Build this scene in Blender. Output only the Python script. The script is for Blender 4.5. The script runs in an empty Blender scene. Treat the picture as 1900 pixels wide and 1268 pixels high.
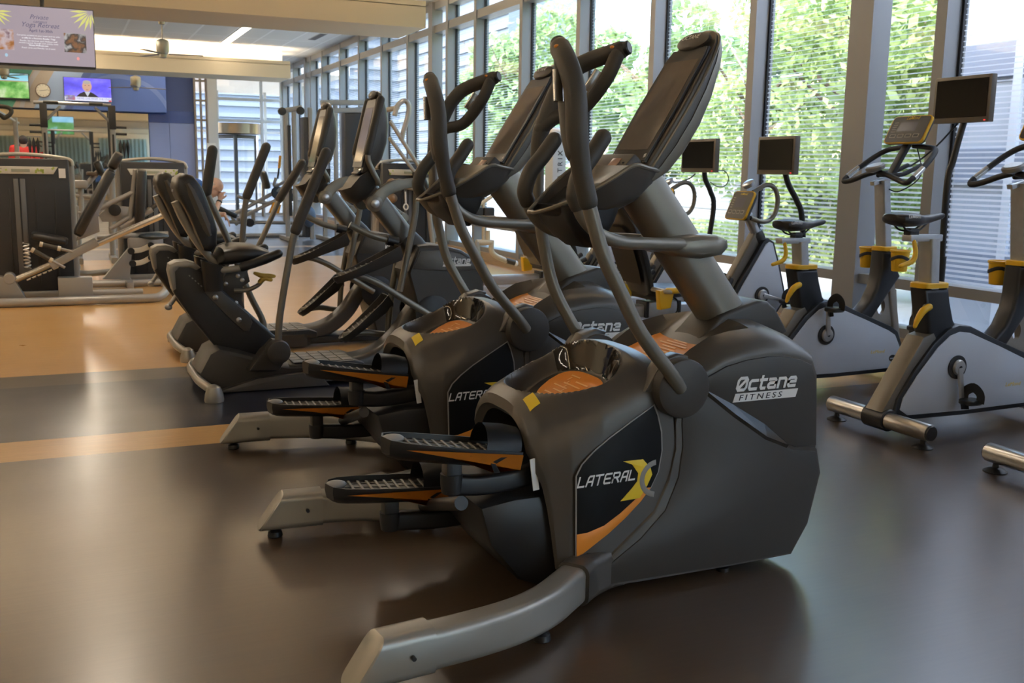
import bpy, bmesh, math, random
from mathutils import Vector as V, Matrix as M4, Quaternion
PI=math.pi; S=bpy.context.scene; COL=S.collection; R0=random.Random(7)
# ---------------------------------------------------------------- camera (solved from the vanishing points)
FPX=1863.0; CX,CY=950.0,634.0; CH=1.3
_dY=V((110-CX,305-CY,FPX)).normalized()
_dX=V((5180-CX,388-CY,FPX)); _dX=(_dX-_dX.dot(_dY)*_dY).normalized()
_dZ=_dX.cross(_dY)
if _dZ.y>0: _dZ=-_dZ
def ray(x,y):
    d=V(((x-CX)/FPX,(y-CY)/FPX,1.0)); return V((_dX.dot(d),_dY.dot(d),_dZ.dot(d)))
def at(x,y,Y=None,X=None,Z=None):
    d=ray(x,y)
    t=(Y/d.y) if Y is not None else (X/d.x) if X is not None else (Z-CH)/d.z
    return V((0,0,CH))+t*d
def xz(pts,Y): return [(p.x,p.z) for p in (at(a,b,Y=Y) for a,b in pts)]
cam=bpy.data.cameras.new('camera'); cam.sensor_width=36; cam.lens=FPX*36/1900; cam.clip_start=.05; cam.clip_end=300
co=bpy.data.objects.new('camera',cam); COL.objects.link(co); S.camera=co
r=V((_dX.x,_dY.x,_dZ.x)); u=-V((_dX.y,_dY.y,_dZ.y)); b=-V((_dX.z,_dY.z,_dZ.z))
co.matrix_world=M4(((r.x,u.x,b.x,0),(r.y,u.y,b.y,0),(r.z,u.z,b.z,CH),(0,0,0,1)))
cam.dof.use_dof=True; cam.dof.focus_distance=3.4; cam.dof.aperture_fstop=9.0
S.view_settings.view_transform='Standard'; S.view_settings.look='None'; S.view_settings.gamma=1; S.view_settings.use_curve_mapping=False
# ---------------------------------------------------------------- materials
MATS={}
def mat(name,col,rough=.5,metal=0.,emit=None,es=1.,noise=0.,nscale=40.,bump=0.,coat=0.,spec=.5,trans=0.):
    if name in MATS: return MATS[name]
    m=bpy.data.materials.new(name); m.use_nodes=True; n=m.node_tree.nodes; l=m.node_tree.links; p=n['Principled BSDF']
    p.inputs['Base Color'].default_value=(*col,1); p.inputs['Roughness'].default_value=rough; p.inputs['Metallic'].default_value=metal
    p.inputs['Specular IOR Level'].default_value=spec
    if coat: p.inputs['Coat Weight'].default_value=coat; p.inputs['Coat Roughness'].default_value=.08
    if trans: p.inputs['Transmission Weight'].default_value=trans
    if emit: p.inputs['Emission Color'].default_value=(*emit,1); p.inputs['Emission Strength'].default_value=es
    if noise or bump:
        tc=n.new('ShaderNodeTexCoord'); nz=n.new('ShaderNodeTexNoise'); nz.inputs['Scale'].default_value=nscale; nz.inputs['Detail'].default_value=4
        l.new(tc.outputs['Object'],nz.inputs['Vector'])
        if noise:
            mx=n.new('ShaderNodeMixRGB'); mx.inputs[1].default_value=(*[c*(1-noise) for c in col],1); mx.inputs[2].default_value=(*[min(1,c*(1+noise)) for c in col],1)
            l.new(nz.outputs['Fac'],mx.inputs[0]); l.new(mx.outputs[0],p.inputs['Base Color'])
        if bump:
            bp=n.new('ShaderNodeBump'); bp.inputs['Strength'].default_value=bump; bp.inputs['Distance'].default_value=.002
            l.new(nz.outputs['Fac'],bp.inputs['Height']); l.new(bp.outputs[0],p.inputs['Normal'])
    MATS[name]=m; return m
shell=mat('charcoal_shell',(.068,.061,.052),.37,.2,noise=.06,nscale=3)
shelldk=mat('charcoal_panel',(.036,.032,.027),.48,.05,noise=.06,nscale=3)
silver=mat('silver_frame_paint',(.30,.285,.25),.34,.45,noise=.05,nscale=5)
armp=mat('bronze_grey_paint',(.20,.185,.15),.36,.45,noise=.05,nscale=5)
rub=mat('foam_grip',(.047,.042,.033),.55,noise=.15,nscale=300,bump=.15)
blk=mat('black_plastic',(.012,.012,.013),.42,noise=.1,nscale=60)
blks=mat('black_satin',(.014,.014,.014),.36)
gloss=mat('smoked_window',(.012,.011,.010),.06,spec=.7)
chrome=mat('chrome_plate',(.62,.60,.55),.22,1.)
steel=mat('brushed_steel',(.55,.54,.52),.28,1.,noise=.08,nscale=200)
orange=mat('orange_graphic',(.75,.26,.025),.4)
orangel=mat('orange_light_print',(.95,.55,.22),.4)
yell=mat('yellow_plastic',(.80,.46,.012),.4)
yelg=mat('yellow_graphic',(.82,.58,.03),.4)
white=mat('white_print',(.80,.80,.78),.4)
greyp=mat('grey_print',(.24,.235,.225),.4)
padm=mat('black_vinyl_upholstery',(.018,.017,.016),.38,noise=.15,nscale=25,bump=.1)
padg=mat('grey_side_fabric',(.20,.18,.145),.6,noise=.15,nscale=200)
framep=mat('machine_silver_paint',(.34,.33,.31),.33,.4,noise=.05,nscale=6)
stackm=mat('weight_shroud',(.020,.022,.026),.38,noise=.1,nscale=5)
scr=mat("dark_screen",(.005,.005,.006),.08,spec=.22)
bikes=mat('silver_bike_panel',(.56,.60,.66),.34,.2,noise=.04,nscale=4)
bikef=mat('dark_bike_frame',(.018,.020,.024),.36,.2,noise=.08,nscale=6)
bikeb=mat('bronze_bike_beam',(.15,.135,.11),.35,.4,noise=.05,nscale=6)
# ---------------------------------------------------------------- bmesh helpers
def cr(pts,n=6,closed=False):
    P=[V(p) for p in pts]; out=[]
    m=len(P)
    if m<3: 
        return [P[0].lerp(P[-1],i/max(1,n)) for i in range(n+1)] if not closed else P
    rng=range(m) if closed else range(m-1)
    for i in rng:
        p1,p2=P[i],P[(i+1)%m]
        p0=P[i-1] if (closed or i>0) else p1*2-p2
        p3=P[(i+2)%m] if (closed or i+2<m) else p2*2-p1
        for k in range(n):
            t=k/n; out.append(.5*((2*p1)+(p2-p0)*t+(2*p0-5*p1+4*p2-p3)*t*t+(3*p1-p0-3*p2+p3)*t**3))
    if not closed: out.append(P[-1].copy())
    return out
def ring_faces(bm,rings,closed=False,loop=True):
    n=len(rings[0]); k=len(rings)
    for i in range(k if closed else k-1):
        a,c=rings[i],rings[(i+1)%k]
        for j in range(n if loop else n-1):
            q=(a[j],a[(j+1)%n],c[(j+1)%n],c[j])
            if len(set(q))>2:
                try: bm.faces.new(q)
                except ValueError: pass
def sweep(bm,path,sec,scale=None,up=None,caps=True,closed=False):
    """sweep a 2-D section (u sideways, v up) along a path; up fixes the frame, else parallel transport"""
    P=[V(p) for p in path]; k=len(P); rings=[]; nrm=None
    for i in range(k):
        t=(P[(i+1)%k]-P[i-1]) if (closed or 0<i<k-1) else (P[1]-P[0] if i==0 else P[-1]-P[-2])
        t.normalize()
        if up is not None: s=t.cross(V(up)).normalized(); w=s.cross(t).normalized()
        else:
            if nrm is None: nrm=t.orthogonal().normalized()
            else:
                nrm=(nrm-nrm.dot(t)*t)
                nrm=nrm.normalized() if nrm.length>1e-6 else t.orthogonal().normalized()
            s=nrm; w=t.cross(s)
        sc=scale[i] if scale else 1
        if not isinstance(sc,(tuple,list)): sc=(sc,sc)
        rings.append([bm.verts.new(P[i]+s*(a*sc[0])+w*(c*sc[1])) for a,c in sec])
    ring_faces(bm,rings,closed)
    if caps and not closed:
        try: bm.faces.new(rings[0][::-1]); bm.faces.new(rings[-1])
        except ValueError: pass
    return bm
def circ(r,n=14): return [(r*math.cos(2*PI*i/n),r*math.sin(2*PI*i/n)) for i in range(n)]
def rrect(w,h,r,k=3):
    o=[]
    for cx,cy,a0 in ((w/2-r,h/2-r,0),(-w/2+r,h/2-r,90),(-w/2+r,-h/2+r,180),(w/2-r,-h/2+r,270)):
        for i in range(k+1):
            a=math.radians(a0+90*i/k); o.append((cx+r*math.cos(a),cy+r*math.sin(a)))
    return o
def tube(bm,pts,r=.02,seg=14,n=6,smooth=True,caps=True,closed=False,dome=False):
    rs=r if isinstance(r,(list,tuple)) else [r]*len(pts)
    if smooth and len(pts)>2:
        path=cr(pts,n,closed); m=len(pts); sc=[]
        for i in range(len(path)):
            f=i/n; a=int(f); t=f-a; sc.append(rs[a%m]*(1-t)+rs[(a+1)%m if closed else min(a+1,m-1)]*t)
    else: path=[V(p) for p in pts]; sc=list(rs)
    if dome and not closed:
        for end in (0,-1):
            d=(path[end]-path[1 if end==0 else -2]).normalized(); rr=sc[end]; base=path[end].copy()
            ex=[(base+d*(rr*math.sin(a)),rr*max(.06,math.cos(a))) for a in (.5,1.0,1.35,1.5)]
            if end==0:
                for p,q in ex: path.insert(0,p); sc.insert(0,q)
            else:
                for p,q in ex: path.append(p); sc.append(q)
    return sweep(bm,path,circ(1,seg),sc,caps=caps,closed=closed)
def box(bm,c,s,rot=None,bev=0.):
    r=bmesh.ops.create_cube(bm,size=1.0); vs=r['verts']
    m=M4.Translation(V(c))@(rot.to_4x4() if rot is not None else M4.Identity(4))@M4.Diagonal((s[0],s[1],s[2],1))
    bmesh.ops.transform(bm,matrix=m,verts=vs)
    if bev:
        es=list({e for v in vs for e in v.link_edges}); bmesh.ops.bevel(bm,geom=es,offset=bev,segments=2,affect='EDGES',profile=.6)
    return bm
def prism(bm,poly,y0,y1,bev=0.,axis='y',seg=2):
    """polygon in the plane across an axis, given thickness"""
    def mk(p,t):
        return V((p[0],t,p[1])) if axis=='y' else V((t,p[0],p[1])) if axis=='x' else V((p[0],p[1],t))
    a=[bm.verts.new(mk(p,y0)) for p in poly]; c=[bm.verts.new(mk(p,y1)) for p in poly]
    f1=bm.faces.new(a); f2=bm.faces.new(c[::-1]); n=len(poly)
    for i in range(n): bm.faces.new((a[i],c[i],c[(i+1)%n],a[(i+1)%n]))
    bmesh.ops.recalc_face_normals(bm,faces=list({f for v in a+c for f in v.link_faces}))
    if bev:
        es=list(f1.edges)+list(f2.edges); bmesh.ops.bevel(bm,geom=es,offset=bev,segments=seg,affect='EDGES',profile=.5,clamp_overlap=True)
    return bm
def lathe(bm,prof,c,ax=(0,0,1),seg=24):
    """prof: (radius, height) along ax from c"""
    ax=V(ax).normalized(); s=ax.orthogonal().normalized(); w=ax.cross(s); c=V(c); rings=[]
    for r,h in prof:
        rings.append([bm.verts.new(c+ax*h+(s*math.cos(2*PI*i/seg)+w*math.sin(2*PI*i/seg))*max(r,1e-4)) for i in range(seg)])
    ring_faces(bm,rings)
    bm.faces.new(rings[0][::-1]); bm.faces.new(rings[-1]); return bm
def loft(bm,rings,caps=True,closed=False):
    R=[[bm.verts.new(p) for p in r] for r in rings]; ring_faces(bm,R,closed)
    if caps and not closed:
        bm.faces.new(R[0][::-1]); bm.faces.new(R[-1])
    return bm
def ell(bm,c,s,rot=None,u=18,v=12):
    r=bmesh.ops.create_uvsphere(bm,u_segments=u,v_segments=v,radius=1)
    bmesh.ops.transform(bm,matrix=M4.Translation(V(c))@(rot.to_4x4() if rot is not None else M4.Identity(4))@M4.Diagonal((*s,1)),verts=r['verts'])
    return bm
def B(): return bmesh.new()
def rot(ax,deg): return M4.Rotation(math.radians(deg),3,ax)
# text and flat lettering as meshes
def text_bm(txt,size,origin,xdir,ydir,ext=.001,bold=0.,shear=0.,sx=1.,align='LEFT',space=1.):
    cu=bpy.data.curves.new('t','FONT'); cu.body=txt; cu.size=1; cu.extrude=0; cu.shear=shear; cu.offset=bold; cu.align_x=align; cu.space_character=space; cu.resolution_u=3
    ob=bpy.data.objects.new('t',cu); COL.objects.link(ob)
    dg=bpy.context.evaluated_depsgraph_get(); me=bpy.data.meshes.new_from_object(ob.evaluated_get(dg))
    bpy.data.objects.remove(ob); bpy.data.curves.remove(cu)
    bm=B(); bm.from_mesh(me); bpy.data.meshes.remove(me)
    X=V(xdir).normalized(); Y=V(ydir).normalized(); N=X.cross(Y)
    for v in bm.verts: v.co=V(origin)+X*(v.co.x*size*sx)+Y*(v.co.y*size)+N*ext
    if ext>0:
        r=bmesh.ops.extrude_face_region(bm,geom=bm.faces[:]); vs=[g for g in r['geom'] if isinstance(g,bmesh.types.BMVert)]
        bmesh.ops.translate(bm,vec=-N*ext*.9,verts=vs)
        bmesh.ops.recalc_face_normals(bm,faces=bm.faces[:])
    return bm
def link(name,bm,m,parent=None,off=None,smooth=35,kind=None,recalc=True):
    if off is not None: bmesh.ops.translate(bm,vec=-V(off),verts=bm.verts)
    if recalc: bmesh.ops.recalc_face_normals(bm,faces=bm.faces[:])
    me=bpy.data.meshes.new(name); bm.to_mesh(me); bm.free()
    for mm in (m if isinstance(m,(list,tuple)) else [m]): me.materials.append(mm)
    if smooth: me.shade_smooth(); me.set_sharp_from_angle(angle=math.radians(smooth))
    o=bpy.data.objects.new(name,me); COL.objects.link(o)
    if parent: o.parent=parent
    if kind: o['kind']=kind
    return o
STK={'L':[[(0,1),(0,0),(.85,0)]],'A':[[(0,0),(.14,.86),(.26,1),(.85,1),(.85,0)],[(.08,.42),(.85,.42)]],'T':[[(0,1),(1,1)],[(.5,1),(.5,0)]],'E':[[(.9,1),(.12,1),(0,.88),(0,.12),(.12,0),(.9,0)],[(0,.5),(.78,.5)]],'R':[[(0,0),(0,1),(.78,1),(.9,.88),(.9,.62),(.78,.5),(0,.5)],[(.5,.5),(.9,0)]],
'O':[[(.18,0),(0,.2),(0,.8),(.18,1),(.82,1),(1,.8),(1,.2),(.82,0),(.18,0)],[(.22,.22),(.78,.78)]],'c':[[(.8,.72),(.14,.72),(0,.58),(0,.14),(.14,0),(.8,0)]],'t':[[(.16,1),(.16,.14),(.28,0),(.62,0)],[(0,.72),(.66,.72)]],'a':[[(.05,.72),(.66,.72),(.8,.58),(.8,0),(.14,0),(0,.12),(0,.28),(.14,.40),(.8,.40)]],'n':[[(0,0),(0,.72),(.66,.72),(.8,.58),(.8,0)]],'e':[[(.8,0),(.14,0),(0,.14),(0,.58),(.14,.72),(.66,.72),(.8,.58),(.8,.38),(0,.38)]]}
def stroke_bm(word,size,o,xd,yd,wd=.16,shear=.25,sx=1.,gap=.42,ext=.001):
    """squared techno lettering drawn as flat ribbons, mitred at the bends"""
    b_=bmesh.new(); X=V(xd).normalized(); Y=V(yd).normalized(); N=X.cross(Y); pen=0; o=V(o)
    for ch in word:
        adv=0; lay=0
        for st_ in STK[ch]:
            P=[V((x,y)) for x,y in st_]; n=len(P); L_=[]; cl=(P[0]-P[-1]).length<1e-5
            for i in range(n):
                d0=(P[i]-P[i-1]).normalized() if i>0 else ((P[0]-P[-2]).normalized() if cl else None); d1=(P[i+1]-P[i]).normalized() if i<n-1 else ((P[1]-P[0]).normalized() if cl else None)
                d0=d0 if d0 is not None else d1; d1=d1 if d1 is not None else d0
                m=V((-d0.y-d1.y,d0.x+d1.x)); m.normalize(); k=wd/2/max(.5,m.dot(V((-d1.y,d1.x)))); ex=V((0,0))
                if not cl and i==0: ex=-d1*wd*.5
                if not cl and i==n-1: ex=d0*wd*.5
                L_.append((P[i]+m*k+ex,P[i]-m*k+ex)); adv=max(adv,P[i].x)
            R=[[b_.verts.new(o+X*((pen+q.x+q.y*shear/sx)*size*sx)+Y*(q.y*size)+N*(ext+lay*.0002)) for q in pr] for pr in L_]
            for i in range(n-1): b_.faces.new((R[i][0],R[i+1][0],R[i+1][1],R[i][1]))
            lay+=1
        pen+=adv+gap
    bmesh.ops.recalc_face_normals(b_,faces=b_.faces[:])
    bmesh.ops.solidify(b_,geom=b_.faces[:],thickness=ext*.7); return b_
class T:
    """one thing: an Empty at its base that parents its parts"""
    def __init__(s,name,label,cat,loc,group=None):
        o=bpy.data.objects.new(name,None); COL.objects.link(o); o.location=loc; o.empty_display_size=.1
        o['label']=label; o['category']=cat
        if group: o['group']=group
        s.o=o; s.loc=V(loc)
    def part(s,name,bm,m,parent=None,label=None,smooth=35,kind=None):
        p=link(name,bm,m,parent or s.o,s.loc,smooth)
        if label: p['label']=label
        if kind: p['kind']=kind
        return p
def tag(o,label,cat,group=None,kind=None):
    o['label']=label; o['category']=cat
    if group: o['group']=group
    if kind: o['kind']=kind
    return o
def single(name,bm,m,label,cat,group=None,smooth=35,loc=None):
    """a thing that is one mesh; its origin set at loc"""
    o=link(name,bm,m,None,loc,smooth)
    if loc is not None: o.location=loc
    return tag(o,label,cat,group)
def dup(src,loc,label=None,group=None,rz=None,skip=()):
    r=src.copy(); COL.objects.link(r); r.location=loc
    if rz is not None: r.rotation_euler=(0,0,rz)
    if label: r['label']=label
    if group: r['group']=group
    def rec(a,b):
        for ch in list(a.children):
            if ch.name.split('.')[0] in skip: continue
            c=ch.copy(); COL.objects.link(c); c.parent=b; rec(ch,c)
    rec(src,r); return r
COVE=(170.0,430.0,240.0,170.0); LUM=(27.0,60.0,22.0); SUNE=7.0; SKY=2.6; EXPO=0.02; MIRZ=-.25
# ================================================================ the room
def st(name,bm,m,smooth=35): return link(name,bm,m,None,None,smooth,'structure')
def floor_mat():
    m=bpy.data.materials.new('sheet_vinyl_stripes'); m.use_nodes=True; n=m.node_tree.nodes; l=m.node_tree.links; p=n['Principled BSDF']
    tc=n.new('ShaderNodeTexCoord'); sp=n.new('ShaderNodeSeparateXYZ'); l.new(tc.outputs['Object'],sp.inputs[0])
    dv=n.new('ShaderNodeMath'); dv.operation='DIVIDE'; dv.inputs[1].default_value=30.0; l.new(sp.outputs['Y'],dv.inputs[0])
    cr_=n.new('ShaderNodeValToRGB'); cr_.color_ramp.interpolation='CONSTANT'; e=cr_.color_ramp.elements
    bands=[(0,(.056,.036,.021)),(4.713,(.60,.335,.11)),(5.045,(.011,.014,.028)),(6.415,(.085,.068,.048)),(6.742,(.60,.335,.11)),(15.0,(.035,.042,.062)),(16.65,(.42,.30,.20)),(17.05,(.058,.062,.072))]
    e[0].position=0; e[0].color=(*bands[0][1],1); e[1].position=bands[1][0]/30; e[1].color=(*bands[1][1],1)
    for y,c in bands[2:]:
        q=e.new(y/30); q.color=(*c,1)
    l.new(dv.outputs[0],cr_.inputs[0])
    mp=n.new('ShaderNodeMapping'); mp.inputs['Scale'].default_value=(1.2,22,1); l.new(tc.outputs['Object'],mp.inputs[0])
    nz=n.new('ShaderNodeTexNoise'); nz.inputs['Scale'].default_value=3; nz.inputs['Detail'].default_value=6; l.new(mp.outputs[0],nz.inputs['Vector'])
    nz2=n.new('ShaderNodeTexNoise'); nz2.inputs['Scale'].default_value=2.2; nz2.inputs['Detail'].default_value=3; l.new(tc.outputs['Object'],nz2.inputs['Vector'])
    mr=n.new('ShaderNodeMapRange'); mr.inputs[3].default_value=.78; mr.inputs[4].default_value=1.2; l.new(nz.outputs['Fac'],mr.inputs[0])
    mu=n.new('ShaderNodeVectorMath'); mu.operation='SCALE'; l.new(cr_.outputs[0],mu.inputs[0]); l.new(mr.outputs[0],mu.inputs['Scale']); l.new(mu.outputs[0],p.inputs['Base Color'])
    m2=n.new('ShaderNodeMapRange'); m2.inputs[3].default_value=.24; m2.inputs[4].default_value=.38; l.new(nz2.outputs['Fac'],m2.inputs[0]); l.new(m2.outputs[0],p.inputs['Roughness'])
    bp=n.new('ShaderNodeBump'); bp.inputs['Strength'].default_value=.06; bp.inputs['Distance'].default_value=.002; l.new(nz.outputs['Fac'],bp.inputs['Height']); l.new(bp.outputs[0],p.inputs['Normal'])
    p.inputs['Specular IOR Level'].default_value=.6; p.inputs['Coat Weight'].default_value=.55; p.inputs['Coat Roughness'].default_value=.24
    return m
XW,XG=5.6,5.75; YN,YF=-15.0,28.0; XL=-9.0; ZC=3.95
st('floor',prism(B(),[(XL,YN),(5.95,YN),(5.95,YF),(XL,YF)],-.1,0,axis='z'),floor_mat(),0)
creamp=mat('cream_wall_paint',(.62,.52,.38),.7,noise=.04,nscale=1.5)
def tile_mat():
    m=mat('ceiling_tile',(.66,.62,.55),.85); n=m.node_tree.nodes; l=m.node_tree.links
    tc=n.new('ShaderNodeTexCoord'); br=n.new('ShaderNodeTexBrick'); br.offset=0; br.inputs['Scale'].default_value=1; br.inputs['Brick Width'].default_value=.66; br.inputs['Row Height'].default_value=2.44
    br.inputs['Mortar Size'].default_value=.022; br.inputs['Color1'].default_value=(.78,.75,.69,1); br.inputs['Color2'].default_value=(.82,.79,.73,1); br.inputs['Mortar'].default_value=(.95,.93,.88,1)
    l.new(tc.outputs['Object'],br.inputs[0]); l.new(br.outputs[0],n['Principled BSDF'].inputs['Base Color']); return m
st('ceiling',prism(B(),[(XL,YN),(5.95,YN),(5.95,YF),(XL,YF)],ZC,ZC+.25,axis='z'),tile_mat(),0)
st('wall_left',box(B(),(XL-.1,6.5,ZC/2),(.2,43.4,ZC)),creamp,0)
st('wall_back',box(B(),(-1.6,YN-.1,ZC/2),(15,.2,ZC)),creamp,0)
soff=mat('soffit_cream_paint',(.66,.545,.37),.7,noise=.03,nscale=1)
coveb=mat('cove_white_paint',(.80,.76,.68),.7)
for i,(y0,y1) in enumerate(((4.85,6.15),(14.1,15.4),(23.4,24.65),(-4.6,-3.3),(-13.9,-12.6))):
    b_=B(); box(b_,((XL+4.88)/2,(y0+y1)/2,3.45),(4.88-XL,y1-y0,.30))
    for yy in (y0,y1): box(b_,((XL+4.88)/2,yy+(.03 if yy==y0 else -.03),3.63),(4.88-XL,.06,.08))
    st('trim_%d'%(i+1),b_,soff,0)
    st('trim_%d'%(i+70),box(B(),((XL+4.78)/2,(y0+y1)/2,3.78),(4.78-XL,y1-y0-.80,.345)),coveb,0)
# slim slot diffusers in the ceiling near the glass
ventm=mat('vent_grey',(.13,.12,.11),.5)
for x,y in ((4.95,17.5),(4.95,21.0),(4.95,11.5)):
    t=T('ceiling_vent','grey slot vent in the ceiling beside the window wall, %s'%({17.5:'between the two soffits, nearer one',21.0:'farther one, near the far soffit',11.5:'in front of the near soffit'}[y]),'vent',(x,y,ZC-.012),'ceiling slot vents')
    b_=B(); box(b_,(x,y,ZC-.004),(.16,1.1,.006)); t.part('frame',b_,mat('vent_frame',(.5,.48,.44),.5))
    b_=B()
    for k in range(4): box(b_,(x-.05+k*.033,y,ZC-.009),(.018,1.02,.006))
    t.part('slats',b_,ventm)
# ---- window wall -------------------------------------------------------------
alu=mat('window_frame_aluminium',(.29,.295,.30),.45,.25,noise=.03,nscale=2)
def glass_mat(name,frit):
    m=bpy.data.materials.new(name); m.use_nodes=True; n=m.node_tree.nodes; l=m.node_tree.links
    for q in list(n): n.remove(q)
    out=n.new('ShaderNodeOutputMaterial'); tr=n.new('ShaderNodeBsdfTransparent'); tr.inputs[0].default_value=(.88,.92,.91,1)
    gl=n.new('ShaderNodeBsdfGlossy'); gl.inputs['Roughness'].default_value=.0; lw=n.new('ShaderNodeLayerWeight'); lw.inputs[0].default_value=.5; pw=n.new('ShaderNodeMath'); pw.operation='POWER'; pw.inputs[1].default_value=5; l.new(lw.outputs['Facing'],pw.inputs[0])
    fr=n.new('ShaderNodeMath'); fr.operation='MULTIPLY_ADD'; fr.inputs[1].default_value=.92; fr.inputs[2].default_value=.075; l.new(pw.outputs[0],fr.inputs[0])
    mx=n.new('ShaderNodeMixShader'); l.new(fr.outputs[0],mx.inputs[0]); l.new(tr.outputs[0],mx.inputs[1]); l.new(gl.outputs[0],mx.inputs[2])
    if not frit: l.new(mx.outputs[0],out.inputs[0]); return m
    tc=n.new('ShaderNodeTexCoord'); sp=n.new('ShaderNodeSeparateXYZ'); l.new(tc.outputs['Object'],sp.inputs[0])
    sc=n.new('ShaderNodeMath'); sc.operation='MULTIPLY'; sc.inputs[1].default_value=1/.036; l.new(sp.outputs['Z'],sc.inputs[0])
    fc=n.new('ShaderNodeMath'); fc.operation='FRACT'; l.new(sc.outputs[0],fc.inputs[0])
    # the painted line is broad low on the pane and thins out towards the top
    wd=n.new('ShaderNodeMapRange'); wd.inputs[1].default_value=.5; wd.inputs[2].default_value=3.3; wd.inputs[3].default_value=.52; wd.inputs[4].default_value=.05; l.new(sp.outputs['Z'],wd.inputs[0])
    lt=n.new('ShaderNodeMath'); lt.operation='LESS_THAN'; l.new(fc.outputs[0],lt.inputs[0]); l.new(wd.outputs[0],lt.inputs[1])
    k=n.new('ShaderNodeMath'); k.operation='MULTIPLY'; k.inputs[1].default_value=.62; l.new(lt.outputs[0],k.inputs[0])
    df=n.new('ShaderNodeBsdfDiffuse'); df.inputs[0].default_value=(.82,.85,.87,1); tl=n.new('ShaderNodeBsdfTranslucent'); tl.inputs[0].default_value=(.88,.92,.95,1)
    ad=n.new('ShaderNodeMixShader'); ad.inputs[0].default_value=.6; l.new(df.outputs[0],ad.inputs[1]); l.new(tl.outputs[0],ad.inputs[2])
    m2=n.new('ShaderNodeMixShader'); l.new(k.outputs[0],m2.inputs[0]); l.new(mx.outputs[0],m2.inputs[1]); l.new(ad.outputs[0],m2.inputs[2]); l.new(m2.outputs[0],out.inputs[0]); return m
glassc=glass_mat('clear_glass',False); glassf=glass_mat('fritted_glass',True)
mull=[-15.0,-13.1,-11.4,-9.7,-7.9,-6.2,-4.6,-2.98,-1.36,.26,1.5,2.4,3.3,4.2,5.42,6.27,7.53,9.19,10.83,12.45,14.06,15.24,16.06,17.21,18.77,20.35,21.87,23.5,24.65,25.3,26.6,28.0]
struct_y=(6.27,16.06,25.3)
gask=mat('black_gasket',(.01,.01,.012),.5)
n_=0
for i,y in enumerate(mull):
    w=.095 if y not in struct_y else .13
    b_=B(); box(b_,((XW+XG+.05)/2,y-w/2,ZC/2),(XG+.05-XW,w,ZC))
    if y in struct_y: box(b_,(XW+.06,y-.2,ZC/2),(.18,.15,ZC))
    o=st('trim_%d'%(i+10),b_,alu,0)
    link('gasket',box(B(),(XG-.004,y-w-.012,2.2),(.03,.02,3.4)),gask,o,None,0)
for i in range(len(mull)-1):
    y0,y1=mull[i],mull[i+1]-.095
    t=bpy.data.objects.new('window_%d'%(i+1),None); COL.objects.link(t); t['kind']='structure'; t['label']='tall window bay of the glass wall'
    b_=B()
    box(b_,((XW+XG)/2+.04,(y0+y1)/2,.528),(XG-XW+.05,y1-y0,.075)); box(b_,((XW+XG)/2+.04,(y0+y1)/2,3.53),(XG-XW+.05,y1-y0,.12)); box(b_,((XW+XG)/2+.04,(y0+y1)/2,ZC-.06),(XG-XW+.05,y1-y0,.12)); box(b_,((XW+XG)/2+.06,(y0+y1)/2,.165),(XG-XW+.03,y1-y0,.07))
    link('frame',b_,alu,t,None,0)
    for nm,z0,z1,mm in (('pane',.2,.49,glassc),('pane',.565,3.47,glassf),('pane',3.59,ZC-.12,glassc)):
        b_=B(); q=[b_.verts.new(c) for c in ((XG,y0,z0),(XG,y1,z0),(XG,y1,z1),(XG,y0,z1))]; b_.faces.new(q)
        link(nm,b_,mm,t,None,0,recalc=False)
curbm=mat('tan_curb',(.42,.31,.20),.5,noise=.06,nscale=3)
b_=B(); box(b_,(5.78,6.5,.065),(.36,43,.13)); box(b_,(5.59,6.5,.02),(.03,43,.04)); st('baseboard_right',b_,curbm,0)
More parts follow.
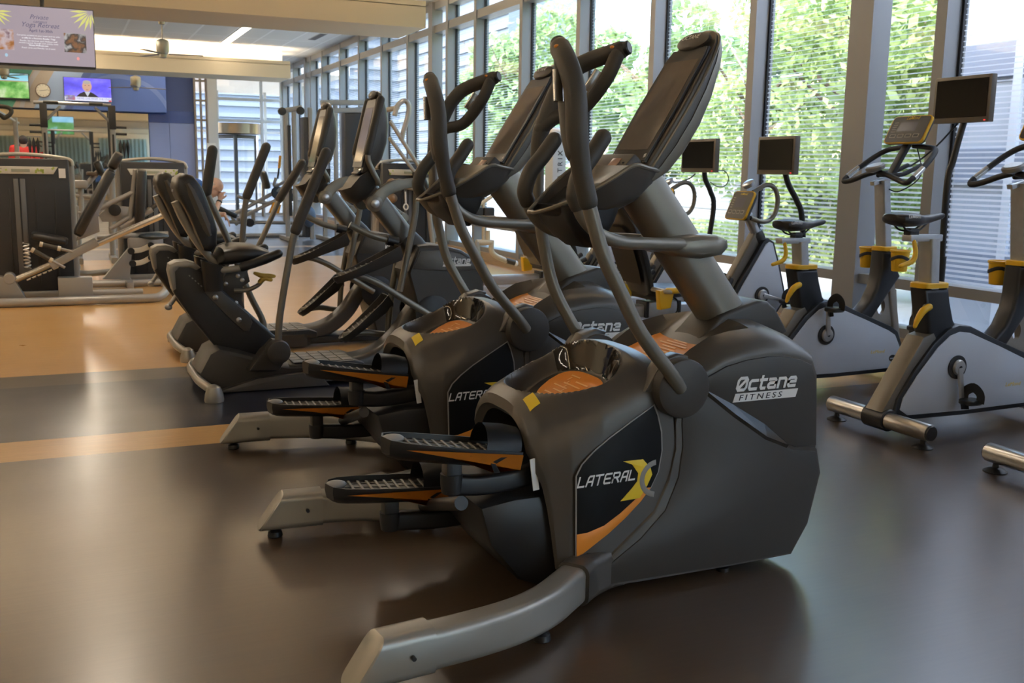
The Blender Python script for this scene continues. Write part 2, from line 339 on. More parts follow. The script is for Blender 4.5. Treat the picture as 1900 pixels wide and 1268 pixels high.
# ---- far wall ----------------------------------------------------------------
def mural_mat():
    m=bpy.data.materials.new('mural_paint'); m.use_nodes=True; n=m.node_tree.nodes; l=m.node_tree.links; p=n['Principled BSDF']; p.inputs['Roughness'].default_value=.5
    tc=n.new('ShaderNodeTexCoord'); sp=n.new('ShaderNodeSeparateXYZ'); l.new(tc.outputs['Object'],sp.inputs[0])
    # slanting bands of paint: green, beige, pale blue, mid blue
    a=n.new('ShaderNodeMath'); a.operation='MULTIPLY_ADD'; a.inputs[1].default_value=-.55; l.new(sp.outputs['Z'],a.inputs[0]); l.new(sp.outputs['X'],a.inputs[2])
    mr=n.new('ShaderNodeMapRange'); mr.inputs[1].default_value=-6; mr.inputs[2].default_value=2; l.new(a.outputs[0],mr.inputs[0])
    cr_=n.new('ShaderNodeValToRGB'); cr_.color_ramp.interpolation='CONSTANT'; e=cr_.color_ramp.elements
    def pos(x): return (x+6)/8
    e[0].position=0; e[0].color=(.06,.24,.17,1); e[1].position=pos(-2.42); e[1].color=(.36,.30,.24,1)
    for x,c in ((-1.95,(.27,.36,.52)),(-1.30,(.06,.10,.26)),(-1.12,(.075,.14,.40))):
        q=e.new(pos(x)); q.color=(*c,1)
    l.new(mr.outputs[0],cr_.inputs[0])
    wv=n.new('ShaderNodeTexWave'); wv.wave_type='RINGS'; wv.rings_direction='Y'; wv.inputs['Scale'].default_value=.35; wv.inputs['Distortion'].default_value=1.5
    mp=n.new('ShaderNodeMapping'); mp.inputs['Location'].default_value=(-1.4,0,-2.2); l.new(tc.outputs['Object'],mp.inputs[0]); l.new(mp.outputs[0],wv.inputs[0])
    cmp_=n.new('ShaderNodeMath'); cmp_.operation='GREATER_THAN'; cmp_.inputs[1].default_value=.97; l.new(wv.outputs['Fac'],cmp_.inputs[0])
    k=n.new('ShaderNodeMath'); k.operation='MULTIPLY'; k.inputs[1].default_value=.25; l.new(cmp_.outputs[0],k.inputs[0])
    mx=n.new('ShaderNodeMixRGB'); mx.inputs[2].default_value=(.35,.45,.7,1); l.new(k.outputs[0],mx.inputs[0]); l.new(cr_.outputs[0],mx.inputs[1]); l.new(mx.outputs[0],p.inputs['Base Color']); return m
st('wall_far',box(B(),((XL+3.3)/2,YF+.1,ZC/2),(3.3-XL,.2,ZC)),mat('navy_wall_paint',(.04,.07,.20),.5),0)
st('trim_50',box(B(),((XL+2.57)/2,27.75,(2.64+ZC)/2),(2.57-XL,.5,ZC-2.64)),mural_mat(),0)
mirror=mat('mirror_silver',(.86,.88,.86),.02,1.)
single('wall_mirror',box(B(),(-2.2,27.93,1.36),(8.7,.02,2.5),rot('Z',MIRZ)),mirror,'long wall mirror under the painted bulkhead on the far wall','mirror',None,0,(-2.2,27.985,.1))
bluep=mat('periwinkle_glass_panel',(.25,.31,.55),.18)
for i,(x0,x1) in enumerate(((2.17,2.66),(2.67,3.28))):
    t=T('wall_panel','pale blue glossy panel on the far wall, '+('next to the mirror' if i==0 else 'next to the silver column'),'panel',((x0+x1)/2,27.98,.1),'blue wall panels')
    t.part('lower_glass',box(B(),((x0+x1)/2,27.985,1.25),(x1-x0,.02,2.3)),bluep)
    t.part('upper_glass',box(B(),((x0+x1)/2,27.985,2.56),(x1-x0,.02,.30)),mat('deep_blue_glass',(.05,.09,.28),.15))
colw=mat('pale_column_metal',(.56,.54,.50),.4,.2)
st('trim_51',box(B(),(3.72,27.9,ZC/2),(.22,.5,ZC)),colw,0)
b_=B()
for z in (.1,1.2,2.5,3.0,3.5): box(b_,(3.45,27.9,z),(.30,.08,.05))
for x in (3.31,3.46,3.6): box(b_,(x,27.9,ZC/2),(.05,.1,ZC))
st('trim_52',b_,mat('bronze_frame',(.28,.24,.19),.4,.3),0)
sf=mat('storefront_aluminium',(.50,.50,.49),.4,.3)
b_=B()
for x in (3.86,5.04,5.57): box(b_,(x,28,ZC/2),(.06,.12,ZC))
for z in (.05,2.52,3.08,3.9): box(b_,(4.72,28,z),(1.75,.1,.07))
st('window_60',b_,sf,0)
for x0,x1,z0,z1 in ((3.89,5.01,2.56,3.05),(3.89,5.01,3.12,3.87),(5.07,5.54,.09,2.49),(5.07,5.54,2.56,3.05),(5.07,5.54,3.12,3.87)):
    b_=B(); b_.faces.new([b_.verts.new(c) for c in ((x0,28,z0),(x1,28,z0),(x1,28,z1),(x0,28,z1))]); o=link('pane',b_,glassc,bpy.data.objects['window_60'],None,0,recalc=False)
# revolving door drum beyond the storefront
t=T('revolving_door','glass revolving door with a bronze drum header at the far end','door',(4.45,28.75,0))
b_=B(); lathe(b_,[(.70,2.2),(.70,2.47),(.62,2.47),(.62,2.2)],(4.45,28.75,0),seg=40); t.part('drum_header',b_,mat('bronze_drum',(.34,.27,.19),.3,.7))
gt=glass_mat('door_glass',False)
for a0 in (150,330):
    b_=B(); R1=[]
    for k in range(9):
        a=math.radians(a0+k*7.5); R1.append((4.45+.68*math.cos(a),28.75+.68*math.sin(a)))
    A=[b_.verts.new((x,y,.02)) for x,y in R1]; C=[b_.verts.new((x,y,2.2)) for x,y in R1]
    for k in range(8): b_.faces.new((A[k],A[k+1],C[k+1],C[k]))
    t.part('curved_glass',b_,gt)
for k in range(3):
    a=math.radians(20+120*k); b_=B(); d=V((math.cos(a),math.sin(a),0)); c=V((4.45,28.75,0))
    for f in (.03,.6): box(b_,c+d*f+V((0,0,1.1)),(.05,.05,2.16))
    for z in (.08,2.13): sweep(b_,[c+d*.03+V((0,0,z)),c+d*.62+V((0,0,z))],rrect(.05,.1,.005),up=(0,0,1))
    wg=t.part('door_wing',b_,mat('door_stile',(.10,.10,.10),.35,.5))
    b_=B(); b_.faces.new([b_.verts.new(q) for q in (c+d*.05+V((0,0,.1)),c+d*.58+V((0,0,.1)),c+d*.58+V((0,0,2.1)),c+d*.05+V((0,0,2.1)))]); t.part('wing_glass',b_,gt,wg)
# lobby beyond the glass
lob=mat('lobby_floor_stone',(.50,.44,.37),.35,noise=.05,nscale=2)
st('floor_lobby',prism(B(),[(0,28.12),(7.5,28.12),(7.5,37),(0,37)],-.1,0,axis='z'),lob,0)
st('ceiling_lobby',prism(B(),[(0,28.12),(7.5,28.12),(7.5,37),(0,37)],ZC-.1,ZC+.2,axis='z'),coveb,0)
b_=B()
for x in (3.4,5.0,6.6): box(b_,(x,36,ZC/2),(.08,.14,ZC))
for z in (.1,2.5): box(b_,(5.2,36,z),(4,.1,.08))
for y in (29.5,32.5,35.5): box(b_,(7.2,y,ZC/2),(.14,.08,ZC))
for z in (.1,2.5): box(b_,(7.2,32.5,z),(.1,8,.08))
st('window_61',b_,sf,0)
st('wall_lobby',box(B(),(2.0,34,ZC/2),(2.8,.2,ZC)),mat('lobby_blue_panel',(.10,.16,.38),.45),0)
# slim signboard on the column
single('notice_plate',box(B(),(3.66,27.638,1.78),(.22,.02,.26),bev=.004),mat('plate_cream',(.70,.66,.58),.5),'small cream notice plate on the silver column at the far end','sign',None,0,(3.66,27.62,1.65))
# ================================================================ lateral elliptical (built where it stands, then copied)
def sstep(a,b_,x):
    t=max(0,min(1,(x-a)/(b_-a))); return t*t*(3-2*t)
def lerp_tab(tab,x):
    if x<=tab[0][0]: return tab[0][1]
    for (a,va),(c,vc) in zip(tab,tab[1:]):
        if x<=c: return va+(vc-va)*(x-a)/(c-a)
    return tab[-1][1]
def make_lateral(name,label,group):
    YC=2.87; t=T(name,label,'elliptical',(1.6,YC,0),group); yn=YC-.30; yf=YC+.30
    # ---- front housing: side outline in X-Z, lofted across the width with a crowned top
    side=[(1.42,.035),(1.60,.03),(1.95,.03),(2.20,.035),(2.262,.135),(2.302,.31),(2.280,.395),(2.274,.40),(2.266,.55),(2.256,.645),(2.236,.695),(2.19,.715),(2.12,.729),(2.05,.733),(1.97,.727),(1.89,.712),(1.82,.682),(1.76,.640),(1.725,.60),(1.715,.53),(1.72,.45),(1.70,.35),(1.65,.245),(1.46,.09)]
    rings=[]
    for y in (-.300,-.298,-.288,-.268,-.24,-.20,-.17,-.15,-.12,-.06,0,.06,.12,.15,.17,.20,.24,.268,.288,.298,.300):
        a=abs(y)/.30; cr1=math.sqrt(max(0,1-a**2.6)); r_=[]
        for i,(x,z) in enumerate(side):
            dx=dz=0
            if i>=9:                                   # crown of the top surface
                top=.088*cr1 if i<=18 else .05*cr1
                if 13<=i<=19: top=.088*cr1*(1 if i<=15 else .9)
                dz=top
                if i<=12: dx=.035*cr1*(1-(i-9)/4); dz=top*(.35+.65*(i-9)/3) if i<12 else top
            elif 4<=i<=8: dx=.02*cr1
            # tray sunk between the hood and the mast boot
            if 14<=i<=19:
                k=1-sstep(.15,.20,abs(y)); dz-=k*(.075 if i in (15,16,17,18) else .04)
            r_.append(V((x+dx,YC+y,z+dz)))
        rings.append(r_)
    hs=t.part('front_housing',loft(B(),rings),shell,smooth=28)
    # flat darker side skins with the parting line of the upper cover
    low=[(1.44,.04),(1.95,.036),(2.196,.042),(2.256,.138),(2.294,.31),(2.274,.388),(2.18,.402),(2.06,.46),(1.93,.545),(1.80,.63),(1.735,.60),(1.735,.53),(1.742,.457),(1.732,.36),(1.688,.255),(1.60,.172),(1.47,.09)]
    up=[(2.272,.41),(2.262,.55),(2.250,.64),(2.230,.688),(2.186,.708),(2.12,.722),(2.05,.726),(1.97,.72),(1.89,.704),(1.82,.674),(1.81,.640),(1.935,.556),(2.065,.470),(2.185,.412)]
    for s in (-1,1):
        y=YC+s*.3005
        t.part('lower_side_panel',prism(B(),low,y-.003*s,y+.004*s,.002),shelldk,hs)
        t.part('upper_side_panel',prism(B(),up,y-.003*s,y+.007*s,.003),shelldk,hs)
        b_=B(); A=[(1.813,.634),(1.93,.548),(2.06,.462),(2.15,.425)]; Bq=[(1.805,.640),(1.925,.578),(2.05,.505),(2.13,.445)]
        # a tapering glossy bevel that catches the windows
        r1=[b_.verts.new((x,y+.0075*s,z)) for x,z in Bq]; r2=[b_.verts.new((x,y+.0125*s,z)) for x,z in A]; r3=[b_.verts.new((x,y+.004*s,z-.012)) for x,z in A]
        for i in range(3): b_.faces.new((r1[i],r1[i+1],r2[i+1],r2[i])); b_.faces.new((r2[i],r2[i+1],r3[i+1],r3[i]))
        t.part('bevel_strip',b_,mat('polished_trim',(.25,.26,.26),.08,.9),hs,smooth=0)
        if s<0: X,o0=(1,0,0),[(1.905,.640),(1.905,.606)]
        else: X,o0=(-1,0,0),[(2.15,.640),(2.15,.606)]
        ox,oz=1.925,.622
        if s>0: ox=2.175
        t.part('brand_lettering',stroke_bm('Octane',.038,(ox+.006*(-s),y+.0075*s,oz+.003),X,(0,0,1),.26,.25,.90,.37),white,hs)
        xa=ox if s<0 else ox-.245
        bar=B(); prism(bar,[(xa-.006,oz-.036),(xa+.243,oz-.036),(xa+.252,oz-.008),(xa+.003,oz-.008)],y+.007*s,y+.009*s)
        br=t.part('brand_bar',bar,white,hs)
        t.part('brand_bar_lettering',text_bm('FITNESS',.026,(ox+(.014 if s<0 else -.014),y+.0092*s,oz-.031),X,(0,0,1),.0008,bold=.004,shear=.2,sx=1.35,space=1.45),blk,br)
    # orange graphic in the tray
    b_=B(); g=[]
    for x,z in ((1.76,.672),(1.82,.694),(1.88,.718),(1.95,.735)): g.append([b_.verts.new((x,YC+q*.148,z+.012)) for q in (-1,-.5,0,.5,1)])
    ring_faces(b_,g,loop=False); tg=t.part('tray_graphic',b_,orange,hs)
    b_=B()
    for k in range(9):
        f=.12+.085*k; x=1.76+.18*f; z=lerp_tab([(1.76,.672),(1.82,.694),(1.88,.718),(1.95,.735)],x)+.0135
        box(b_,(x,YC-.02,z),(.008,.16-.08*(k%3)/2,.001),rot('Y',-17))
    t.part('tray_print',b_,orangel,tg)
    # ---- rear hood: an arched shell, open to the rear and below
    zt=[(1.24,.588),(1.28,.620),(1.35,.652),(1.45,.697),(1.55,.732),(1.62,.746),(1.70,.738),(1.76,.70)]
    zs=[(1.24,.33),(1.36,.39),(1.46,.485),(1.64,.585),(1.74,.56)]
    wt=[(1.24,.238),(1.29,.262),(1.36,.284),(1.46,.2925),(1.74,.2935)]
    NU,NV=120,84
    def arch(u,x):
        """u in -1..1 across; returns (y,z): straight flank then a rounded shoulder"""
        w=lerp_tab(wt,x); z0=lerp_tab(zs,x); z1=lerp_tab(zt,x); a=abs(u); s=1 if u>0 else -1; zb=.10
        if a>.6: f=(1-a)/.4; return s*w,zb+(z0-zb)*f
        th=(a/.6)*PI/2; e=.74
        return s*w*math.sin(th)**e,z0+(z1-z0)*math.cos(th)**e
    def dish(x,y):
        """depth mask of the teardrop recess on the hood"""
        cx=1.448; rx=.166; ry=.232*(.60+.40*sstep(1.26,1.50,x)); d=((x-cx)/rx)**4+(y/ry)**2
        return 1-sstep(.55,1.02,d)
    def hood_grid(off=0.):
        G=[]
        for i in range(NU+1):
            u=-1+2*i/NU; row=[]
            a=abs(u); xr=lerp_tab([(0,1.246),(.40,1.248),(.52,1.268),(.60,1.292),(.68,1.302),(.80,1.314),(1,1.330)],a)
            xf=lerp_tab([(0,1.675),(.40,1.685),(.6,1.705),(.72,1.728),(.80,1.712),(.87,1.66),(.94,1.57),(1.0,1.462)],a)
            for j in range(NV+1):
                x=xr+(xf-xr)*j/NV; y,z=arch(u,x)
                m=dish(x,y) if a<.62 else 0
                if m>0:
                    fl=.585+(x-1.45)*.40; z=z*(1-m)+min(z,fl)*m
                if j==0:
                    k_=max(0,1-a/.95); row.append(V((x+.016,YC+y*.90,z-.055*k_**.5))); row.append(V((x-.006,YC+y*.955,z-.034*k_**.5)))
                row.append(V((x,YC+y,z)))
            G.append(row)
        return G
    G=hood_grid(); b_=B(); R=[[b_.verts.new(p) for p in row] for row in G]; ring_faces(b_,R,loop=False)
    bmesh.ops.recalc_face_normals(b_,faces=b_.faces[:]); bmesh.ops.solidify(b_,geom=b_.faces[:],thickness=.014)
    hd=t.part('rear_hood',b_,shell,smooth=40)
    # tail wall closing the hood against the front housing, black inside
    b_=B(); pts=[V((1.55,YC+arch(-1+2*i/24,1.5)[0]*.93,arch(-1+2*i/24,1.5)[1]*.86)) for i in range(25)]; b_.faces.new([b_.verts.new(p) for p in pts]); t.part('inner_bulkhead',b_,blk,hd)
    # recess: orange user guide and smoked window
    def fz(x): return .585+(x-1.45)*.40
    def plate(m,cx,hx,hy,dz,name,par,n=28):
        b_=B(); vs=[]
        for i in range(n):
            a=2*PI*i/n; c_,s_=math.cos(a),math.sin(a); x=cx+hx*math.copysign(abs(c_)**.55,c_); y=hy*math.copysign(abs(s_)**.7,s_)*(.70+.30*sstep(cx-hx,cx+hx*.4,x)); vs.append(b_.verts.new((x,YC+y,fz(x)+dz)))
        b_.faces.new(vs); return t.part(name,b_,m,par)
    pl=plate(blks,1.462,.112,.172,.004,'guide_plate',hd); og=plate(orange,1.484,.088,.140,.0065,'guide_graphic',pl)
    b_=B()
    for k,(w,y) in enumerate(((.05,.05),(.10,.01),(.12,-.02),(.09,.03),(.11,-.01),(.08,-.04),(.06,.04))):
        x=1.412+k*.021; box(b_,(x,YC+y,fz(x)+.0085),(.006,w,.001),rot('Y',-21.8))
    for k in range(5): box(b_,(1.44+.02*k,YC-.03+.02*k,fz(1.44+.02*k)+.0085),(.02,.006,.001),rot('Y',-21.8))
    t.part('guide_print',b_,orangel,og)
    t.part('guide_title',text_bm('LateralX',.030,(1.362,YC+.07,fz(1.362)+.006),(0,-1,0),(1,0,.40),.0006,bold=.01,shear=.2),white,pl)
    b_=B(); VV={}
    def wv(i,j):
        if (i,j) not in VV:
            p=G[i][j]; d1=G[min(i+1,NU)][j]-G[max(i-1,0)][j]; d2=G[i][min(j+1,len(G[0])-1)]-G[i][max(j-1,2)]; n_=d1.cross(d2)
            n_=n_.normalized() if n_.length>1e-9 else V((0,0,1))
            if n_.z<0: n_=-n_
            VV[(i,j)]=b_.verts.new(p+n_*.0035)
        return VV[(i,j)]
    for i in range(NU):
        for j in range(3,len(G[0])-1):
            c=(G[i][j]+G[i+1][j+1])/2; m=dish(c.x,c.y-YC)
            if c.x>1.535+.10*(abs(c.y-YC)/.2)**2*0 and .035<m<.985: b_.faces.new((wv(i,j),wv(i+1,j),wv(i+1,j+1),wv(i,j+1)))
    t.part('smoked_window',b_,gloss,hd)
    def surf_z(x,y):
        lo_,hi_=0,.6
        for _ in range(40):
            mid=(lo_+hi_)/2
            if arch(mid,x)[0]<abs(y): lo_=mid
            else: hi_=mid
        z=arch(lo_,x)[1]; m=dish(x,y)
        return z*(1-m)+min(z,fz(x))*m if m>0 else z
    b_=B(); sg=[[b_.verts.new((1.272+.034*i/5,YC-.115-.055*j/5,surf_z(1.272+.034*i/5,-.115-.055*j/5)+.0035)) for j in range(6)] for i in range(6)]; ring_faces(b_,sg,loop=False)
    t.part('caution_sticker',b_,yelg,hd,label='small yellow sticker on the hood')
    # ---- side graphics on the hood flanks
    for s in (-1,1):
        y=YC+s*.2935
        def P2(px): return xz(px,YC-.2935)
        dec=P2([(1067,1035),(1067,884),(1078,862),(1100,838),(1130,812),(1170,782),(1214,750),(1221,768),(1228,800),(1229,835),(1222,875),(1208,905),(1188,930),(1158,962),(1128,990),(1100,1012),(1080,1028)])
        def flat(poly,m,nm,h,par,lab=None):
            b_=B(); prism(b_,poly,y,y+s*h,.0006 if h>.002 else 0); return t.part(nm,b_,m,par,lab)
        rim=flat(dec,greyp,'decal_border',.0026,hd); mx_=sum(p[0] for p in dec)/len(dec); mz_=sum(p[1] for p in dec)/len(dec)
        dp=flat([(mx_+(x-mx_)*.968,mz_+(z-mz_)*.974) for x,z in dec],mat('decal_black',(.006,.006,.006),.5,spec=.2),'side_decal',.0034,rim)
        flat(P2([(1069,1033),(1069,992),(1090,988),(1120,975),(1150,952),(1176,928),(1196,905),(1207,904),(1188,930),(1158,962),(1128,990),(1100,1012),(1080,1028)]),orange,'orange_crescent',.0044,dp)
        flat(P2([(1150,930),(1172,905),(1181,893),(1183,878),(1172,862),(1155,856),(1192,852),(1206,868),(1209,880),(1200,900),(1186,924)]),yelg,'letter_swoosh',.0046,dp)
        b_=B(); cxx,czz=P2([(1217,887)])[0]; rr=.062; ar=[]
        for k in range(15):
            a=math.radians(95+12*k); 
            if cxx+rr*math.cos(a)<1.69: ar.append((cxx+rr*math.cos(a),czz+rr*.98*math.sin(a)))
        inner=[(cxx+(x-cxx)*.72,czz+(z-czz)*.72) for x,z in ar][::-1]
        if len(ar)>3: flat(ar+inner,greyp,'grey_ring',.0050,dp)
        o=P2([(1067,907)])[0]
        if s<0: t.part('model_lettering',stroke_bm('LATERAL',.0285,(o[0]+.006,y-.0036,o[1]+.004),(1,0,.02),(0,0,1),.20,.26,.82,.37),white,dp)
        else: t.part('model_lettering',stroke_bm('LATERAL',.0335,(o[0]+.21,y+.0036,o[1]+.004),(-1,0,0),(0,0,1),.19,.26,.70,.38),white,dp)
    # ---- base behind the hood, with wheel cover
    b_=B(); prism(b_,[(1.085,.315),(1.20,.33),(1.52,.33),(1.52,.02),(1.33,.02),(1.22,.065),(1.12,.19)],YC-.235,YC+.235,.02); t.part('base_frame',b_,blk)
    for s in (-1,1):
        b_=B(); prism(b_,[(1.30,.02),(1.56,.02),(1.50,.14),(1.42,.15),(1.34,.10)],YC+s*.24,YC+s*.296,.012)
        t.part('base_skirt',b_,shelldk)
    # ---- splayed rear legs
    for s in (-1,1):
        c=[(1.50,.235,.074),(1.40,.295,.076),(1.30,.375,.079),(1.20,.455,.083),(1.08,.520,.088),(.95,.560,.093),(.82,.583,.096),(.74,.5925,.097)]
        path=cr([(x,YC+s*y,z) for x,y,z in c],5); sec=rrect(.088,.112,.022,4)
        b_=sweep(B(),path,sec,up=(0,0,1)); lg=t.part('rear_leg',b_,silver)
        e0=[(.80,YC+s*.5855,.098),(.62,YC+s*.604,.096)]
        b_=B(); sec2=rrect(.100,.128,.026,4); A=[]; Pp=V(e0[0]); Q=V(e0[1]); d=(Q-Pp).normalized(); sd=d.cross(V((0,0,1))).normalized()
        rings=[]
        for tt,sl in ((0,0),(.19,0),(.20,1)):
            rg=[]
            for u_,v_ in sec2:
                slant=(.10*(.5-(v_/.128)))*(1 if sl else 0)
                if sl or tt>.1: pos=Pp+d*(.135+.085*(.5-v_/.128)+(.006 if sl else 0)); sc=.93 if sl else 1
                else: pos=Pp; sc=1
                rg.append(pos+sd*u_*sc+V((0,0,1))*v_*sc)
            rings.append(rg)
        loft(b_,rings); t.part('leg_end_cap',b_,silver,lg)
        b_=B(); lathe(b_,[(.006,0),(.006,.012)],(.74,YC+s*.5915-.052,.102),(0,-1,0),12); t.part('cap_screw',b_,blk,lg)
        c0=cr([(x,YC+s*y,z) for x,y,z in ((1.60,.20,.078),(1.50,.245,.078),(1.41,.292,.078),(1.345,.342,.079))],5)
        t.part('leg_boot',sweep(B(),c0,rrect(.105,.130,.03,4),[(1+.9*max(0,.55-i/10),1.10-.10*i/15) for i in range(len(c0))],up=(0,0,1)),shell)
        for (x,y,zz) in ((.635,.597,.02),(1.17,.492,.03)):
            b_=B(); lathe(b_,[(.024,0),(.027,.004),(.024,.020),(.014,.026),(.010,.028),(.010,.045+zz)],(x,YC+s*y,0),seg=20); t.part('levelling_foot',b_,blk)
        b_=B(); lathe(b_,[(.022,0),(.022,.012),(.010,.016),(.010,.05)],(1.95,YC+s*.26,0),seg=16); t.part('levelling_foot',b_,blk)
    # ---- mast, boot, collar
    a0,a1=V((2.10,YC,.80)),V((1.70,YC,1.30))
    dr=(a1-a0); b_=B(); prism(b_,[(1.94,.755),(1.965,.775),(2.02,.83),(2.06,.845),(2.17,.875),(2.215,.872),(2.25,.845),(2.31,.760),(2.25,.74)],YC-.085,YC+.085,.022,seg=3); t.part('mast_boot',b_,shelldk)
    path=[a0-dr*.1+dr*1.12*k/10 for k in range(11)]
    t.part('mast',sweep(B(),path,[(.078*math.copysign(abs(math.cos(a))**.8,math.cos(a)),.072*math.copysign(abs(math.sin(a))**.8,math.sin(a))) for a in [2*PI*k/28 for k in range(28)]],up=(0,1,0)),armp)
    n_=dr.normalized(); cpos=a0+dr*.545
    b_=B(); ring=[]
    b_=sweep(B(),[cpos-n_*.012+V((-.05,0,-.02)),cpos+V((-.05,0,-.02))+n_*.001],rrect(.01,.01,.004)) if False else B()
    prof=[(2.01,1.036),(2.035,1.062),(2.03,1.088),(1.985,1.104),(1.90,1.108),(1.80,1.100),(1.775,1.075),(1.785,1.05),(1.83,1.035),(1.92,1.024)]
    rr_=[]
    for y,k in ((-.118,.55),(-.108,.82),(-.09,.95),(-.05,1),(0,1),(.05,1),(.09,.95),(.108,.82),(.118,.55)):
        rr_.append([V((1.905+(x-1.905)*k,YC+y,1.066+(z-1.066)*k)) for x,z in prof])
    loft(b_,rr_); t.part('mast_collar',b_,armp)
    # ---- fixed hand rail: two U arms from the collar, with grips
    for s in (-1,1):
        p=[(1.86,.095,1.075),(1.76,.115,1.079),(1.66,.140,1.084),(1.565,.165,1.092),(1.48,.180,1.122),(1.425,.182,1.175),(1.405,.180,1.235)]
        fh=t.part('fixed_handle',tube(B(),[(x,YC+s*y,z) for x,y,z in p],.0205),armp)
        g_=[(1.412,.180,1.205),(1.402,.179,1.24),(1.420,.176,1.30),(1.462,.170,1.355),(1.498,.165,1.405)]
        t.part('fixed_grip',tube(B(),[(x,YC+s*y,z) for x,y,z in g_],.027,dome=True),rub,fh)
    # ---- console tray (a shallow boat) and the bucket under it
    hullp=[(1.352,1.172),(1.42,1.163),(1.48,1.160),(1.54,1.163),(1.60,1.178),(1.66,1.205),(1.71,1.250),(1.745,1.300)]
    rimp=[(1.352,1.178),(1.42,1.212),(1.48,1.250),(1.54,1.290),(1.60,1.325),(1.66,1.318),(1.71,1.312),(1.745,1.306)]
    wid=[.035,.105,.150,.175,.182,.165,.135,.10]; rr_=[]
    for (hx,hz),(rx,rz),w in zip(hullp,rimp,wid):
        rg=[]
        for k in range(13):
            q=-1+k/6; a_=abs(q); zz=rz-(rz-hz)*math.sqrt(max(0,1-a_**3.2)); rg.append(V((rx,YC+w*q,zz)))
        dz_=.035 if rx<1.58 else 0
        rg+=[V((rx,YC+w*.93,rz-.004)),V((rx,YC+w*.86,rz-min(dz_,(rz-hz)*.5))),V((rx,YC-w*.86,rz-min(dz_,(rz-hz)*.5))),V((rx,YC-w*.93,rz-.004))]
        rr_.append(rg)
    tr=t.part('console_tray',loft(B(),rr_),shell,smooth=45)
    b_=B(); pth=[(rx,w,rz) for (rx,rz),w in zip(rimp,wid)]
    tube(b_,[(x,YC-w,z) for x,w,z in pth[::-1]]+[(1.346,YC,1.177)]+[(x,YC+w,z) for x,w,z in pth],.007,8,4); t.part('tray_rim',b_,armp,tr)
    b_=B(); lo=[];
    for (rx,rz),w in list(zip(rimp,wid))[1:4]: lo.append([b_.verts.new((rx+.01,YC+w*q*.80,rz-.020)) for q in (-1,-.3,.3,1)])
    ring_faces(b_,lo,loop=False); bmesh.ops.solidify(b_,geom=b_.faces[:],thickness=.012); t.part('tray_liner',b_,blk,tr)
    b_=B(); box(b_,(1.635,YC,1.318),(.085,.215,.045),rot('Y',-48),.010); kp=t.part('keypad_housing',b_,shelldk,tr)
    b_=B(); box(b_,(1.635-.0172,YC-.03,1.318+.0155),(.036,.055,.004),rot('Y',-48),.001); t.part('keypad_display',b_,mat('small_lcd',(.45,.30,.24),.2),kp)
    b_=B(); ell(b_,(1.596,YC-.03,1.306),(.012,.042,.008),rot('Y',-48)); ell(b_,(1.620,YC-.085,1.334),(.006,.006,.004)); t.part('keypad_buttons',b_,blk,kp)
    b_=B(); rr_=[]
    for z,x0,x1,w in ((1.20,1.40,1.60,.125),(1.15,1.42,1.585,.12),(1.10,1.46,1.565,.105),(1.068,1.50,1.555,.085)):
        cx_=(x0+x1)/2; rr_.append([V((cx_+u_,YC+v_,z)) for u_,v_ in rrect(x1-x0,2*w,.03,4)])
    loft(b_,rr_); t.part('cup_bucket',b_,blks,tr)
    # ---- console head: tall leaf-shaped housing with the display
    A=V((1.690,YC,1.330)); U=V((.241,0,.388)).normalized(); N=V((-U.z,0,U.x)); Lh=.455     # U up the face, N out of the face
    def hd_pt(y,u_,n__): return A+U*u_+N*n__+V((0,y,0))
    prof=[(-.055,.118,.020),(-.03,.124,.055),(.02,.130,.082),(.10,.137,.094),(.20,.141,.094),(.30,.136,.082),(.40,.122,.060),(.455,.105,.042),(.49,.080,.028),(.505,.05,.018)]   # u, half width, depth behind the face
    rr_=[]
    for u_,w,dp_ in prof:
        front=.006 if u_<.45 else .0
        rg=[hd_pt(w*math.copysign(abs(math.cos(a))**.55,math.cos(a)),u_,(front if math.sin(a)>=0 else 0)*min(1,abs(math.sin(a))*3)-(dp_*abs(math.sin(a))**.45 if math.sin(a)<0 else 0)) for a in [2*PI*k/34 for k in range(34)]]
        rr_.append(rg)
    ch=t.part('console_housing',loft(B(),rr_),shell,smooth=45)
    rr_=[]
    for u_,w,dp_ in prof:
        arc=[PI+PI*k/16 for k in range(17)]; rr_.append([hd_pt(w*1.012*math.copysign(abs(math.cos(a))**.55,math.cos(a)),u_,-dp_*(.45+.58*abs(math.sin(a))**.45)) for a in arc]+[hd_pt(w*q,u_,-dp_*.45) for q in (.7,0,-.7)])
    t.part('back_shell',loft(B(),rr_),armp,ch,smooth=45)
    b_=B(); tube(b_,[hd_pt(-w-.001,u_,-.012) for u_,w,dp_ in prof]+[hd_pt(0,.512,-.006)]+[hd_pt(w+.001,u_,-.012) for u_,w,dp_ in prof[::-1]],.0055,8,3); t.part('housing_seam',b_,armp,ch)
    fr=[(-.115,0),(.115,0),(.119,.20),(.112,.40),(.10,.435),(-.10,.435),(-.112,.40),(-.119,.20)]
    def facep(poly,n0,n1,m,nm,par,bev=.002):
        b_=B(); a=[b_.verts.new(hd_pt(y,u_,n0)) for y,u_ in poly]; c=[b_.verts.new(hd_pt(y,u_,n1)) for y,u_ in poly]; f=b_.faces.new(c); b_.faces.new(a[::-1])
        for i in range(len(poly)): b_.faces.new((a[i],a[(i+1)%len(poly)],c[(i+1)%len(poly)],c[i]))
        if bev: bmesh.ops.bevel(b_,geom=list(f.edges),offset=bev,segments=2,affect='EDGES')
        return t.part(nm,b_,m,par)
    bz=facep(fr,-.004,.016,blks,'display_bezel',ch,.004)
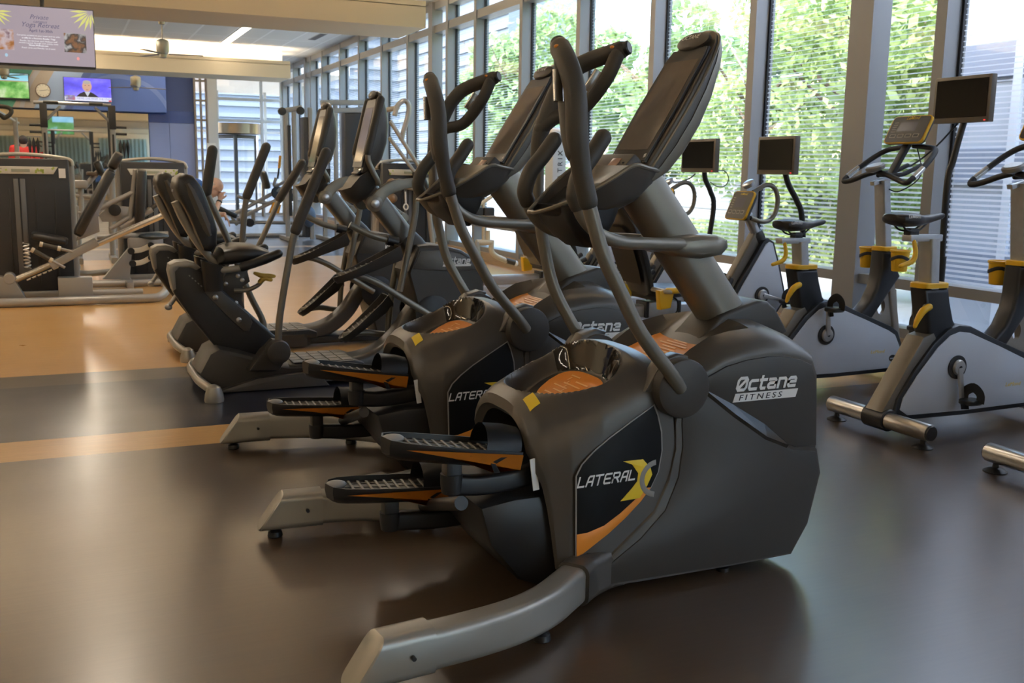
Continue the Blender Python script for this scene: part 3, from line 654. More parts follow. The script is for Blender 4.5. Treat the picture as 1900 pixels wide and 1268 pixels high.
    facep([(-.095,.045),(.095,.045),(.098,.20),(.090,.385),(-.090,.385),(-.098,.20)],.012,.0168,mat('console_display',(.19,.165,.14),.12,coat=.6,noise=.22,nscale=9),'display_screen',bz,0)  # paler base colour stands in for the reflection on the display
    facep([(-.105,.018),(-.095,.014),(-.092,.026),(-.102,.03)],.014,.0172,white,'bezel_badge',bz,0)
    facep([(.105,.018),(.095,.014),(.092,.026),(.102,.03)],.014,.0172,white,'bezel_badge',bz,0)
    b_=B(); rg=[]
    for k,(sc,h) in enumerate(((1,.012),(.96,.022),(.80,.028),(.4,.031))):
        rg.append([hd_pt(.092*sc*math.cos(a),.458+.034*sc*math.sin(a),h) for a in [2*PI*q/24 for q in range(24)]])
    loft(b_,rg); tb=t.part('top_badge',b_,shelldk,ch)
    t.part('badge_lettering',text_bm('OCTANE',.022,hd_pt(.055,.458,.032),(0,-1,0),U,.0006,bold=.006,shear=.2,sx=1.1),white,tb)
    # ---- swinging arms
    def arm(s,base,grip,loop_out,loop_in,plate):
        a=t.part('swing_arm',tube(B(),base,.0215),armp)
        t.part('arm_grip',tube(B(),grip,[.028]*2+[.031]*(len(grip)-2),dome=True),rub,a)
        b_=B(); tube(b_,loop_in,[.026]*len(loop_in),dome=True)
        t.part('grip_loop',b_,rub,a)
        e=V(grip[-1]); d=(e-V(grip[-2])).normalized(); b_=B(); lathe(b_,[(.024,0),(.024,.03),(.019,.034)],e,d,18); t.part('grip_end_cap',b_,blk,a)
        b_=B(); ell(b_,e-d*.018+V((-.022,-.012,.012)),(.009,.009,.006)); t.part('end_button',b_,orange,a)
        b_=sweep(B(),cr(plate,5),rrect(.030,.012,.005),up=(0,1,0)); t.part('pulse_sensor',b_,chrome,a)
    ys=2.50
    baseA=[at(x,y,Y=q) for x,y,q in ((1262,722,2.545),(1247,697,2.525),(1190,620,2.505),(1150,540,2.50),(1118,470,2.50),(1095,390,2.50),(1089,365,2.50))]
    gripA=[at(x,y,Y=q) for x,y,q in ((1091,375,2.50),(1079,318,2.50),(1071,250,2.50),(1069,190,2.51),(1063,150,2.53),(1052,116,2.57),(1040,90,2.63))]
    inA=[at(x,y,Y=q) for x,y,q in ((1066,285,2.51),(1058,250,2.54),(1053,200,2.585),(1048,150,2.62),(1043,98,2.63))]
    plA=[at(x,y,Y=q) for x,y,q in ((1046,190,2.575),(1045,165,2.585),(1044,132,2.595))]; plA=[p+V((-.026,-.02,0)) for p in plA]
    arm(-1,baseA,gripA,None,inA,plA)
    baseB=[at(x,y,Y=q) for x,y,q in ((1083,640,3.19),(1075,625,3.21),(1030,540,3.23),(1010,460,3.235),(999,380,3.24),(998,330,3.24),(999,285,3.24))]
    gripB=[at(x,y,Y=q) for x,y,q in ((999,290,3.24),(1001,255,3.24),(1013,220,3.235),(1037,165,3.23),(1065,130,3.215),(1090,115,3.19),(1128,101,3.13),(1152,93,3.09))]
    inB=[at(x,y,Y=q) for x,y,q in ((1003,240,3.235),(1030,218,3.21),(1070,208,3.17),(1100,180,3.13),(1128,140,3.10),(1146,100,3.09))]
    plB=[at(x,y,Y=q)+V((-.03,-.012,.006)) for x,y,q in ((1098,172,3.12),(1108,158,3.11),(1122,136,3.10))]
    arm(1,baseB,gripB,None,inB,plB)
    # pivot drums on both flanks
    for s in (-1,1):
        b_=B(); c=V((1.722,YC+s*.27,.648)); lathe(b_,[(.03,-.06),(.085,-.05),(.094,-.01),(.094,.050),(.091,.058),(.082,.062)],c,(0,s,0),32)
        dm=t.part('pivot_drum',b_,shelldk)
        b_=B(); prism(b_,[(1.60,.64),(1.66,.735),(1.72,.752),(1.76,.742),(1.72,.62)],YC+s*.23,YC+s*.292,.012); t.part('drum_fairing',b_,shell,dm)
    # ---- pedals and their arms
    def pedal(y0,nose,heel,dropn,name='foot_pedal'):
        """nose/heel: (x,z) of the tread ends"""
        n0=V((nose[0],y0,nose[1])); d=V((heel[0]-nose[0],0,heel[1]-nose[1])); Lp=d.length; d.normalize(); up=V((-d.z,0,d.x))
        def pp(a,yy,h): return n0+d*a+V((0,yy,0))+up*h
        out=[(0,.0),(.015,.045),(.05,.068),(.12,.080),(.25,.085),(Lp-.03,.082),(Lp,.078)]
        full=[(a,-w) for a,w in out]+[(a,w) for a,w in out[::-1][:-1]]
        b_=B(); rr=[[pp(.20+(a-.20)*k,w*k2,h) for a,w in full] for k,k2,h in ((.86,.45,-.040),(.96,.78,-.026),(1,1,0),(1,1,.020),(.975,.94,.020),(.96,.92,.003))]
        loft(b_,rr); p=t.part(name,b_,blks)
        b_=B(); 
        for k in range(11): sweep(b_,[pp(.055+k*.030,-.062,.0055),pp(.062+k*.030,.062,.0055)],rrect(.008,.005,.001),up=up)
        for yy in (-.04,0,.04): sweep(b_,[pp(.05,yy,.005),pp(.37,yy,.005)],rrect(.004,.003,.001),up=up)
        t.part('tread_ribs',b_,mat('tread_rubber',(.20,.19,.17),.5),p)
        ell(b_:=B(),pp(.035,0,.016),(.034,.03,.012)); t.part('heel_button',b_,greyp,p)
        for s in (-1,1):
            b_=B(); po=[(.05,.004),(.18,.008),(Lp-.002,.014),(Lp+.0,-.034),(Lp-.09,-.046),(.20,-.012)]
            wv=lambda a: .086 if .1<a<Lp else .080
            b_.faces.new([b_.verts.new(pp(a,s*(.0865-.0002*0+(.0 if h>-.01 else -.008)),h)) for a,h in po]); 
            bmesh.ops.solidify(b_,geom=b_.faces[:],thickness=.003); g=t.part('orange_flash',b_,orange,p)
            b_=B(); po=[(Lp-.075,.003),(Lp-.055,.005),(Lp-.085,-.020),(Lp-.065,-.045),(Lp-.085,-.047),(Lp-.102,-.018)]
            b_.faces.new([b_.verts.new(pp(a,s*(.0885 if h>-.01 else .081),h)) for a,h in po]); t.part('flash_swirl',b_,blk,g)
        b_=B(); rr=[]
        for k in range(9):
            a=PI*k/8; rr.append((-.072*math.cos(a),.012+.075*math.sin(a)))
        for (aa,sc) in ((Lp-.115,1.0),(Lp-.06,1.0),(Lp-.01,.9)): 
            pass
        A=[[b_.verts.new(pp(aa+.0*z,y*sc,z*sc)) for y,z in rr] for aa,sc in ((Lp-.115,.98),(Lp-.05,1.0),(Lp,.92))]; ring_faces(b_,A,loop=False)
        bmesh.ops.solidify(b_,geom=b_.faces[:],thickness=.008); t.part('toe_guard',b_,blks,p)
        return p
    pedal(YC-.165,(.80,.525),(1.215,.455),.05); pedal(YC+.165,(.715,.295),(1.135,.262),.05)
    for s,z0,xa in ((-1,.40,1.02),(1,.185,.93)):
        y=YC+s*.165
        b_=B(); box(b_,(xa,y,z0+.015),(.05,.05,.085),None,.008); lathe(b_,[(.03,-.03),(.034,0),(.034,.03)],(xa,y,z0-.02),seg=18); pb=t.part('pedal_bracket',b_,blk)
        t.part('pedal_arm',sweep(B(),cr([(xa-.02,y,z0-.02),(1.12,y,z0-.035),(1.28,y,z0-.02),(1.50,y,z0+.04)],5),rrect(.045,.062,.012),up=(0,0,1)),blk)
    b_=B(); tube(b_,[(1.05,YC-.17,.315),(1.05,YC+.17,.20)],.022,smooth=False); t.part('cross_shaft',b_,blk)
    b_=B(); box(b_,(1.26,YC-.235,.40),(.02,.004,.10),rot('Y',-8)); t.part('warning_label',b_,white,label='white warning label inside the hood')
    return t
LAT=make_lateral('lateral_elliptical','large charcoal lateral elliptical nearest the camera, in the middle of the photo','charcoal lateral ellipticals')
L2=dup(LAT.o,LAT.loc+V((.04,1.215,0)),'second charcoal lateral elliptical, standing just behind the nearest one','charcoal lateral ellipticals')
def drop(o):
    for q in list(o.children): drop(q)
    bpy.data.objects.remove(o)
for o in list(L2.children):                      # its near leg is drawn in, so that it clears the neighbour's
    n=o.name.split('.')[0]; c=sum((V(q) for q in o.bound_box),V())/8
    if c.y<0 and (n=='rear_leg' or (n=='levelling_foot' and c.x<-.6)): drop(o)
yc=LAT.loc.y; c=[(1.50,.235,.074),(1.40,.295,.076),(1.30,.375,.079),(1.20,.455,.083),(1.08,.520,.090),(.98,.552,.098)]
lg=link('rear_leg',sweep(B(),cr([(x,yc-y,z) for x,y,z in c],5),rrect(.088,.112,.022,4),up=(0,0,1)),silver,L2,LAT.loc)
link('leg_end_cap',sweep(B(),[(1.03,yc-.537,.101),(.955,yc-.556,.10)],rrect(.098,.124,.026,4),up=(0,0,1)),silver,lg,LAT.loc)
b_=B(); lathe(b_,[(.024,0),(.027,.004),(.024,.018),(.010,.026),(.010,.04)],(1.0,yc-.545,0),seg=20); link('levelling_foot',b_,blk,L2,LAT.loc)
# ================================================================ seated elliptical (recumbent seat, tall console, swing arms)
def make_seated(Yc,name,label,group,armN,armF):
    t=T(name,label,'elliptical',(1.5,Yc,0),group); y_=Yc
    dk=shelldk
    # rear pod over the base, plinth, floor bumpers
    b_=B(); rr=[]
    for k,(dy,sc) in enumerate(((-.20,.86),(-.185,.95),(-.14,1),(.14,1),(.185,.95),(.20,.86))):
        rr.append([V((.95+(x-.95)*sc,y_+dy,.03+(z-.03)*sc)) for x,z in ((.70,.02),(.672,.12),(.735,.235),(.79,.262),(.92,.225),(1.06,.175),(1.22,.130),(1.62,.115),(1.62,.02))])
    loft(b_,rr); pod=t.part('rear_pod',b_,dk)
    for s in (-1,1):
        b_=B(); prism(b_,[(.78,.004),(.79,.018),(1.00,.075),(1.345,.098),(1.43,.004)],y_+s*.20,y_+s*.245,.004); t.part('side_plinth',b_,shell,pod)
    b_=B(); tube(b_,[(.735,y_-.42,.055),(.70,y_-.36,.07),(.672,y_-.20,.080),(.668,y_,.082),(.672,y_+.20,.080),(.70,y_+.36,.07),(.735,y_+.42,.055)],.026,12); fb=t.part('rear_stabiliser',b_,silver)
    for s in (-1,1):
        b_=B(); lathe(b_,[(.052,0),(.054,.01),(.050,.045),(.036,.082),(.012,.098)],(.725,y_+s*.43,0),seg=22); t.part('floor_bumper',b_,silver,fb)
    # step platform and the long grey spine that sweeps up round the crank
    b_=B(); prism(b_,[(1.18,.11),(1.20,.135),(1.60,.142),(1.66,.12),(1.66,.08),(1.18,.08)],y_-.19,y_+.19,.01); sp=t.part('step_platform',b_,blks)
    b_=B()
    for i in range(5):
        for j in range(4): box(b_,(1.26+i*.075,y_-.135+j*.09,.143),(.066,.080,.004))
    t.part('step_tread',b_,mat('tread_rubber',(.20,.19,.17),.5),sp,kind='stuff')
    b_=B(); path=cr([(1.56,y_,.085),(1.70,y_,.105),(1.82,y_,.155),(1.93,y_,.25),(2.01,y_,.365),(2.10,y_,.47),(2.20,y_,.52),(2.30,y_,.50)],6)
    sweep(b_,path,rrect(.17,.10,.03,4),[(1.5-.7*min(1,i/22),1) for i in range(len(path))],up=(0,0,1)); t.part('spine',b_,shell)
    b_=B(); box(b_,(2.035,y_,.435),(.05,.07,.006),rot('Y',-50)); t.part('spine_badge',b_,yelg,label='small yellow badge on the spine')
    b_=B(); prism(b_,[(1.40,.02),(1.42,.075),(2.60,.075),(2.62,.02)],y_-.12,y_+.12,.01); t.part('base_rail',b_,blk)
    b_=B(); tube(b_,[(2.52,y_-.34,.06),(2.50,y_,.07),(2.52,y_+.34,.06)],.035,14); fs=t.part('front_stabiliser',b_,silver)
    # front shroud
    out=[(1.955,.675),(2.02,.835),(2.10,.842),(2.20,.832),(2.31,.805),(2.385,.762),(2.44,.705),(2.468,.655),(2.475,.50),(2.46,.25),(2.40,.08),(2.12,.08),(2.06,.30)]
    b_=B(); rr=[]
    for dy,k in ((-.155,.95),(-.145,.985),(-.12,1),(.12,1),(.145,.985),(.155,.95)): rr.append([V((2.25+(x-2.25)*k,y_+dy,.45+(z-.45)*k)) for x,z in out])
    loft(b_,rr); sh=t.part('front_shroud',b_,dk)
    for s in (-1,1):
        b_=B(); prism(b_,[(1.985,.69),(2.035,.805),(2.20,.803),(2.30,.778),(2.37,.737),(2.43,.68),(2.44,.668),(2.20,.672)],y_+s*.1525,y_+s*.159,.003); up_=t.part('shroud_cap',b_,shell,sh)
        xd=1 if s<0 else -1
        t.part('brand_lettering',stroke_bm('Octane',.036,(2.187 if s<0 else 2.385,y_+s*.1592,.723),(xd,0,-.03),(0,0,1),.23,.25,.72,.38),white,up_)
        b_=B(); prism(b_,[(2.182,.700),(2.372,.700),(2.376,.714),(2.186,.714)],y_+s*.159,y_+s*.1605); t.part('brand_bar',b_,white,up_)
        b_=B(); lathe(b_,[(.115,0),(.120,.008),(.10,.016)],(2.12,y_+s*.16,.40),(0,s,0),32); t.part('crank_disc',b_,blk,sh)
    # mast, boot and console, as on the other machines
    b_=B(); a0,a1=V((2.06,y_,.79)),V((1.72,y_,1.20)); path=[a0.lerp(a1,k/8) for k in range(9)]
    sweep(b_,path,rrect(.125,.115,.03,4),up=(0,1,0)); ms=t.part('mast',b_,mat('gunmetal',(.13,.125,.115),.34,.5))
    b_=B(); sweep(b_,[V((2.10,y_,.72)),V((2.02,y_,.835)),V((1.98,y_,.88))],rrect(.15,.16,.04,4),[1.15,1,.9],up=(0,1,0)); t.part('mast_boot',b_,dk)
    A=V((1.686,y_,1.310)); U=V((.100,0,.412)).normalized(); N=V((-U.z,0,U.x))
    def hp(y,u,n): return A+U*u+N*n+V((0,y,0))
    prof=[(-.03,.10,.03),(.0,.112,.075),(.08,.124,.115),(.18,.128,.125),(.28,.124,.110),(.37,.112,.080),(.42,.098,.055),(.46,.075,.032),(.475,.045,.018)]
    rr=[[hp(w*math.copysign(abs(math.cos(a))**.6,math.cos(a)),u,(.0 if math.sin(a)>0 else -dp_*abs(math.sin(a))**.5)) for a in [2*PI*k/30 for k in range(30)]] for u,w,dp_ in prof]
    ch=t.part('console_housing',loft(B(),rr),shell,smooth=45)
    def face(poly,n,m,nm,par,th=.012):
        b_=B(); a=[b_.verts.new(hp(y,u,n-th)) for y,u in poly]; c=[b_.verts.new(hp(y,u,n)) for y,u in poly]; b_.faces.new(c); b_.faces.new(a[::-1])
        for i in range(len(poly)): b_.faces.new((a[i],a[(i+1)%len(poly)],c[(i+1)%len(poly)],c[i]))
        return t.part(nm,b_,m,par)
    bz=face([(-.105,0),(.105,0),(.110,.2),(.098,.39),(.088,.42),(-.088,.42),(-.098,.39),(-.110,.2)],.012,blks,'display_bezel',ch)
    face([(-.085,.035),(.085,.035),(.086,.2),(.078,.37),(-.078,.37),(-.086,.2)],.0135,mat('reflective_display',(.20,.18,.155),.12,coat=.4),'display_screen',bz,.003)
    b_=B(); rr=[[hp(.075*sc*math.cos(a),.448+.030*sc*math.sin(a),h) for a in [2*PI*q/22 for q in range(22)]] for sc,h in ((1,.0),(.96,.016),(.75,.024),(.3,.027))]; loft(b_,rr); tb=t.part('top_badge',b_,dk,ch)
    t.part('badge_print',text_bm('OCTANE',.017,hp(.045,.44,.028),(0,-1,0),U,.0005,bold=.006,shear=.2),white,tb)
    b_=B(); rr=[]
    for (hx,hz),(rx,rz),w in zip([(1.565,1.165),(1.60,1.105),(1.66,1.085),(1.72,1.12),(1.785,1.20)],[(1.565,1.172),(1.61,1.19),(1.66,1.255),(1.72,1.295),(1.80,1.30)],[.05,.10,.125,.125,.09]):
        rr.append([V((rx+(hx-rx)*.5*math.sin(PI*k/12),y_+w*(-1+k/6),rz-(rz-hz)*math.sqrt(max(0,1-abs(-1+k/6)**3)))) for k in range(13)])
    loft(b_,rr); tr=t.part('console_tray',b_,dk,smooth=45)
    b_=B(); box(b_,(1.685,y_-.01,1.292),(.07,.14,.012),rot('Y',-38),.003); kp=t.part('keypad',b_,blk,tr)
    b_=B(); box(b_,(1.684,y_-.045,1.298),(.016,.02,.008),rot('Y',-38)); t.part('lit_digit',b_,mat('amber_digit',(.9,.7,.5),.3,emit=(1,.75,.5),es=1.5),kp)
    for s in (-1,1):
        g=[(1.775,.11,1.215),(1.765,.135,1.235),(1.735,.140,1.29),(1.705,.140,1.365),(1.715,.140,1.44),(1.735,.140,1.51)]
        h=t.part('console_grip',tube(B(),[(x,y_+s*y,z) for x,y,z in g],.017,12),armp)
        t.part('grip_foam',tube(B(),[(1.707,y_+s*.140,1.40),(1.735,y_+s*.14,1.51),(1.79,y_+s*.14,1.715)],.024,14,dome=True),rub,h)
    # drive links beside the mast, tie rods, pedal bars and pedals
    for s,zz in ((-1,0),(1,-.02)):
        ys=y_+s*.15; b_=B()
        path=cr([(1.741,ys,1.095),(1.80,ys,1.165),(1.88,ys,1.205),(2.015,ys,1.225)] if s<0 else [(1.741,ys,1.095),(1.84,ys,1.09),(1.93,ys,1.05),(2.02,ys,.995)],5)
        sweep(b_,path,rrect(.075,.018,.006),[1.1]*4+[1]*(len(path)-8)+[.8]*4,up=(0,1,0)); lk=t.part('drive_link',b_,armp)
        b_=B(); lathe(b_,[(.048,-.03),(.05,.012),(.040,.018)],(1.741,ys,1.095),(0,s,0),24); t.part('link_hub',b_,armp,lk); b_=B(); lathe(b_,[(.030,-.03),(.034,.02),(.028,.028)],path[-1],(0,s,0),20); t.part('link_hub',b_,armp,lk)
        b_=B(); lathe(b_,[(.026,.018),(.026,.026),(.020,.029)],(1.741,ys,1.095),(0,s,0),20); t.part('hub_cap',b_,steel,lk)
        e=path[-1]
        if s<0: rod=[(2.015,ys,1.215),(2.005,ys,1.06),(1.984,ys,.936),(1.945,ys,.75),(1.902,ys+.0,.551)]; bar=[(1.50,ys-.02,.66),(1.62,ys-.02,.662),(1.748,ys-.02,.613),(1.889,ys-.02,.524),(2.093,ys-.02,.398)]; P0,P1=V((1.47,ys-.04,.655)),V((1.885,ys-.04,.80))
        else: rod=[tuple(e),(2.00,ys,.82),(1.96,ys,.62),(1.93,ys,.42),(1.915,ys,.25)]; bar=[(1.62,ys+.02,.235),(1.76,ys+.02,.250),(1.95,ys+.02,.235),(2.10,ys+.02,.36)]; P0,P1=V((1.60,ys+.04,.215)),V((1.935,ys+.04,.455))
        t.part('tie_rod',tube(B(),rod,.020,12),armp); t.part('pedal_bar',tube(B(),bar,.021,12),armp)
        d=(P1-P0); L=d.length; d.normalize(); up=V((-d.z,0,d.x))
        def pp(a,yy,h): return P0+d*a+V((0,yy,0))+up*h
        outl=[(0,.012),(.015,.040),(.05,.058),(.15,.068),(L-.06,.072),(L,.066)]; full=[(a,-w) for a,w in outl]+[(a,w) for a,w in outl[::-1]]
        b_=B(); rr=[[pp(.2+(a-.2)*k,w*k2,h+hh*(max(0,a)/L)**2) for a,w in full] for k,k2,h,hh in ((.94,.7,-.045,0),(1,.95,-.02,0),(1.01,1.05,.002,.045),(.99,.97,.002,.045),(.97,.88,-.006,0))]
        loft(b_,rr); pd=t.part('foot_pedal',b_,dk)
        b_=B()
        for k in range(9): sweep(b_,[pp(.04+k*.036,-.050,-.002),pp(.05+k*.036,.050,-.002)],rrect(.008,.005,.001),up=up)
        t.part('tread_ribs',b_,mat('tread_rubber',(.20,.19,.17),.5),pd)
    # pegs across the mast
    b_=B(); tube(b_,[(1.60,y_-.10,.965),(1.72,y_-.11,.905),(1.86,y_-.11,.865)],.021,12); pg=t.part('side_peg',b_,armp)
    b_=B(); tube(b_,[(1.83,y_-.115,.872),(1.90,y_-.115,.855)],.032,14,smooth=False); t.part('peg_cap',b_,blk,pg)
    # inclined seat beam
    b_=B(); beam=[(.545,.705),(.552,.735),(.585,.752),(.640,.755),(.690,.738),(.74,.690),(1.05,.385),(1.15,.285),(1.12,.20),(1.00,.13),(.86,.15),(.80,.23),(.66,.42),(.565,.575)]
    prism(b_,beam,y_-.075,y_+.075,.02,seg=3); sb=t.part('seat_beam',b_,blk)
    b_=B(); prism(b_,[(.540,.700),(.548,.74),(.585,.760),(.645,.762),(.695,.745),(.72,.72),(.695,.705),(.66,.722),(.60,.722),(.578,.70),(.580,.60),(.560,.59)],y_-.079,y_+.079,.008); t.part('beam_end_cap',b_,silver,sb)
    b_=B(); tube(b_,[(.59,y_,.56),(.555,y_,.51),(.54,y_,.495)],.014,10); ell(b_,(.538,y_-.012,.488),(.022,.03,.018)); t.part('seat_release_pin',b_,silver,sb)
    for s in (-1,1):
        b_=B(); prism(b_,[(.735,.575),(.755,.605),(.80,.605),(.86,.55),(.985,.435),(1.005,.385),(.985,.335),(.955,.335),(.86,.43)],y_+s*.074,y_+s*.083,.004); pl=t.part('side_plate',b_,shell,sb)
        for x,z in ((.795,.545),(.925,.405)):
            b_=B(); lathe(b_,[(.016,0),(.016,.006),(.010,.009)],(x,y_+s*.083,z),(0,s,0),16); t.part('plate_bolt',b_,steel,pl)
        # row of tiny setting numbers reads as a pale strip
        b_=B(); 
        for k in range(7): box(b_,(.655+k*.016,y_+s*.0755,.675-k*.0155),(.010,.002,.006),rot('Y',44))
        t.part('setting_scale',b_,mat('scale_print',(.28,.28,.27),.5),sb,kind='stuff')
    # carriage, seat pan, back support
    for s in (-1,1):
        b_=B(); prism(b_,[(.82,.68),(.985,.70),(1.0,.63),(.955,.60),(.95,.52),(.965,.475),(.94,.43),(.86,.46),(.80,.56)],y_+s*.055,y_+s*.063,.002); cg=t.part('seat_carriage',b_,shell)
        for x,z in ((.86,.62),(.915,.505),(.93,.665),(.955,.64)):
            b_=B(); lathe(b_,[(.013,0),(.013,.005),(.007,.008)],(x,y_+s*.063,z),(0,s,0),14); t.part('carriage_bolt',b_,steel,cg)
    b_=B(); rr=[]
    for x,w,h,z in ((.815,.13,.06,.765),(.84,.185,.095,.785),(.92,.215,.11,.80),(1.02,.205,.10,.80),(1.10,.17,.075,.785),(1.125,.10,.045,.77)):
        rr.append([V((x,y_+w*math.copysign(abs(math.cos(a))**.5,math.cos(a)),z+h*.5*math.copysign(abs(math.sin(a))**.6,math.sin(a)))) for a in [2*PI*k/26 for k in range(26)]])
    loft(b_,rr); t.part('seat_pan',b_,padm)
    b_=B(); sweep(b_,cr([(.60,y_,1.10),(.645,y_,.99),(.735,y_,.835),(.84,y_,.715),(.93,y_,.66)],5),rrect(.045,.11,.015),up=(0,1,0)); t.part('back_support',b_,silver)
    # backrest: shell, grey side welt, pad
    bk=[(.585,1.185),(.598,1.235),(.64,1.262),(.685,1.250),(.735,1.185),(.79,1.03),(.812,.945),(.806,.85),(.775,.815),(.735,.822),(.70,.90),(.655,1.02),(.60,1.13)]
    b_=B(); rr=[]
    for dy,k in ((-.175,.62),(-.168,.86),(-.15,.97),(-.10,1),(.10,1),(.15,.97),(.168,.86),(.175,.62)): rr.append([V((.70+(x-.70)*k,y_+dy,1.03+(z-1.03)*(.6+.4*k))) for x,z in bk])
    loft(b_,rr); br=t.part('backrest',b_,padm,smooth=50)
    for s in (-1,1):
        b_=B(); rr=[]
        for (x,z),w in zip(((.650,1.205),(.675,1.15),(.71,1.06),(.745,.97),(.765,.91)),(.014,.028,.032,.030,.014)): rr.append([V((x-w,y_+s*.170,z-w*.35)),V((x,y_+s*.190,z)),V((x+w,y_+s*.170,z+w*.35))])
        R=[[b_.verts.new(p) for p in q] for q in rr]; ring_faces(b_,R,loop=False); bmesh.ops.solidify(b_,geom=b_.faces[:],thickness=.01); t.part('side_welt',b_,padg,br)
    t.part('back_print',text_bm('OCTANE',.022,(.587,y_+.055,1.155),(0,-1,0),(.12,0,1),.0012,bold=.01),mat('worn_print',(.5,.5,.48),.5),br)
    # drink bins, arm rests
    for s in (-1,1):
        b_=B(); rr=[]
        for z,k in ((.595,.80),(.61,.86),(.735,1),(.752,1.04),(.752,.93),(.63,.80)): rr.append([V((.775+a*k,y_+s*.165+c_*k,z+(.02*(-a)/.06 if z>.7 else 0))) for a,c_ in rrect(.125,.12,.04,4)])
        loft(b_,rr); t.part('drink_bin',b_,blks)
        b_=B(); tube(b_,[(.80,y_+s*.20,.715),(.89,y_+s*.215,.722),(.96,y_+s*.22,.738),(1.06,y_+s*.225,.772)],.020,12); ar=t.part('arm_rest',b_,silver)
        b_=B(); tube(b_,[(.935,y_+s*.22,.733),(1.06,y_+s*.225,.775),(1.14,y_+s*.225,.806)],[.027,.029,.026],14,dome=True); t.part('arm_rest_grip',b_,padm,ar)
        b_=B(); tube(b_,[(.80,y_+s*.20,.715),(.80,y_+s*.10,.70),(.85,y_+s*.05,.68)],.018,10); t.part('arm_rest_bracket',b_,silver,ar)
    b_=B(); tube(b_,[(.90,y_-.10,.585),(.97,y_-.11,.585),(1.03,y_-.12,.61),(1.06,y_-.125,.64)],.013,10); lv=t.part('recline_lever',b_,armp)
    b_=B(); tube(b_,[(1.02,y_-.125,.685),(1.06,y_-.13,.67),(1.10,y_-.13,.668),(1.13,y_-.13,.665)],[.010,.016,.014,.010],10,dome=True); tube(b_,[(1.05,y_-.125,.635),(1.075,y_-.13,.655),(1.11,y_-.13,.645)],[.016,.016,.012],10,dome=True); t.part('lever_tip',b_,mat('worn_yellow_tip',(.50,.33,.05),.5),lv,label='worn yellow lever tip')
    # swing arms
    for s,pts in ((-1,armN),(1,armF)):
        a=t.part('swing_arm',tube(B(),pts[:-1],.020,14),armp)
        q=V(pts[-3]).lerp(V(pts[-2]),.55)
        t.part('arm_grip',tube(B(),[V(pts[-2])-(V(pts[-1])-V(pts[-2]))*.02,V(pts[-2]).lerp(V(pts[-1]),.5),V(pts[-1])],.031,14,dome=True),rub,a)
        b_=B(); lathe(b_,[(.05,-.05),(.068,-.03),(.072,.02),(.066,.05),(.05,.056)],(1.105,y_+s*.315,.245),(0,s,0),26); dr=t.part('pivot_drum',b_,dk)
        b_=B(); prism(b_,[(.94,.13),(1.02,.24),(1.09,.305),(1.15,.29),(1.165,.20),(1.12,.12)],y_+s*.17,y_+s*.29,.015); t.part('drum_bracket',b_,dk,dr)
    return t
yc=6.13
make_seated(6.13,'seated_elliptical','seated elliptical with tall black backrest, nearer one behind the lateral ellipticals','seated ellipticals',
 [(1.109,5.815,.26),(1.115,5.80,.412),(1.14,5.80,.569),(1.182,5.80,.786),(1.205,5.80,.90),(1.225,5.80,.955),(1.405,5.80,1.39)],
 [(1.14,6.445,.26),(1.136,6.46,.337),(1.053,6.46,.524),(.943,6.46,.836),(.85,6.46,1.06),(.818,6.46,1.15),(.861,6.46,1.40)])
make_seated(7.39,'seated_elliptical','seated elliptical with tall black backrest, farther one, next to the leg press','seated ellipticals',
 [(1.105,7.075,.26),(1.10,7.06,.50),(1.118,7.06,.78),(1.14,7.06,1.0),(1.155,7.06,1.09),(1.162,7.06,1.115),(1.297,7.06,1.44)],
 [(1.12,7.705,.26),(1.20,7.72,.46),(1.345,7.72,.72),(1.45,7.72,.94),(1.50,7.72,1.05),(1.512,7.72,1.075),(1.683,7.72,1.34)])
# ================================================================ exercise bikes by the glass
beamlt=mat('beige_tube',(.46,.42,.33),.38,.2)
tan=mat('tan_plate',(.30,.28,.25),.42,.3)
galv=mat('galvanised_post',(.50,.52,.53),.35,.7,noise=.12,nscale=30)
lcd=mat('grey_lcd',(.12,.12,.15),.2); conface=mat('console_face',(.045,.042,.036),.4)
bandm=mat('black_rubber',(.015,.015,.016),.6)
def saddle_bm(x,y,z):
    b_=B(); rr=[]
    for dx,w,h,dz in ((0,.045,.03,-.005),(.02,.078,.055,.0),(.07,.092,.07,.004),(.13,.082,.066,.002),(.18,.052,.052,-.008),(.23,.033,.042,-.012),(.29,.026,.036,-.004),(.335,.022,.030,.0),(.352,.012,.018,-.004)):
        rg=[]
        for k in range(20):
            a=2*PI*k/20; c_,s_=math.cos(a),math.sin(a); rg.append(V((x+dx,y+w*math.copysign(abs(c_)**.8,c_),z+dz-h*.5+ (h*.5 if s_>0 else h*.55)*math.copysign(abs(s_)**.75,s_))))
        rr.append(rg)
    return loft(b_,rr)
def cup(t,x,y,z,par=None):
    b_=B(); lathe(b_,[(.042,-.128),(.046,-.125),(.056,-.01),(.061,-.006),(.061,.004),(.055,.006),(.052,-.01),(.045,-.11)],(x,y,z),seg=24)
    c=t.part('drink_cup',b_,yell,par,label='yellow drink cup')
    b_=B(); 
    for h in (-.045,): 
        R=[V((x+.055*math.cos(a),y+.055*math.sin(a),z+h+.012*math.sin(2*a))) for a in [2*PI*k/20 for k in range(20)]]; sweep(b_,R,rrect(.005,.020,.002),up=(0,0,1),closed=True)
    t.part('cup_strap',b_,bandm,c)
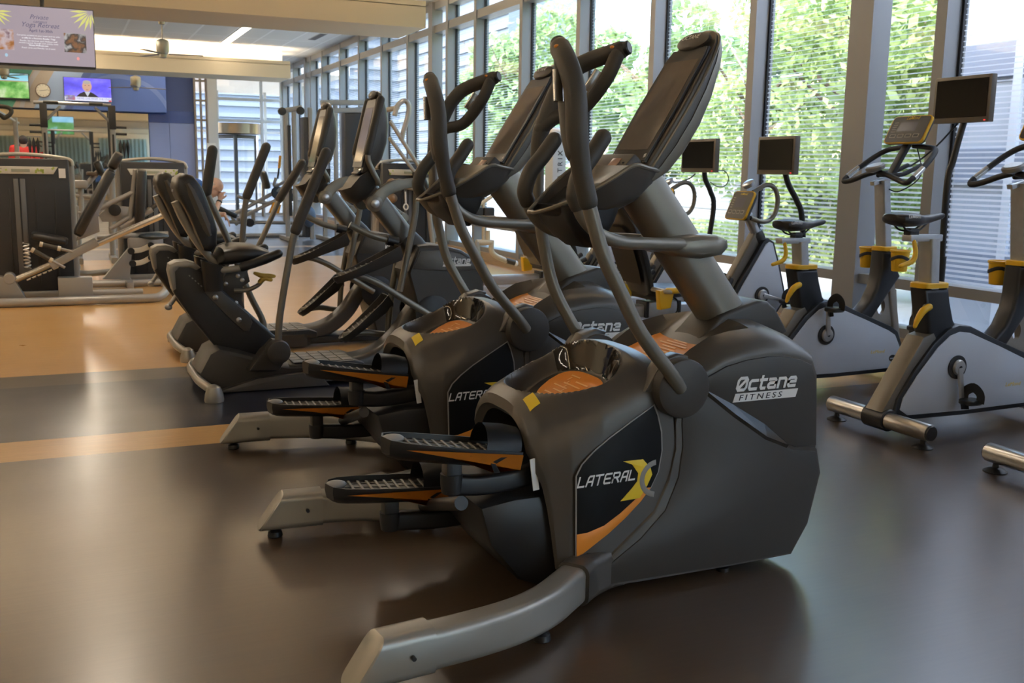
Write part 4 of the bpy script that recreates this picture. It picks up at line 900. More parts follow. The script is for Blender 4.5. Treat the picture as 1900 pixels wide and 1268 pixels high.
def pedal_set(t,x,z,y0,ang,par,side):
    """crank at (x,z), pedal at the end; ang in degrees from straight down towards +X"""
    a=math.radians(ang); d=V((math.sin(a),0,-math.cos(a))); L=.17; c=V((x,y0,z))
    b_=B(); lathe(b_,[(.062,0),(.062,.006),(.050,.008)],c,(0,side,0),32); t.part('crank_shroud',b_,bandm,par)
    b_=B(); lathe(b_,[(.040,.006),(.042,.014),(.036,.024),(.014,.026)],c,(0,side,0),28); w=V((-d.z,0,d.x)); prof=[]
    sweep(b_,[c+V((0,side*.02,0)),c+d*L+V((0,side*.03,0))],rrect(.030,.016,.006),[(1.25,1),(.85,1)],up=(0,1,0))
    cr_=t.part('crank_arm',b_,mat('cast_aluminium',(.50,.50,.49),.35,.75),par)
    b_=B(); lathe(b_,[(.010,.0262),(.010,.028)],c,(0,side,0),12); t.part('crank_bolt',b_,blk,cr_)
    p=c+d*L+V((0,side*.085,0)); b_=B(); R=[]
    for h,k in ((-.014,.88),(-.008,1),(.008,1),(.013,.9)): R.append([p+V((.055*k*math.copysign(abs(math.cos(q))**.6,math.cos(q)),.046*k*math.copysign(abs(math.sin(q))**.6,math.sin(q)),h)) for q in [2*PI*i/20 for i in range(20)]])
    loft(b_,R); pd=t.part('bike_pedal',b_,blks,par)
    b_=B(); sweep(b_,cr([p+V((.01,-.05,0)),p+V((.012,-.046,.045)),p+V((.014,0,.072)),p+V((.012,.046,.045)),p+V((.01,.05,0)),p+V((.012,.04,-.05))],4),rrect(.05,.004,.0015),up=(1,0,0)); t.part('toe_strap',b_,bandm,pd)
def console_bm(t,c,U,hw,hh,par,yrim=True):
    """console with its face looking to -X; c centre, U up direction along the face"""
    U=V(U).normalized(); N=V((-U.z,0,U.x)); Yv=V((0,1,0))
    def pt(y,u,n): return c+Yv*y+U*u+N*n
    def rr(w,h,r,n): return [pt(a,b_,n) for a,b_ in rrect(2*w,2*h,r,5)]
    b_=B(); loft(b_,[rr(hw*.86,hh*.84,.02,-.045),rr(hw*.97,hh*.97,.03,-.030),rr(hw,hh,.03,-.012),rr(hw,hh,.03,.0)]); cs=t.part('console',b_,blks,par)
    b_=B(); loft(b_,[rr(hw*1.012,hh*1.012,.03,-.014),rr(hw*1.012,hh*1.012,.03,.001),rr(hw*.97,hh*.965,.026,.003),rr(hw*.95,hh*.945,.024,.0)]); t.part('console_rim',b_,yell,cs)
    b_=B(); b_.faces.new([b_.verts.new(p) for p in rr(hw*.955,hh*.95,.024,.0036)]); f=t.part('console_face',b_,conface,cs)
    def quad(y0,y1,u0,u1,m,nm,n=.0045):
        b_=B(); b_.faces.new([b_.verts.new(pt(y,u,n)) for y,u in ((y0,u0),(y1,u0),(y1,u1),(y0,u1))]); return t.part(nm,b_,m,f)
    quad(.50*hw,-.42*hw,-.15*hh,.52*hh,lcd,'lcd')
    for k in range(4): 
        y=.62*hw-k*.40*hw; q=quad(y+.15*hw,y-.15*hw,-.62*hh,-.36*hh,mat('button_outline',(.5,.47,.4),.5),'button'); quad(y+.12*hw,y-.12*hw,-.58*hh,-.40*hh,blk,'button_cap',.0052)
    b_=B()
    for k in range(5):
        u=.48*hh-k*.17*hh; b_.faces.new([b_.verts.new(pt(y,uu,.0045)) for y,uu in ((.82*hw,u),(.60*hw,u),(.60*hw,u+.05*hh),(.82*hw,u+.05*hh))])
    t.part('label_rows',b_,mat('dim_white_print',(.4,.38,.33),.5),f,kind='stuff')
    t.part('brand_lettering',text_bm('LeMond',hw*.20,pt(hw*.28,.72*hh,.0045),(0,-1,0),U,.0004,bold=.01,shear=.2),yelg,f)
    return cs
def make_upright(Yc,X,name,label,sdx,sdz,crank,group):
    t=T(name,label,'exercise bike',(X+.5,Yc,0),group)
    def q(pts): return [(X+a-3.80,z) for a,z in pts]
    def px(a): return X+a-3.80
    # rear and front stabilisers
    for xx,nm in ((3.785,'rear_stabiliser'),(4.86,'front_stabiliser')):
        b_=B(); lathe(b_,[(.041,-.345),(.043,-.342),(.043,.342),(.041,.345)],(px(xx),Yc,.082),(0,1,0),28); sb=t.part(nm,b_,steel)
        for s in (-1,1):
            b_=B(); lathe(b_,[(.034,-.001),(.038,0),(.038,.012),(.034,.016)],(px(xx),Yc+s*.338,.082),(0,s,0),24); t.part('end_plug',b_,blk,sb)
            b_=B(); lathe(b_,[(.052,0),(.052,.004),(.030,.016),(.014,.020),(.012,.045)],(px(xx),Yc+s*.30,0),seg=20); t.part('foot_pad',b_,blk,sb)
    b_=B(); lathe(b_,[(.052,-.075),(.058,-.07),(.058,.07),(.052,.075)],(px(3.79),Yc,.082),(0,1,0),24); cl=t.part('stabiliser_clamp',b_,bikef)
    b_=B()
    for s in (-1,1): lathe(b_,[(.012,0),(.012,.01)],(px(3.775),Yc+s*.045,.132),(-.4,0,1),12)
    # beam, body, panels
    b_=B(); prism(b_,q([(3.745,.125),(3.80,.075),(3.87,.085),(4.12,.43),(4.06,.52),(3.99,.50)]),Yc-.062,Yc+.062,.014); t.part('seat_beam',b_,bikeb)
    body=[(3.80,.075),(3.83,.19),(3.93,.335),(4.05,.47),(4.14,.535),(4.215,.555),(4.30,.545),(4.52,.455),(4.74,.375),(4.805,.335),(4.85,.245),(4.862,.165),(4.84,.10),(4.79,.075),(4.3,.068)]
    b_=B(); prism(b_,q(body),Yc-.078,Yc+.078,.014); bd=t.part('flywheel_housing',b_,bikef)
    pan=[(3.845,.135),(3.86,.195),(3.95,.315),(4.07,.445),(4.15,.503),(4.215,.520),(4.29,.510),(4.52,.425),(4.72,.345),(4.775,.315),(4.822,.235),(4.832,.165),(4.815,.12),(4.77,.102),(4.3,.096),(3.90,.102)]
    for s in (-1,1):
        b_=B(); prism(b_,q(pan),Yc+s*.076,Yc+s*.084,.004); sp=t.part('side_panel',b_,bikes,bd)
        xd=1 if s<0 else -1
        t.part('panel_lettering',text_bm('LeMond',.030,(px(4.58) if s<0 else px(4.73),Yc+s*.0842,.205),(xd,0,0),(0,0,1),.0005,shear=.2,sx=1.15),yelg,sp)
        b_=B(); b_.faces.new([b_.verts.new((px(4.765)+.030*math.cos(a),Yc+s*.0846,.165+.022*math.sin(a))) for a in [2*PI*k/20 for k in range(20)]]); ov=t.part('oval_badge',b_,blk,sp)
        b_=B(); prism(b_,[(px(4.745),.160),(px(4.785),.160),(px(4.785),.168),(px(4.745),.168)],Yc+s*.0847,Yc+s*.0852); t.part('badge_print',b_,mat('badge_grey',(.4,.42,.45),.5),ov)
        pedal_set(t,px(4.21),.335 if abs(crank)<90 else .345,Yc+s*.086,crank if s<0 else crank+180,bd,s)
    tower=[(3.972,.745),(4.146,.745),(4.166,.67),(4.20,.575),(4.27,.495),(4.36,.447),(4.43,.432),(4.50,.452),(4.58,.53),(4.625,.62),(4.64,.70),(4.645,.845),(4.772,.845),(4.785,.735),(4.815,.685),(4.60,.415),(4.40,.35),(4.05,.35),(4.045,.45),(4.005,.60)]
    b_=B(); prism(b_,q(tower),Yc-.055,Yc+.055,.022,seg=3); fr=t.part('main_frame',b_,bikef)
    for x0,x1,z in ((3.968,4.15,.748),(4.641,4.776,.848)):
        b_=B(); loft(b_,[[V((px((x0+x1)/2)+a,Yc+c_,z+h)) for a,c_ in rrect((x1-x0)*k,.115*k,.03*k,4)] for h,k in ((0,1),(.022,1),(.026,.95))]); t.part('post_collar',b_,yell,fr)
    # gusset plate with the round opening
    b_=B(); out=q([(4.60,.43),(4.74,.60),(4.80,.60),(4.84,.36),(4.70,.37)]); o1=[b_.verts.new((x,Yc-.012,z)) for x,z in out]; h1=[b_.verts.new((px(4.685)+.032*math.cos(a),Yc-.012,.492+.048*math.sin(a))) for a in [2*PI*k/20 for k in range(20)]]
    es=[b_.edges.new((o1[i],o1[(i+1)%5])) for i in range(5)]+[b_.edges.new((h1[i],h1[(i+1)%20])) for i in range(20)]
    bmesh.ops.triangle_fill(b_,edges=es,use_beauty=True); bmesh.ops.recalc_face_normals(b_,faces=b_.faces[:]); bmesh.ops.solidify(b_,geom=b_.faces[:],thickness=.024); t.part('gusset_plate',b_,tan,fr)
    b_=B(); sweep(b_,[(px(4.875),Yc,.10),(px(4.70),Yc,.86)],rrect(.055,.095,.012),up=(0,1,0)); t.part('front_post',b_,tan,fr)
    # seat post, slider, saddle
    b_=B(); sweep(b_,[(px(4.055),Yc,.74),(px(4.035),Yc,1.0+sdz)],rrect(.062,.090,.010),up=(0,1,0)); t.part('seat_post',b_,galv)
    b_=B(); box(b_,(px(3.985)+.0*sdx,Yc,1.003+sdz),(.215,.062,.034),None,.004); sl=t.part('seat_slider',b_,galv)
    b_=B(); tube(b_,[(px(3.90),Yc-.03,.985+sdz),(px(3.895),Yc-.05,.93+sdz),(px(3.87),Yc-.055,.89+sdz),(px(3.80),Yc-.055,.868+sdz)],[.011,.013,.014,.011],10,dome=True); t.part('slider_lever',b_,yell,sl)
    zs_=1.128+sdz; xs_=px(3.762)+sdx
    sd=t.part('saddle',saddle_bm(xs_,Yc,zs_),padm)
    b_=B()
    for s in (-1,1): tube(b_,[(xs_+.05,Yc+s*.03,zs_-.055),(xs_+.09,Yc+s*.025,zs_-.085),(xs_+.17,Yc+s*.02,zs_-.088),(xs_+.24,Yc+s*.012,zs_-.045)],.005,8)
    t.part('saddle_rails',b_,blk,sd,kind='stuff')
    b_=B(); box(b_,(xs_+.145,Yc,zs_-.096),(.06,.05,.04),None,.008); t.part('saddle_clamp',b_,blk,sd)
    t.part('saddle_lettering',text_bm('LeMond',.024,(xs_+.025,Yc-.0935,zs_-.022),(1,0,0),(0,.25,1),.002,bold=.01,shear=.2),mat('worn_print',(.5,.5,.48),.5),sd)
    b_=B(); tube(b_,[(px(3.995),Yc-.05,.655),(px(3.97),Yc-.085,.655)],.016,12,smooth=False); kn=t.part('knob_hub',b_,steel)
    b_=B(); tube(b_,[(px(3.975),Yc-.09,.66),(px(3.935),Yc-.09,.64),(px(3.905),Yc-.09,.60),(px(3.89),Yc-.09,.565)],[.018,.019,.015,.010],12,dome=True); t.part('height_lever',b_,yell,kn)
    # handlebar post, bars, dial, console
    b_=B(); sweep(b_,[(px(4.705),Yc,.84),(px(4.648),Yc,1.285)],rrect(.058,.088,.010),up=(0,1,0)); t.part('handlebar_post',b_,galv)
    b_=B(); box(b_,(px(4.66),Yc,1.285),(.19,.035,.025),rot('Y',-14),.003); t.part('bar_slider',b_,steel)
    for s in (-1,1):
        b_=B(); tube(b_,[(px(4.60),Yc+s*.01,1.335),(px(4.60),Yc+s*.10,1.315),(px(4.595),Yc+s*.20,1.283),(px(4.585),Yc+s*.262,1.272),(px(4.605),Yc+s*.278,1.292),(px(4.68),Yc+s*.27,1.345),(px(4.79),Yc+s*.245,1.425),(px(4.86),Yc+s*.20,1.475),(px(4.875),Yc+s*.12,1.49),(px(4.85),Yc+s*.03,1.50)],.0165,12); hb=t.part('handlebar',b_,bandm)
        b_=B(); tube(b_,[(px(4.62),Yc+s*.2785,1.302),(px(4.70),Yc+s*.2685,1.360)],.0182,12,smooth=False); t.part('pulse_plate',b_,chrome,hb)
        b_=B(); tube(b_,[(px(4.66),Yc+s*.05,1.315),(px(4.76),Yc+s*.06,1.325),(px(4.90),Yc+s*.055,1.38)],.014,10,dome=True); t.part('aero_bar',b_,bandm)
    b_=B(); lathe(b_,[(.03,-.02),(.056,-.008),(.060,.006),(.058,.014),(.050,.020)],(px(4.585),Yc,1.358),(-.35,0,1),28); dl=t.part('resistance_dial',b_,mat('dial_grey',(.22,.22,.21),.4,.3))
    b_=B(); lathe(b_,[(.047,.0205),(.046,.022)],(px(4.585),Yc,1.358),(-.35,0,1),28); t.part('dial_face',b_,mat('dial_face',(.5,.5,.46),.3),dl)
    b_=B(); sweep(b_,[(px(4.70),Yc,1.30),(px(4.84),Yc,1.52)],rrect(.03,.05,.006),up=(0,1,0)); t.part('console_stem',b_,blk)
    console_bm(t,V((px(4.825),Yc,1.60)),(.085,0,.165),.158,.094,None)
    for s in (-1,1): cup(t,px(4.71),Yc+s*.135,.855)
    b_=B(); tube(b_,[(px(4.86),Yc-.05,1.50),(px(4.80),Yc-.16,1.32),(px(4.70),Yc-.10,1.22),(px(4.66),Yc-.03,1.235)],.004,6); t.part('console_cable',b_,blk)
    return t
UG='silver upright exercise bikes'
make_upright(3.826,3.80,'upright_bike','silver upright bike at the right edge, whole seat and crank in view',0,0,8,UG)
make_upright(4.852,3.83,'upright_bike','silver upright bike seen past the nearest elliptical, yellow rimmed console in full view',.10,-.085,188,UG)
make_upright(2.80,3.80,'upright_bike','bike at the bottom right corner, only its round floor bar in view',0,-.05,40,UG)
def make_recumbent(Yc,sdx,label,group,crank):
    X=0; t=T('recumbent_bike',label,'exercise bike',(4.0,Yc,0),group)
    pan=[(4.30,.245),(4.33,.37),(4.615,.815),(4.645,.832),(4.675,.82),(4.735,.66),(4.785,.50),(4.80,.44),(4.79,.39),(4.70,.27),(4.62,.165),(4.56,.14),(4.36,.15)]
    big=[(4.275,.235),(4.305,.385),(4.60,.84),(4.645,.858),(4.695,.83),(4.76,.66),(4.81,.50),(4.826,.44),(4.812,.38),(4.72,.255),(4.635,.14),(4.57,.115),(4.34,.12)]
    b_=B(); prism(b_,big,Yc-.075,Yc+.075,.014); bd=t.part('flywheel_housing',b_,bikef)
    for s in (-1,1):
        b_=B(); prism(b_,pan,Yc+s*.073,Yc+s*.082,.004); sp=t.part('side_panel',b_,bikes,bd)
        b_=B(); b_.faces.new([b_.verts.new((4.665+.030*math.cos(a),Yc+s*.0826,.285+.020*math.sin(a))) for a in [2*PI*k/20 for k in range(20)]]); t.part('oval_badge',b_,blk,sp)
        b_=B(); prism(b_,[(4.57,.335),(4.66,.335),(4.66,.342),(4.57,.342)],Yc+s*.082,Yc+s*.0828); t.part('panel_print',b_,mat('badge_grey',(.4,.42,.45),.5),sp)
        pedal_set(t,4.60,.447,Yc+s*.084,crank if s<0 else crank+180,bd,s)
    b_=B(); sweep(b_,[(4.24,Yc,.26),(4.60,Yc,.86)],rrect(.13,.075,.012),up=(0,1,0)); t.part('front_beam',b_,bikeb)
    b_=B(); rr=[]; d=V((.36,0,.60)).normalized()
    for f,k in ((-.085,.35),(-.075,.8),(-.05,1),(.05,1),(.075,.8),(.085,.35)): rr.append([V((4.34,Yc,.515))+d*f+V((-.6,0,.36)).normalized()*(a*k)+V((0,c_*k,0)) for a,c_ in rrect(.055,.085,.025,4)])
    loft(b_,rr); t.part('bumper_pad',b_,blks)
    b_=B(); lathe(b_,[(.052,-.035),(.052,.03),(.044,.05)],(4.60,Yc,.855),V((-.45,0,.85)),20); t.part('mast_collar',b_,blk)
    b_=B(); tube(b_,[(4.61,Yc,.84),(4.50,Yc,1.02)],.036,18,smooth=False); t.part('console_mast',b_,steel)
    console_bm(t,V((4.425,Yc,1.09)),(.085,0,.19),.118,.108,None)
    b_=B(); tube(b_,[(4.50,Yc-.05,1.185),(4.60,Yc-.06,1.235),(4.675,Yc-.06,1.215),(4.71,Yc-.06,1.14),(4.70,Yc-.06,1.05),(4.655,Yc-.06,.99),(4.58,Yc-.06,.975),(4.50,Yc-.04,1.0)],.017,12); t.part('front_handle',b_,armp)
    b_=B(); lathe(b_,[(.02,-.03),(.042,-.02),(.045,.006),(.035,.012)],(4.475,Yc-.02,1.245),(-.6,0,.8),20); t.part('resistance_dial',b_,steel)
    b_=B(); sweep(b_,[(3.08,Yc,.365),(4.36,Yc,.365)],rrect(.09,.085,.012),up=(0,0,1)); rl=t.part('seat_rail',b_,mat('rail_silver',(.52,.53,.54),.32,.6))
    b_=B(); sweep(b_,[(3.15,Yc,.26),(4.36,Yc,.26)],rrect(.12,.13,.02),up=(0,0,1)); t.part('rail_beam',b_,bikes)
    b_=B(); prism(b_,[(3.03,.40),(3.10,.41),(3.13,.37),(3.16,.24),(3.08,.20),(3.00,.30)],Yc-.065,Yc+.065,.01); t.part('rail_end_cap',b_,blk)
    for xx in (3.18,4.62):
        b_=B(); lathe(b_,[(.038,-.30),(.040,-.297),(.040,.297),(.038,.30)],(xx,Yc,.085),(0,1,0),24); sb=t.part('stabiliser',b_,steel)
        for s in (-1,1):
            b_=B(); lathe(b_,[(.046,0),(.046,.004),(.026,.014),(.012,.018),(.011,.05)],(xx,Yc+s*.26,0),seg=18); t.part('foot_pad',b_,blk,sb)
    b_=B(); box(b_,(3.18,Yc,.15),(.10,.09,.16),None,.01); t.part('rear_column',b_,bikef)
    o=sdx
    b_=B(); box(b_,(3.78+o,Yc,.375),(.28,.135,.105),None,.008); sc=t.part('seat_carriage',b_,galv)
    b_=B(); 
    for dx in (-.13,.13): box(b_,(3.78+o+dx,Yc,.375),(.025,.142,.112),None,.006)
    t.part('carriage_ends',b_,blk,sc,kind='stuff')
    # seat back: a curved black shell with pads, and the seat pan
    b_=B(); rr=[]
    for x,z,w,th in ((3.64,.50,.15,.05),(3.60,.60,.18,.07),(3.555,.72,.20,.075),(3.505,.85,.205,.075),(3.46,.96,.195,.07),(3.42,1.04,.165,.06),(3.395,1.085,.10,.04)):
        d=V((.35,0,.93)); N=V((.93,0,.36)).normalized(); rr.append([V((x+o,Yc+w*math.copysign(abs(math.cos(a))**.7,math.cos(a)),z))+N*(th*.5*math.copysign(abs(math.sin(a))**.6,math.sin(a))) for a in [2*PI*k/24 for k in range(24)]])
    loft(b_,rr); sbk=t.part('seat_back',b_,blks)
    b_=B(); rr=[]
    for x,z,w in ((3.605,.56,.12),(3.565,.66,.145),(3.52,.78,.15),(3.475,.89,.14),(3.45,.945,.10)): rr.append([V((x+o-.044,Yc+w*q,z+.016*0)) for q in (-1,-.5,0,.5,1)])
    R=[[b_.verts.new(p) for p in r_] for r_ in rr]; ring_faces(b_,R,loop=False); bmesh.ops.solidify(b_,geom=b_.faces[:],thickness=.012); t.part('back_cover',b_,mat('brown_grey_back',(.085,.066,.045),.45,noise=.1),sbk)
    b_=B(); rr=[]
    for x,w,h in ((3.62,.12,.05),(3.68,.19,.075),(3.80,.21,.08),(3.92,.19,.075),(4.0,.12,.05)): rr.append([V((x+o,Yc+w*math.copysign(abs(math.cos(a))**.6,math.cos(a)),.50+h*.5*math.copysign(abs(math.sin(a))**.7,math.sin(a)))) for a in [2*PI*k/24 for k in range(24)]])
    loft(b_,rr); t.part('seat_pan',b_,padm)
    # handle frame around the seat with yellow grips and flags
    b_=B(); tube(b_,[(3.80+o,Yc+.30,.555),(3.70+o,Yc+.30,.55),(3.64+o,Yc+.27,.545),(3.63+o,Yc,.535),(3.64+o,Yc-.27,.53),(3.70+o,Yc-.30,.53),(3.80+o,Yc-.30,.54)],.017,12); hf=t.part('handle_frame',b_,beamlt)
    b_=B(); box(b_,(3.70+o,Yc,.47),(.05,.40,.06),None,.01); t.part('frame_bracket',b_,blk,hf)
    for s in (-1,1):
        b_=B(); tube(b_,[(3.66+o,Yc+s*.293,.55 if s>0 else .533),(3.72+o,Yc+s*.301,.552 if s>0 else .533),(3.82+o,Yc+s*.30,.556 if s>0 else .541)],.021,12,dome=True); t.part('yellow_grip',b_,yell,hf)
        b_=B(); prism(b_,[(3.60+o,.535),(3.72+o,.535),(3.695+o,.415),(3.615+o,.405)],Yc+s*.235,Yc+s*.29,.006); t.part('yellow_holder',b_,yell,hf)
        b_=B(); tube(b_,[(3.82+o,Yc+s*.30,.556 if s>0 else .541),(3.92+o,Yc+s*.30,.60)],.019,12,smooth=False); t.part('handle_grip',b_,bandm,hf)
    b_=B(); tube(b_,[(3.80+o,Yc-.10,.47),(3.86+o,Yc-.11,.44),(3.87+o,Yc-.10,.36),(3.82+o,Yc-.09,.33)],.006,8); t.part('release_cable',b_,blk,sc)
    return t
RG='silver recumbent exercise bikes'
make_recumbent(5.95,0,'nearest recumbent bike, its seat seen behind the mast of the nearest elliptical',RG,75)
make_recumbent(7.0,0,'recumbent bike in the middle of three, half hidden behind the nearest elliptical arms',RG,40)
make_recumbent(8.05,.20,'farthest recumbent bike, mostly hidden behind the second elliptical',RG,120)
def monitor(Yc,quad,pole,label,base):
    c=[at(x,y,Y=Yc) for x,y in quad]; Xs=sum(p.x for p in c)/4
    p=[at(x,y,X=Xs) for x,y in quad]     # tl,tr,br,bl on the plane facing the seats
    y0=(p[0].y+p[3].y)/2; y1=(p[1].y+p[2].y)/2; z1=(p[0].z+p[1].z)/2; z0=(p[2].z+p[3].z)/2
    t=T('bike_monitor',label,'monitor',(base,Yc,0),'monitors on poles in front of the bikes')
    b_=B(); box(b_,(Xs+.02,(y0+y1)/2,(z0+z1)/2),(.045,abs(y0-y1),z1-z0),None,.006); cs=t.part('monitor_case',b_,mat('taupe_case',(.13,.115,.095),.4,.3))
    b_=B(); e=.022; box(b_,(Xs-.004,(y0+y1)/2,(z0+z1)/2+.006),(.004,abs(y0-y1)-2*e,z1-z0-2*e-.012)); t.part('screen',b_,scr,cs)
    b_=B(); box(b_,(Xs-.0045,min(y0,y1)+.03,z0+.012),(.003,.014,.007)); t.part('power_light',b_,mat('red_led',(.5,.02,.02),.3,emit=(1,.05,.05),es=1),cs)
    b_=B(); box(b_,(Xs+.055,(y0+y1)/2,(z0+z1)/2-.02),(.05,.12,.16),None,.01); t.part('mount',b_,blk,cs)
    pts=[V((Xs+.06,Yc,(z0+z1)/2-.04))]+[at(x,y,Y=Yc) for x,y in pole]+[V((base,Yc,.62)),V((base,Yc,.02))]
    b_=B(); tube(b_,pts,.021,14,5); pl=t.part('pole',b_,blks)
    b_=B(); tube(b_,[(base,Yc,.02),(base,Yc,.80)],.027,14,smooth=False); t.part('pole_sleeve',b_,blks,pl)
    b_=B(); box(b_,(base,Yc,.012),(.22,.22,.022),None,.004); t.part('pole_foot',b_,blks,pl)
    return Xs,y0,y1,z0,z1
m=monitor(4.852,[(1733,146),(1840,136),(1837,226),(1733,230)],[(1783,245),(1768,300),(1757,345)],'large dark monitor on a pole beyond the saddle of the rightmost bike',5.24)
b_=B(); tube(b_,cr([(m[0]+.05,4.9,m[3]+.02),(5.2,4.95,1.50),(5.05,5.0,1.38),(4.80,4.97,1.34),(4.62,4.90,1.34)],4),.006,6,1); single('coiled_cable',b_,blk,'black coiled cable running from the large monitor down to the bike handlebar','cable',None,35,(4.9,4.95,1.3))
monitor(5.95,[(1406,256),(1475,250),(1475,322),(1406,326)],[(1462,340),(1478,372),(1488,405)],'dark monitor on a pole, second from the right, over the bike saddle',5.03)
m=monitor(7.0,[(1265,260),(1327,256),(1327,318),(1265,322)],[(1308,330),(1318,355),(1324,385)],'dark monitor on a pole, nearest to the tall elliptical screen',4.90)

tm=bpy.data.objects['bike_monitor.002']
b_=B(); tube(b_,[at(x,y,Y=7.3) for x,y in ((1290,323),(1278,332),(1258,338),(1240,337))],.006,6); q=link('cable',b_,blk,tm,tm.location)
b_=B(); tube(b_,[at(x,y,Y=7.0) for x,y in ((1328,316),(1345,318),(1352,332),(1345,345),(1330,346),(1318,338))],.004,6); q=link('cable',b_,blk,tm,tm.location)
# ================================================================ strength machines in the distance
cream=mat('cream_plastic',(.60,.54,.42),.4); plc=mat('placard_print',(.62,.60,.52),.4); grn=mat('placard_green',(.38,.46,.10),.4); bar_=mat('brushed_bar',(.62,.60,.56),.25,.9)
def stack(t,x0,x1,y0,y1,H,title,mirror_=1):
    """cabinet of the weight stack seen from the front (towards -Y)"""
    xc=(x0+x1)/2; w=x1-x0
    b_=B(); box(b_,(xc,(y0+y1)/2,(H-.04+.08)/2),(w-.10,y1-y0,H-.12),None,.02); sh=t.part('weight_shroud',b_,stackm)
    b_=B()
    for k in (-.30,-.12,.12,.30): box(b_,(xc+k*w,y0-.004,(H-.30)/2+.05),(.012,.014,H-.45),None,.003)
    t.part('shroud_ribs',b_,blks,sh,kind='stuff')
    for s in (-1,1): t.part('side_column',sweep(B(),[(xc+s*(w/2-.035),(y0+y1)/2-.02,.03),(xc+s*(w/2-.035),(y0+y1)/2-.02,H-.06)],rrect(.07,.13,.02),up=(0,1,0)),framep)
    path=cr([(x0+.01,(y0+y1)/2-.03,H-.10),(x0+.07,(y0+y1)/2-.03,H-.035),(xc,(y0+y1)/2-.03,H),(x1-.07,(y0+y1)/2-.03,H-.035),(x1-.01,(y0+y1)/2-.03,H-.10)],6)
    t.part('top_arch',sweep(B(),path,rrect(.20,.035,.012),up=(0,1,0) if False else (0,0,1)),mat('arch_silver',(.50,.46,.38),.3,.4))
    b_=B(); prism(b_,[(xc-.30*w,H-.185),(xc+.30*w,H-.185),(xc+.345*w,H-.115),(xc-.345*w,H-.115)],y0-.016,y0-.002,.004); pl=t.part('placard',b_,plc,sh)
    b_=B(); box(b_,(xc,y0-.018,H-.152),(.17*w,.003,.028),None,.001); t.part('placard_window',b_,mat('placard_grey',(.30,.32,.24),.4),pl)
    b_=B(); rn=random.Random(int(x0*100)); 
    for k in range(9):
        xx=xc+(.13+.20*rn.random())*w*(1 if k<6 else -1); box(b_,(xx,y0-.018,H-.15+rn.uniform(-.02,.02)),(.018,.003,.012+.02*rn.random()),rot('Y',rn.uniform(-50,50)))
    t.part('placard_figures',b_,grn,pl,kind='stuff')
    if title: t.part('placard_title',text_bm(title,.026,(xc-.27*w,y0-.0185,H-.142),(1,0,0),(0,0,1),.0006,bold=.006),blk,pl)
    b_=B(); box(b_,(xc-.02*w,y0-.006,(H-.2)*.60),(.10,.02,(H-.2)*.75),None,.004); wg=t.part('stack_slot',b_,mat('stack_steel',(.14,.145,.15),.35,.6),sh)
    t.part('selector_rod',tube(B(),[(xc-.02*w,y0-.02,H-.22),(xc-.02*w,y0-.02,.32)],.007,8,smooth=False),blk,wg)
    b_=B(); box(b_,(xc,(y0+y1)/2,.06),(w,y1-y0+.06,.07),None,.015); t.part('stack_base',b_,framep)
    return sh
def pad(t,p0,p1,wy,th,nm='pad',m=None):
    """a padded board between two points in an X-Z plane"""
    p0,p1=V(p0),V(p1); d=(p1-p0); L=d.length; d.normalize(); n=V((-d.z,0,d.x)); rr=[]
    for f,k in ((0,.7),(.02,.92),(.06,1),(L-.06,1),(L-.02,.92),(L,.7)): rr.append([p0+d*f+n*(a*k)+V((0,c_*k,0)) for a,c_ in rrect(th,wy,th*.42,4)])
    return t.part(nm,loft(B(),rr),m or padm)
def grip(t,a,c,r=.020,par=None):
    a,c=V(a),V(c); g=t.part('handle_grip',tube(B(),[a,c],r,12,smooth=False),rub,par); d=(c-a).normalized(); b_=B()
    tube(b_,[a-d*.022,a+d*.006],r*1.18,12,smooth=False); t.part('grip_collar',b_,cream,g); b_=B(); tube(b_,[c-d*.006,c+d*.022],r*1.18,12,smooth=False); t.part('grip_collar',b_,cream,g)
# ---- leg press at the left edge
t=T('leg_press','leg press machine at the left edge, black reclined back pad and long silver rail',"weight machine",(-.1,10.6,0),'weight machines')
stack(t,-.80,.13,10.62,11.15,1.39,'LegPress')
b_=B(); box(b_,(.02,10.60,1.215),(.06,.008,.09)); t.part('white_tag',b_,white,label='white paper tag')
Yp=10.35
def q3(pts,Y=Yp): return [at(x,y,Y=Y) for x,y in pts]
a,c=q3([(143,436),(207,316)]); pad(t,a,c,.40,.085,'back_pad'); a,c=q3([(206,313),(222,284)]); pad(t,a,c,.30,.085,'head_pad')
a,c=q3([(58,436),(126,448)],10.40); pad(t,a,c,.38,.06,'seat_pad')
pl=[(p.x,p.z) for p in q3([(140,448),(185,430),(182,400),(222,300),(213,296),(150,425)])]
b_=B(); prism(b_,pl,Yp-.02,Yp+.02,.004); t.part('back_bracket',b_,framep)
a,c=q3([(25,521),(320,392)]); t.part('slide_rail',tube(B(),[a,c],.030,14,smooth=False),bar_)
a,c=q3([(95,493),(180,448)],Yp-.04); t.part('carriage',sweep(B(),[a,c],rrect(.16,.075,.01),up=(0,0,1)),framep)
a,c=q3([(50,520),(108,496)],Yp-.08); b_=B(); sweep(b_,[a,c],rrect(.012,.045,.004),up=(0,1,0)); r_=t.part('adjust_strip',b_,cream)
b_=B()
for k in range(5): lathe(b_,[(.009,0),(.009,.003)],a.lerp(c,.15+.17*k)+V((0,-.024,0)),(0,-1,0),10)
t.part('strip_holes',b_,blk,r_,kind='stuff')
for y_,pp in ((Yp-.22,[(78,454),(108,461)]),(Yp-.26,[(62,465),(93,482)])):
    a,c=q3(pp,y_); grip(t,a,c); d=(c-a); e=c+d*.9
    t.part('handle_tube',tube(B(),[c,c+d*.6,e],.013,10),framep)
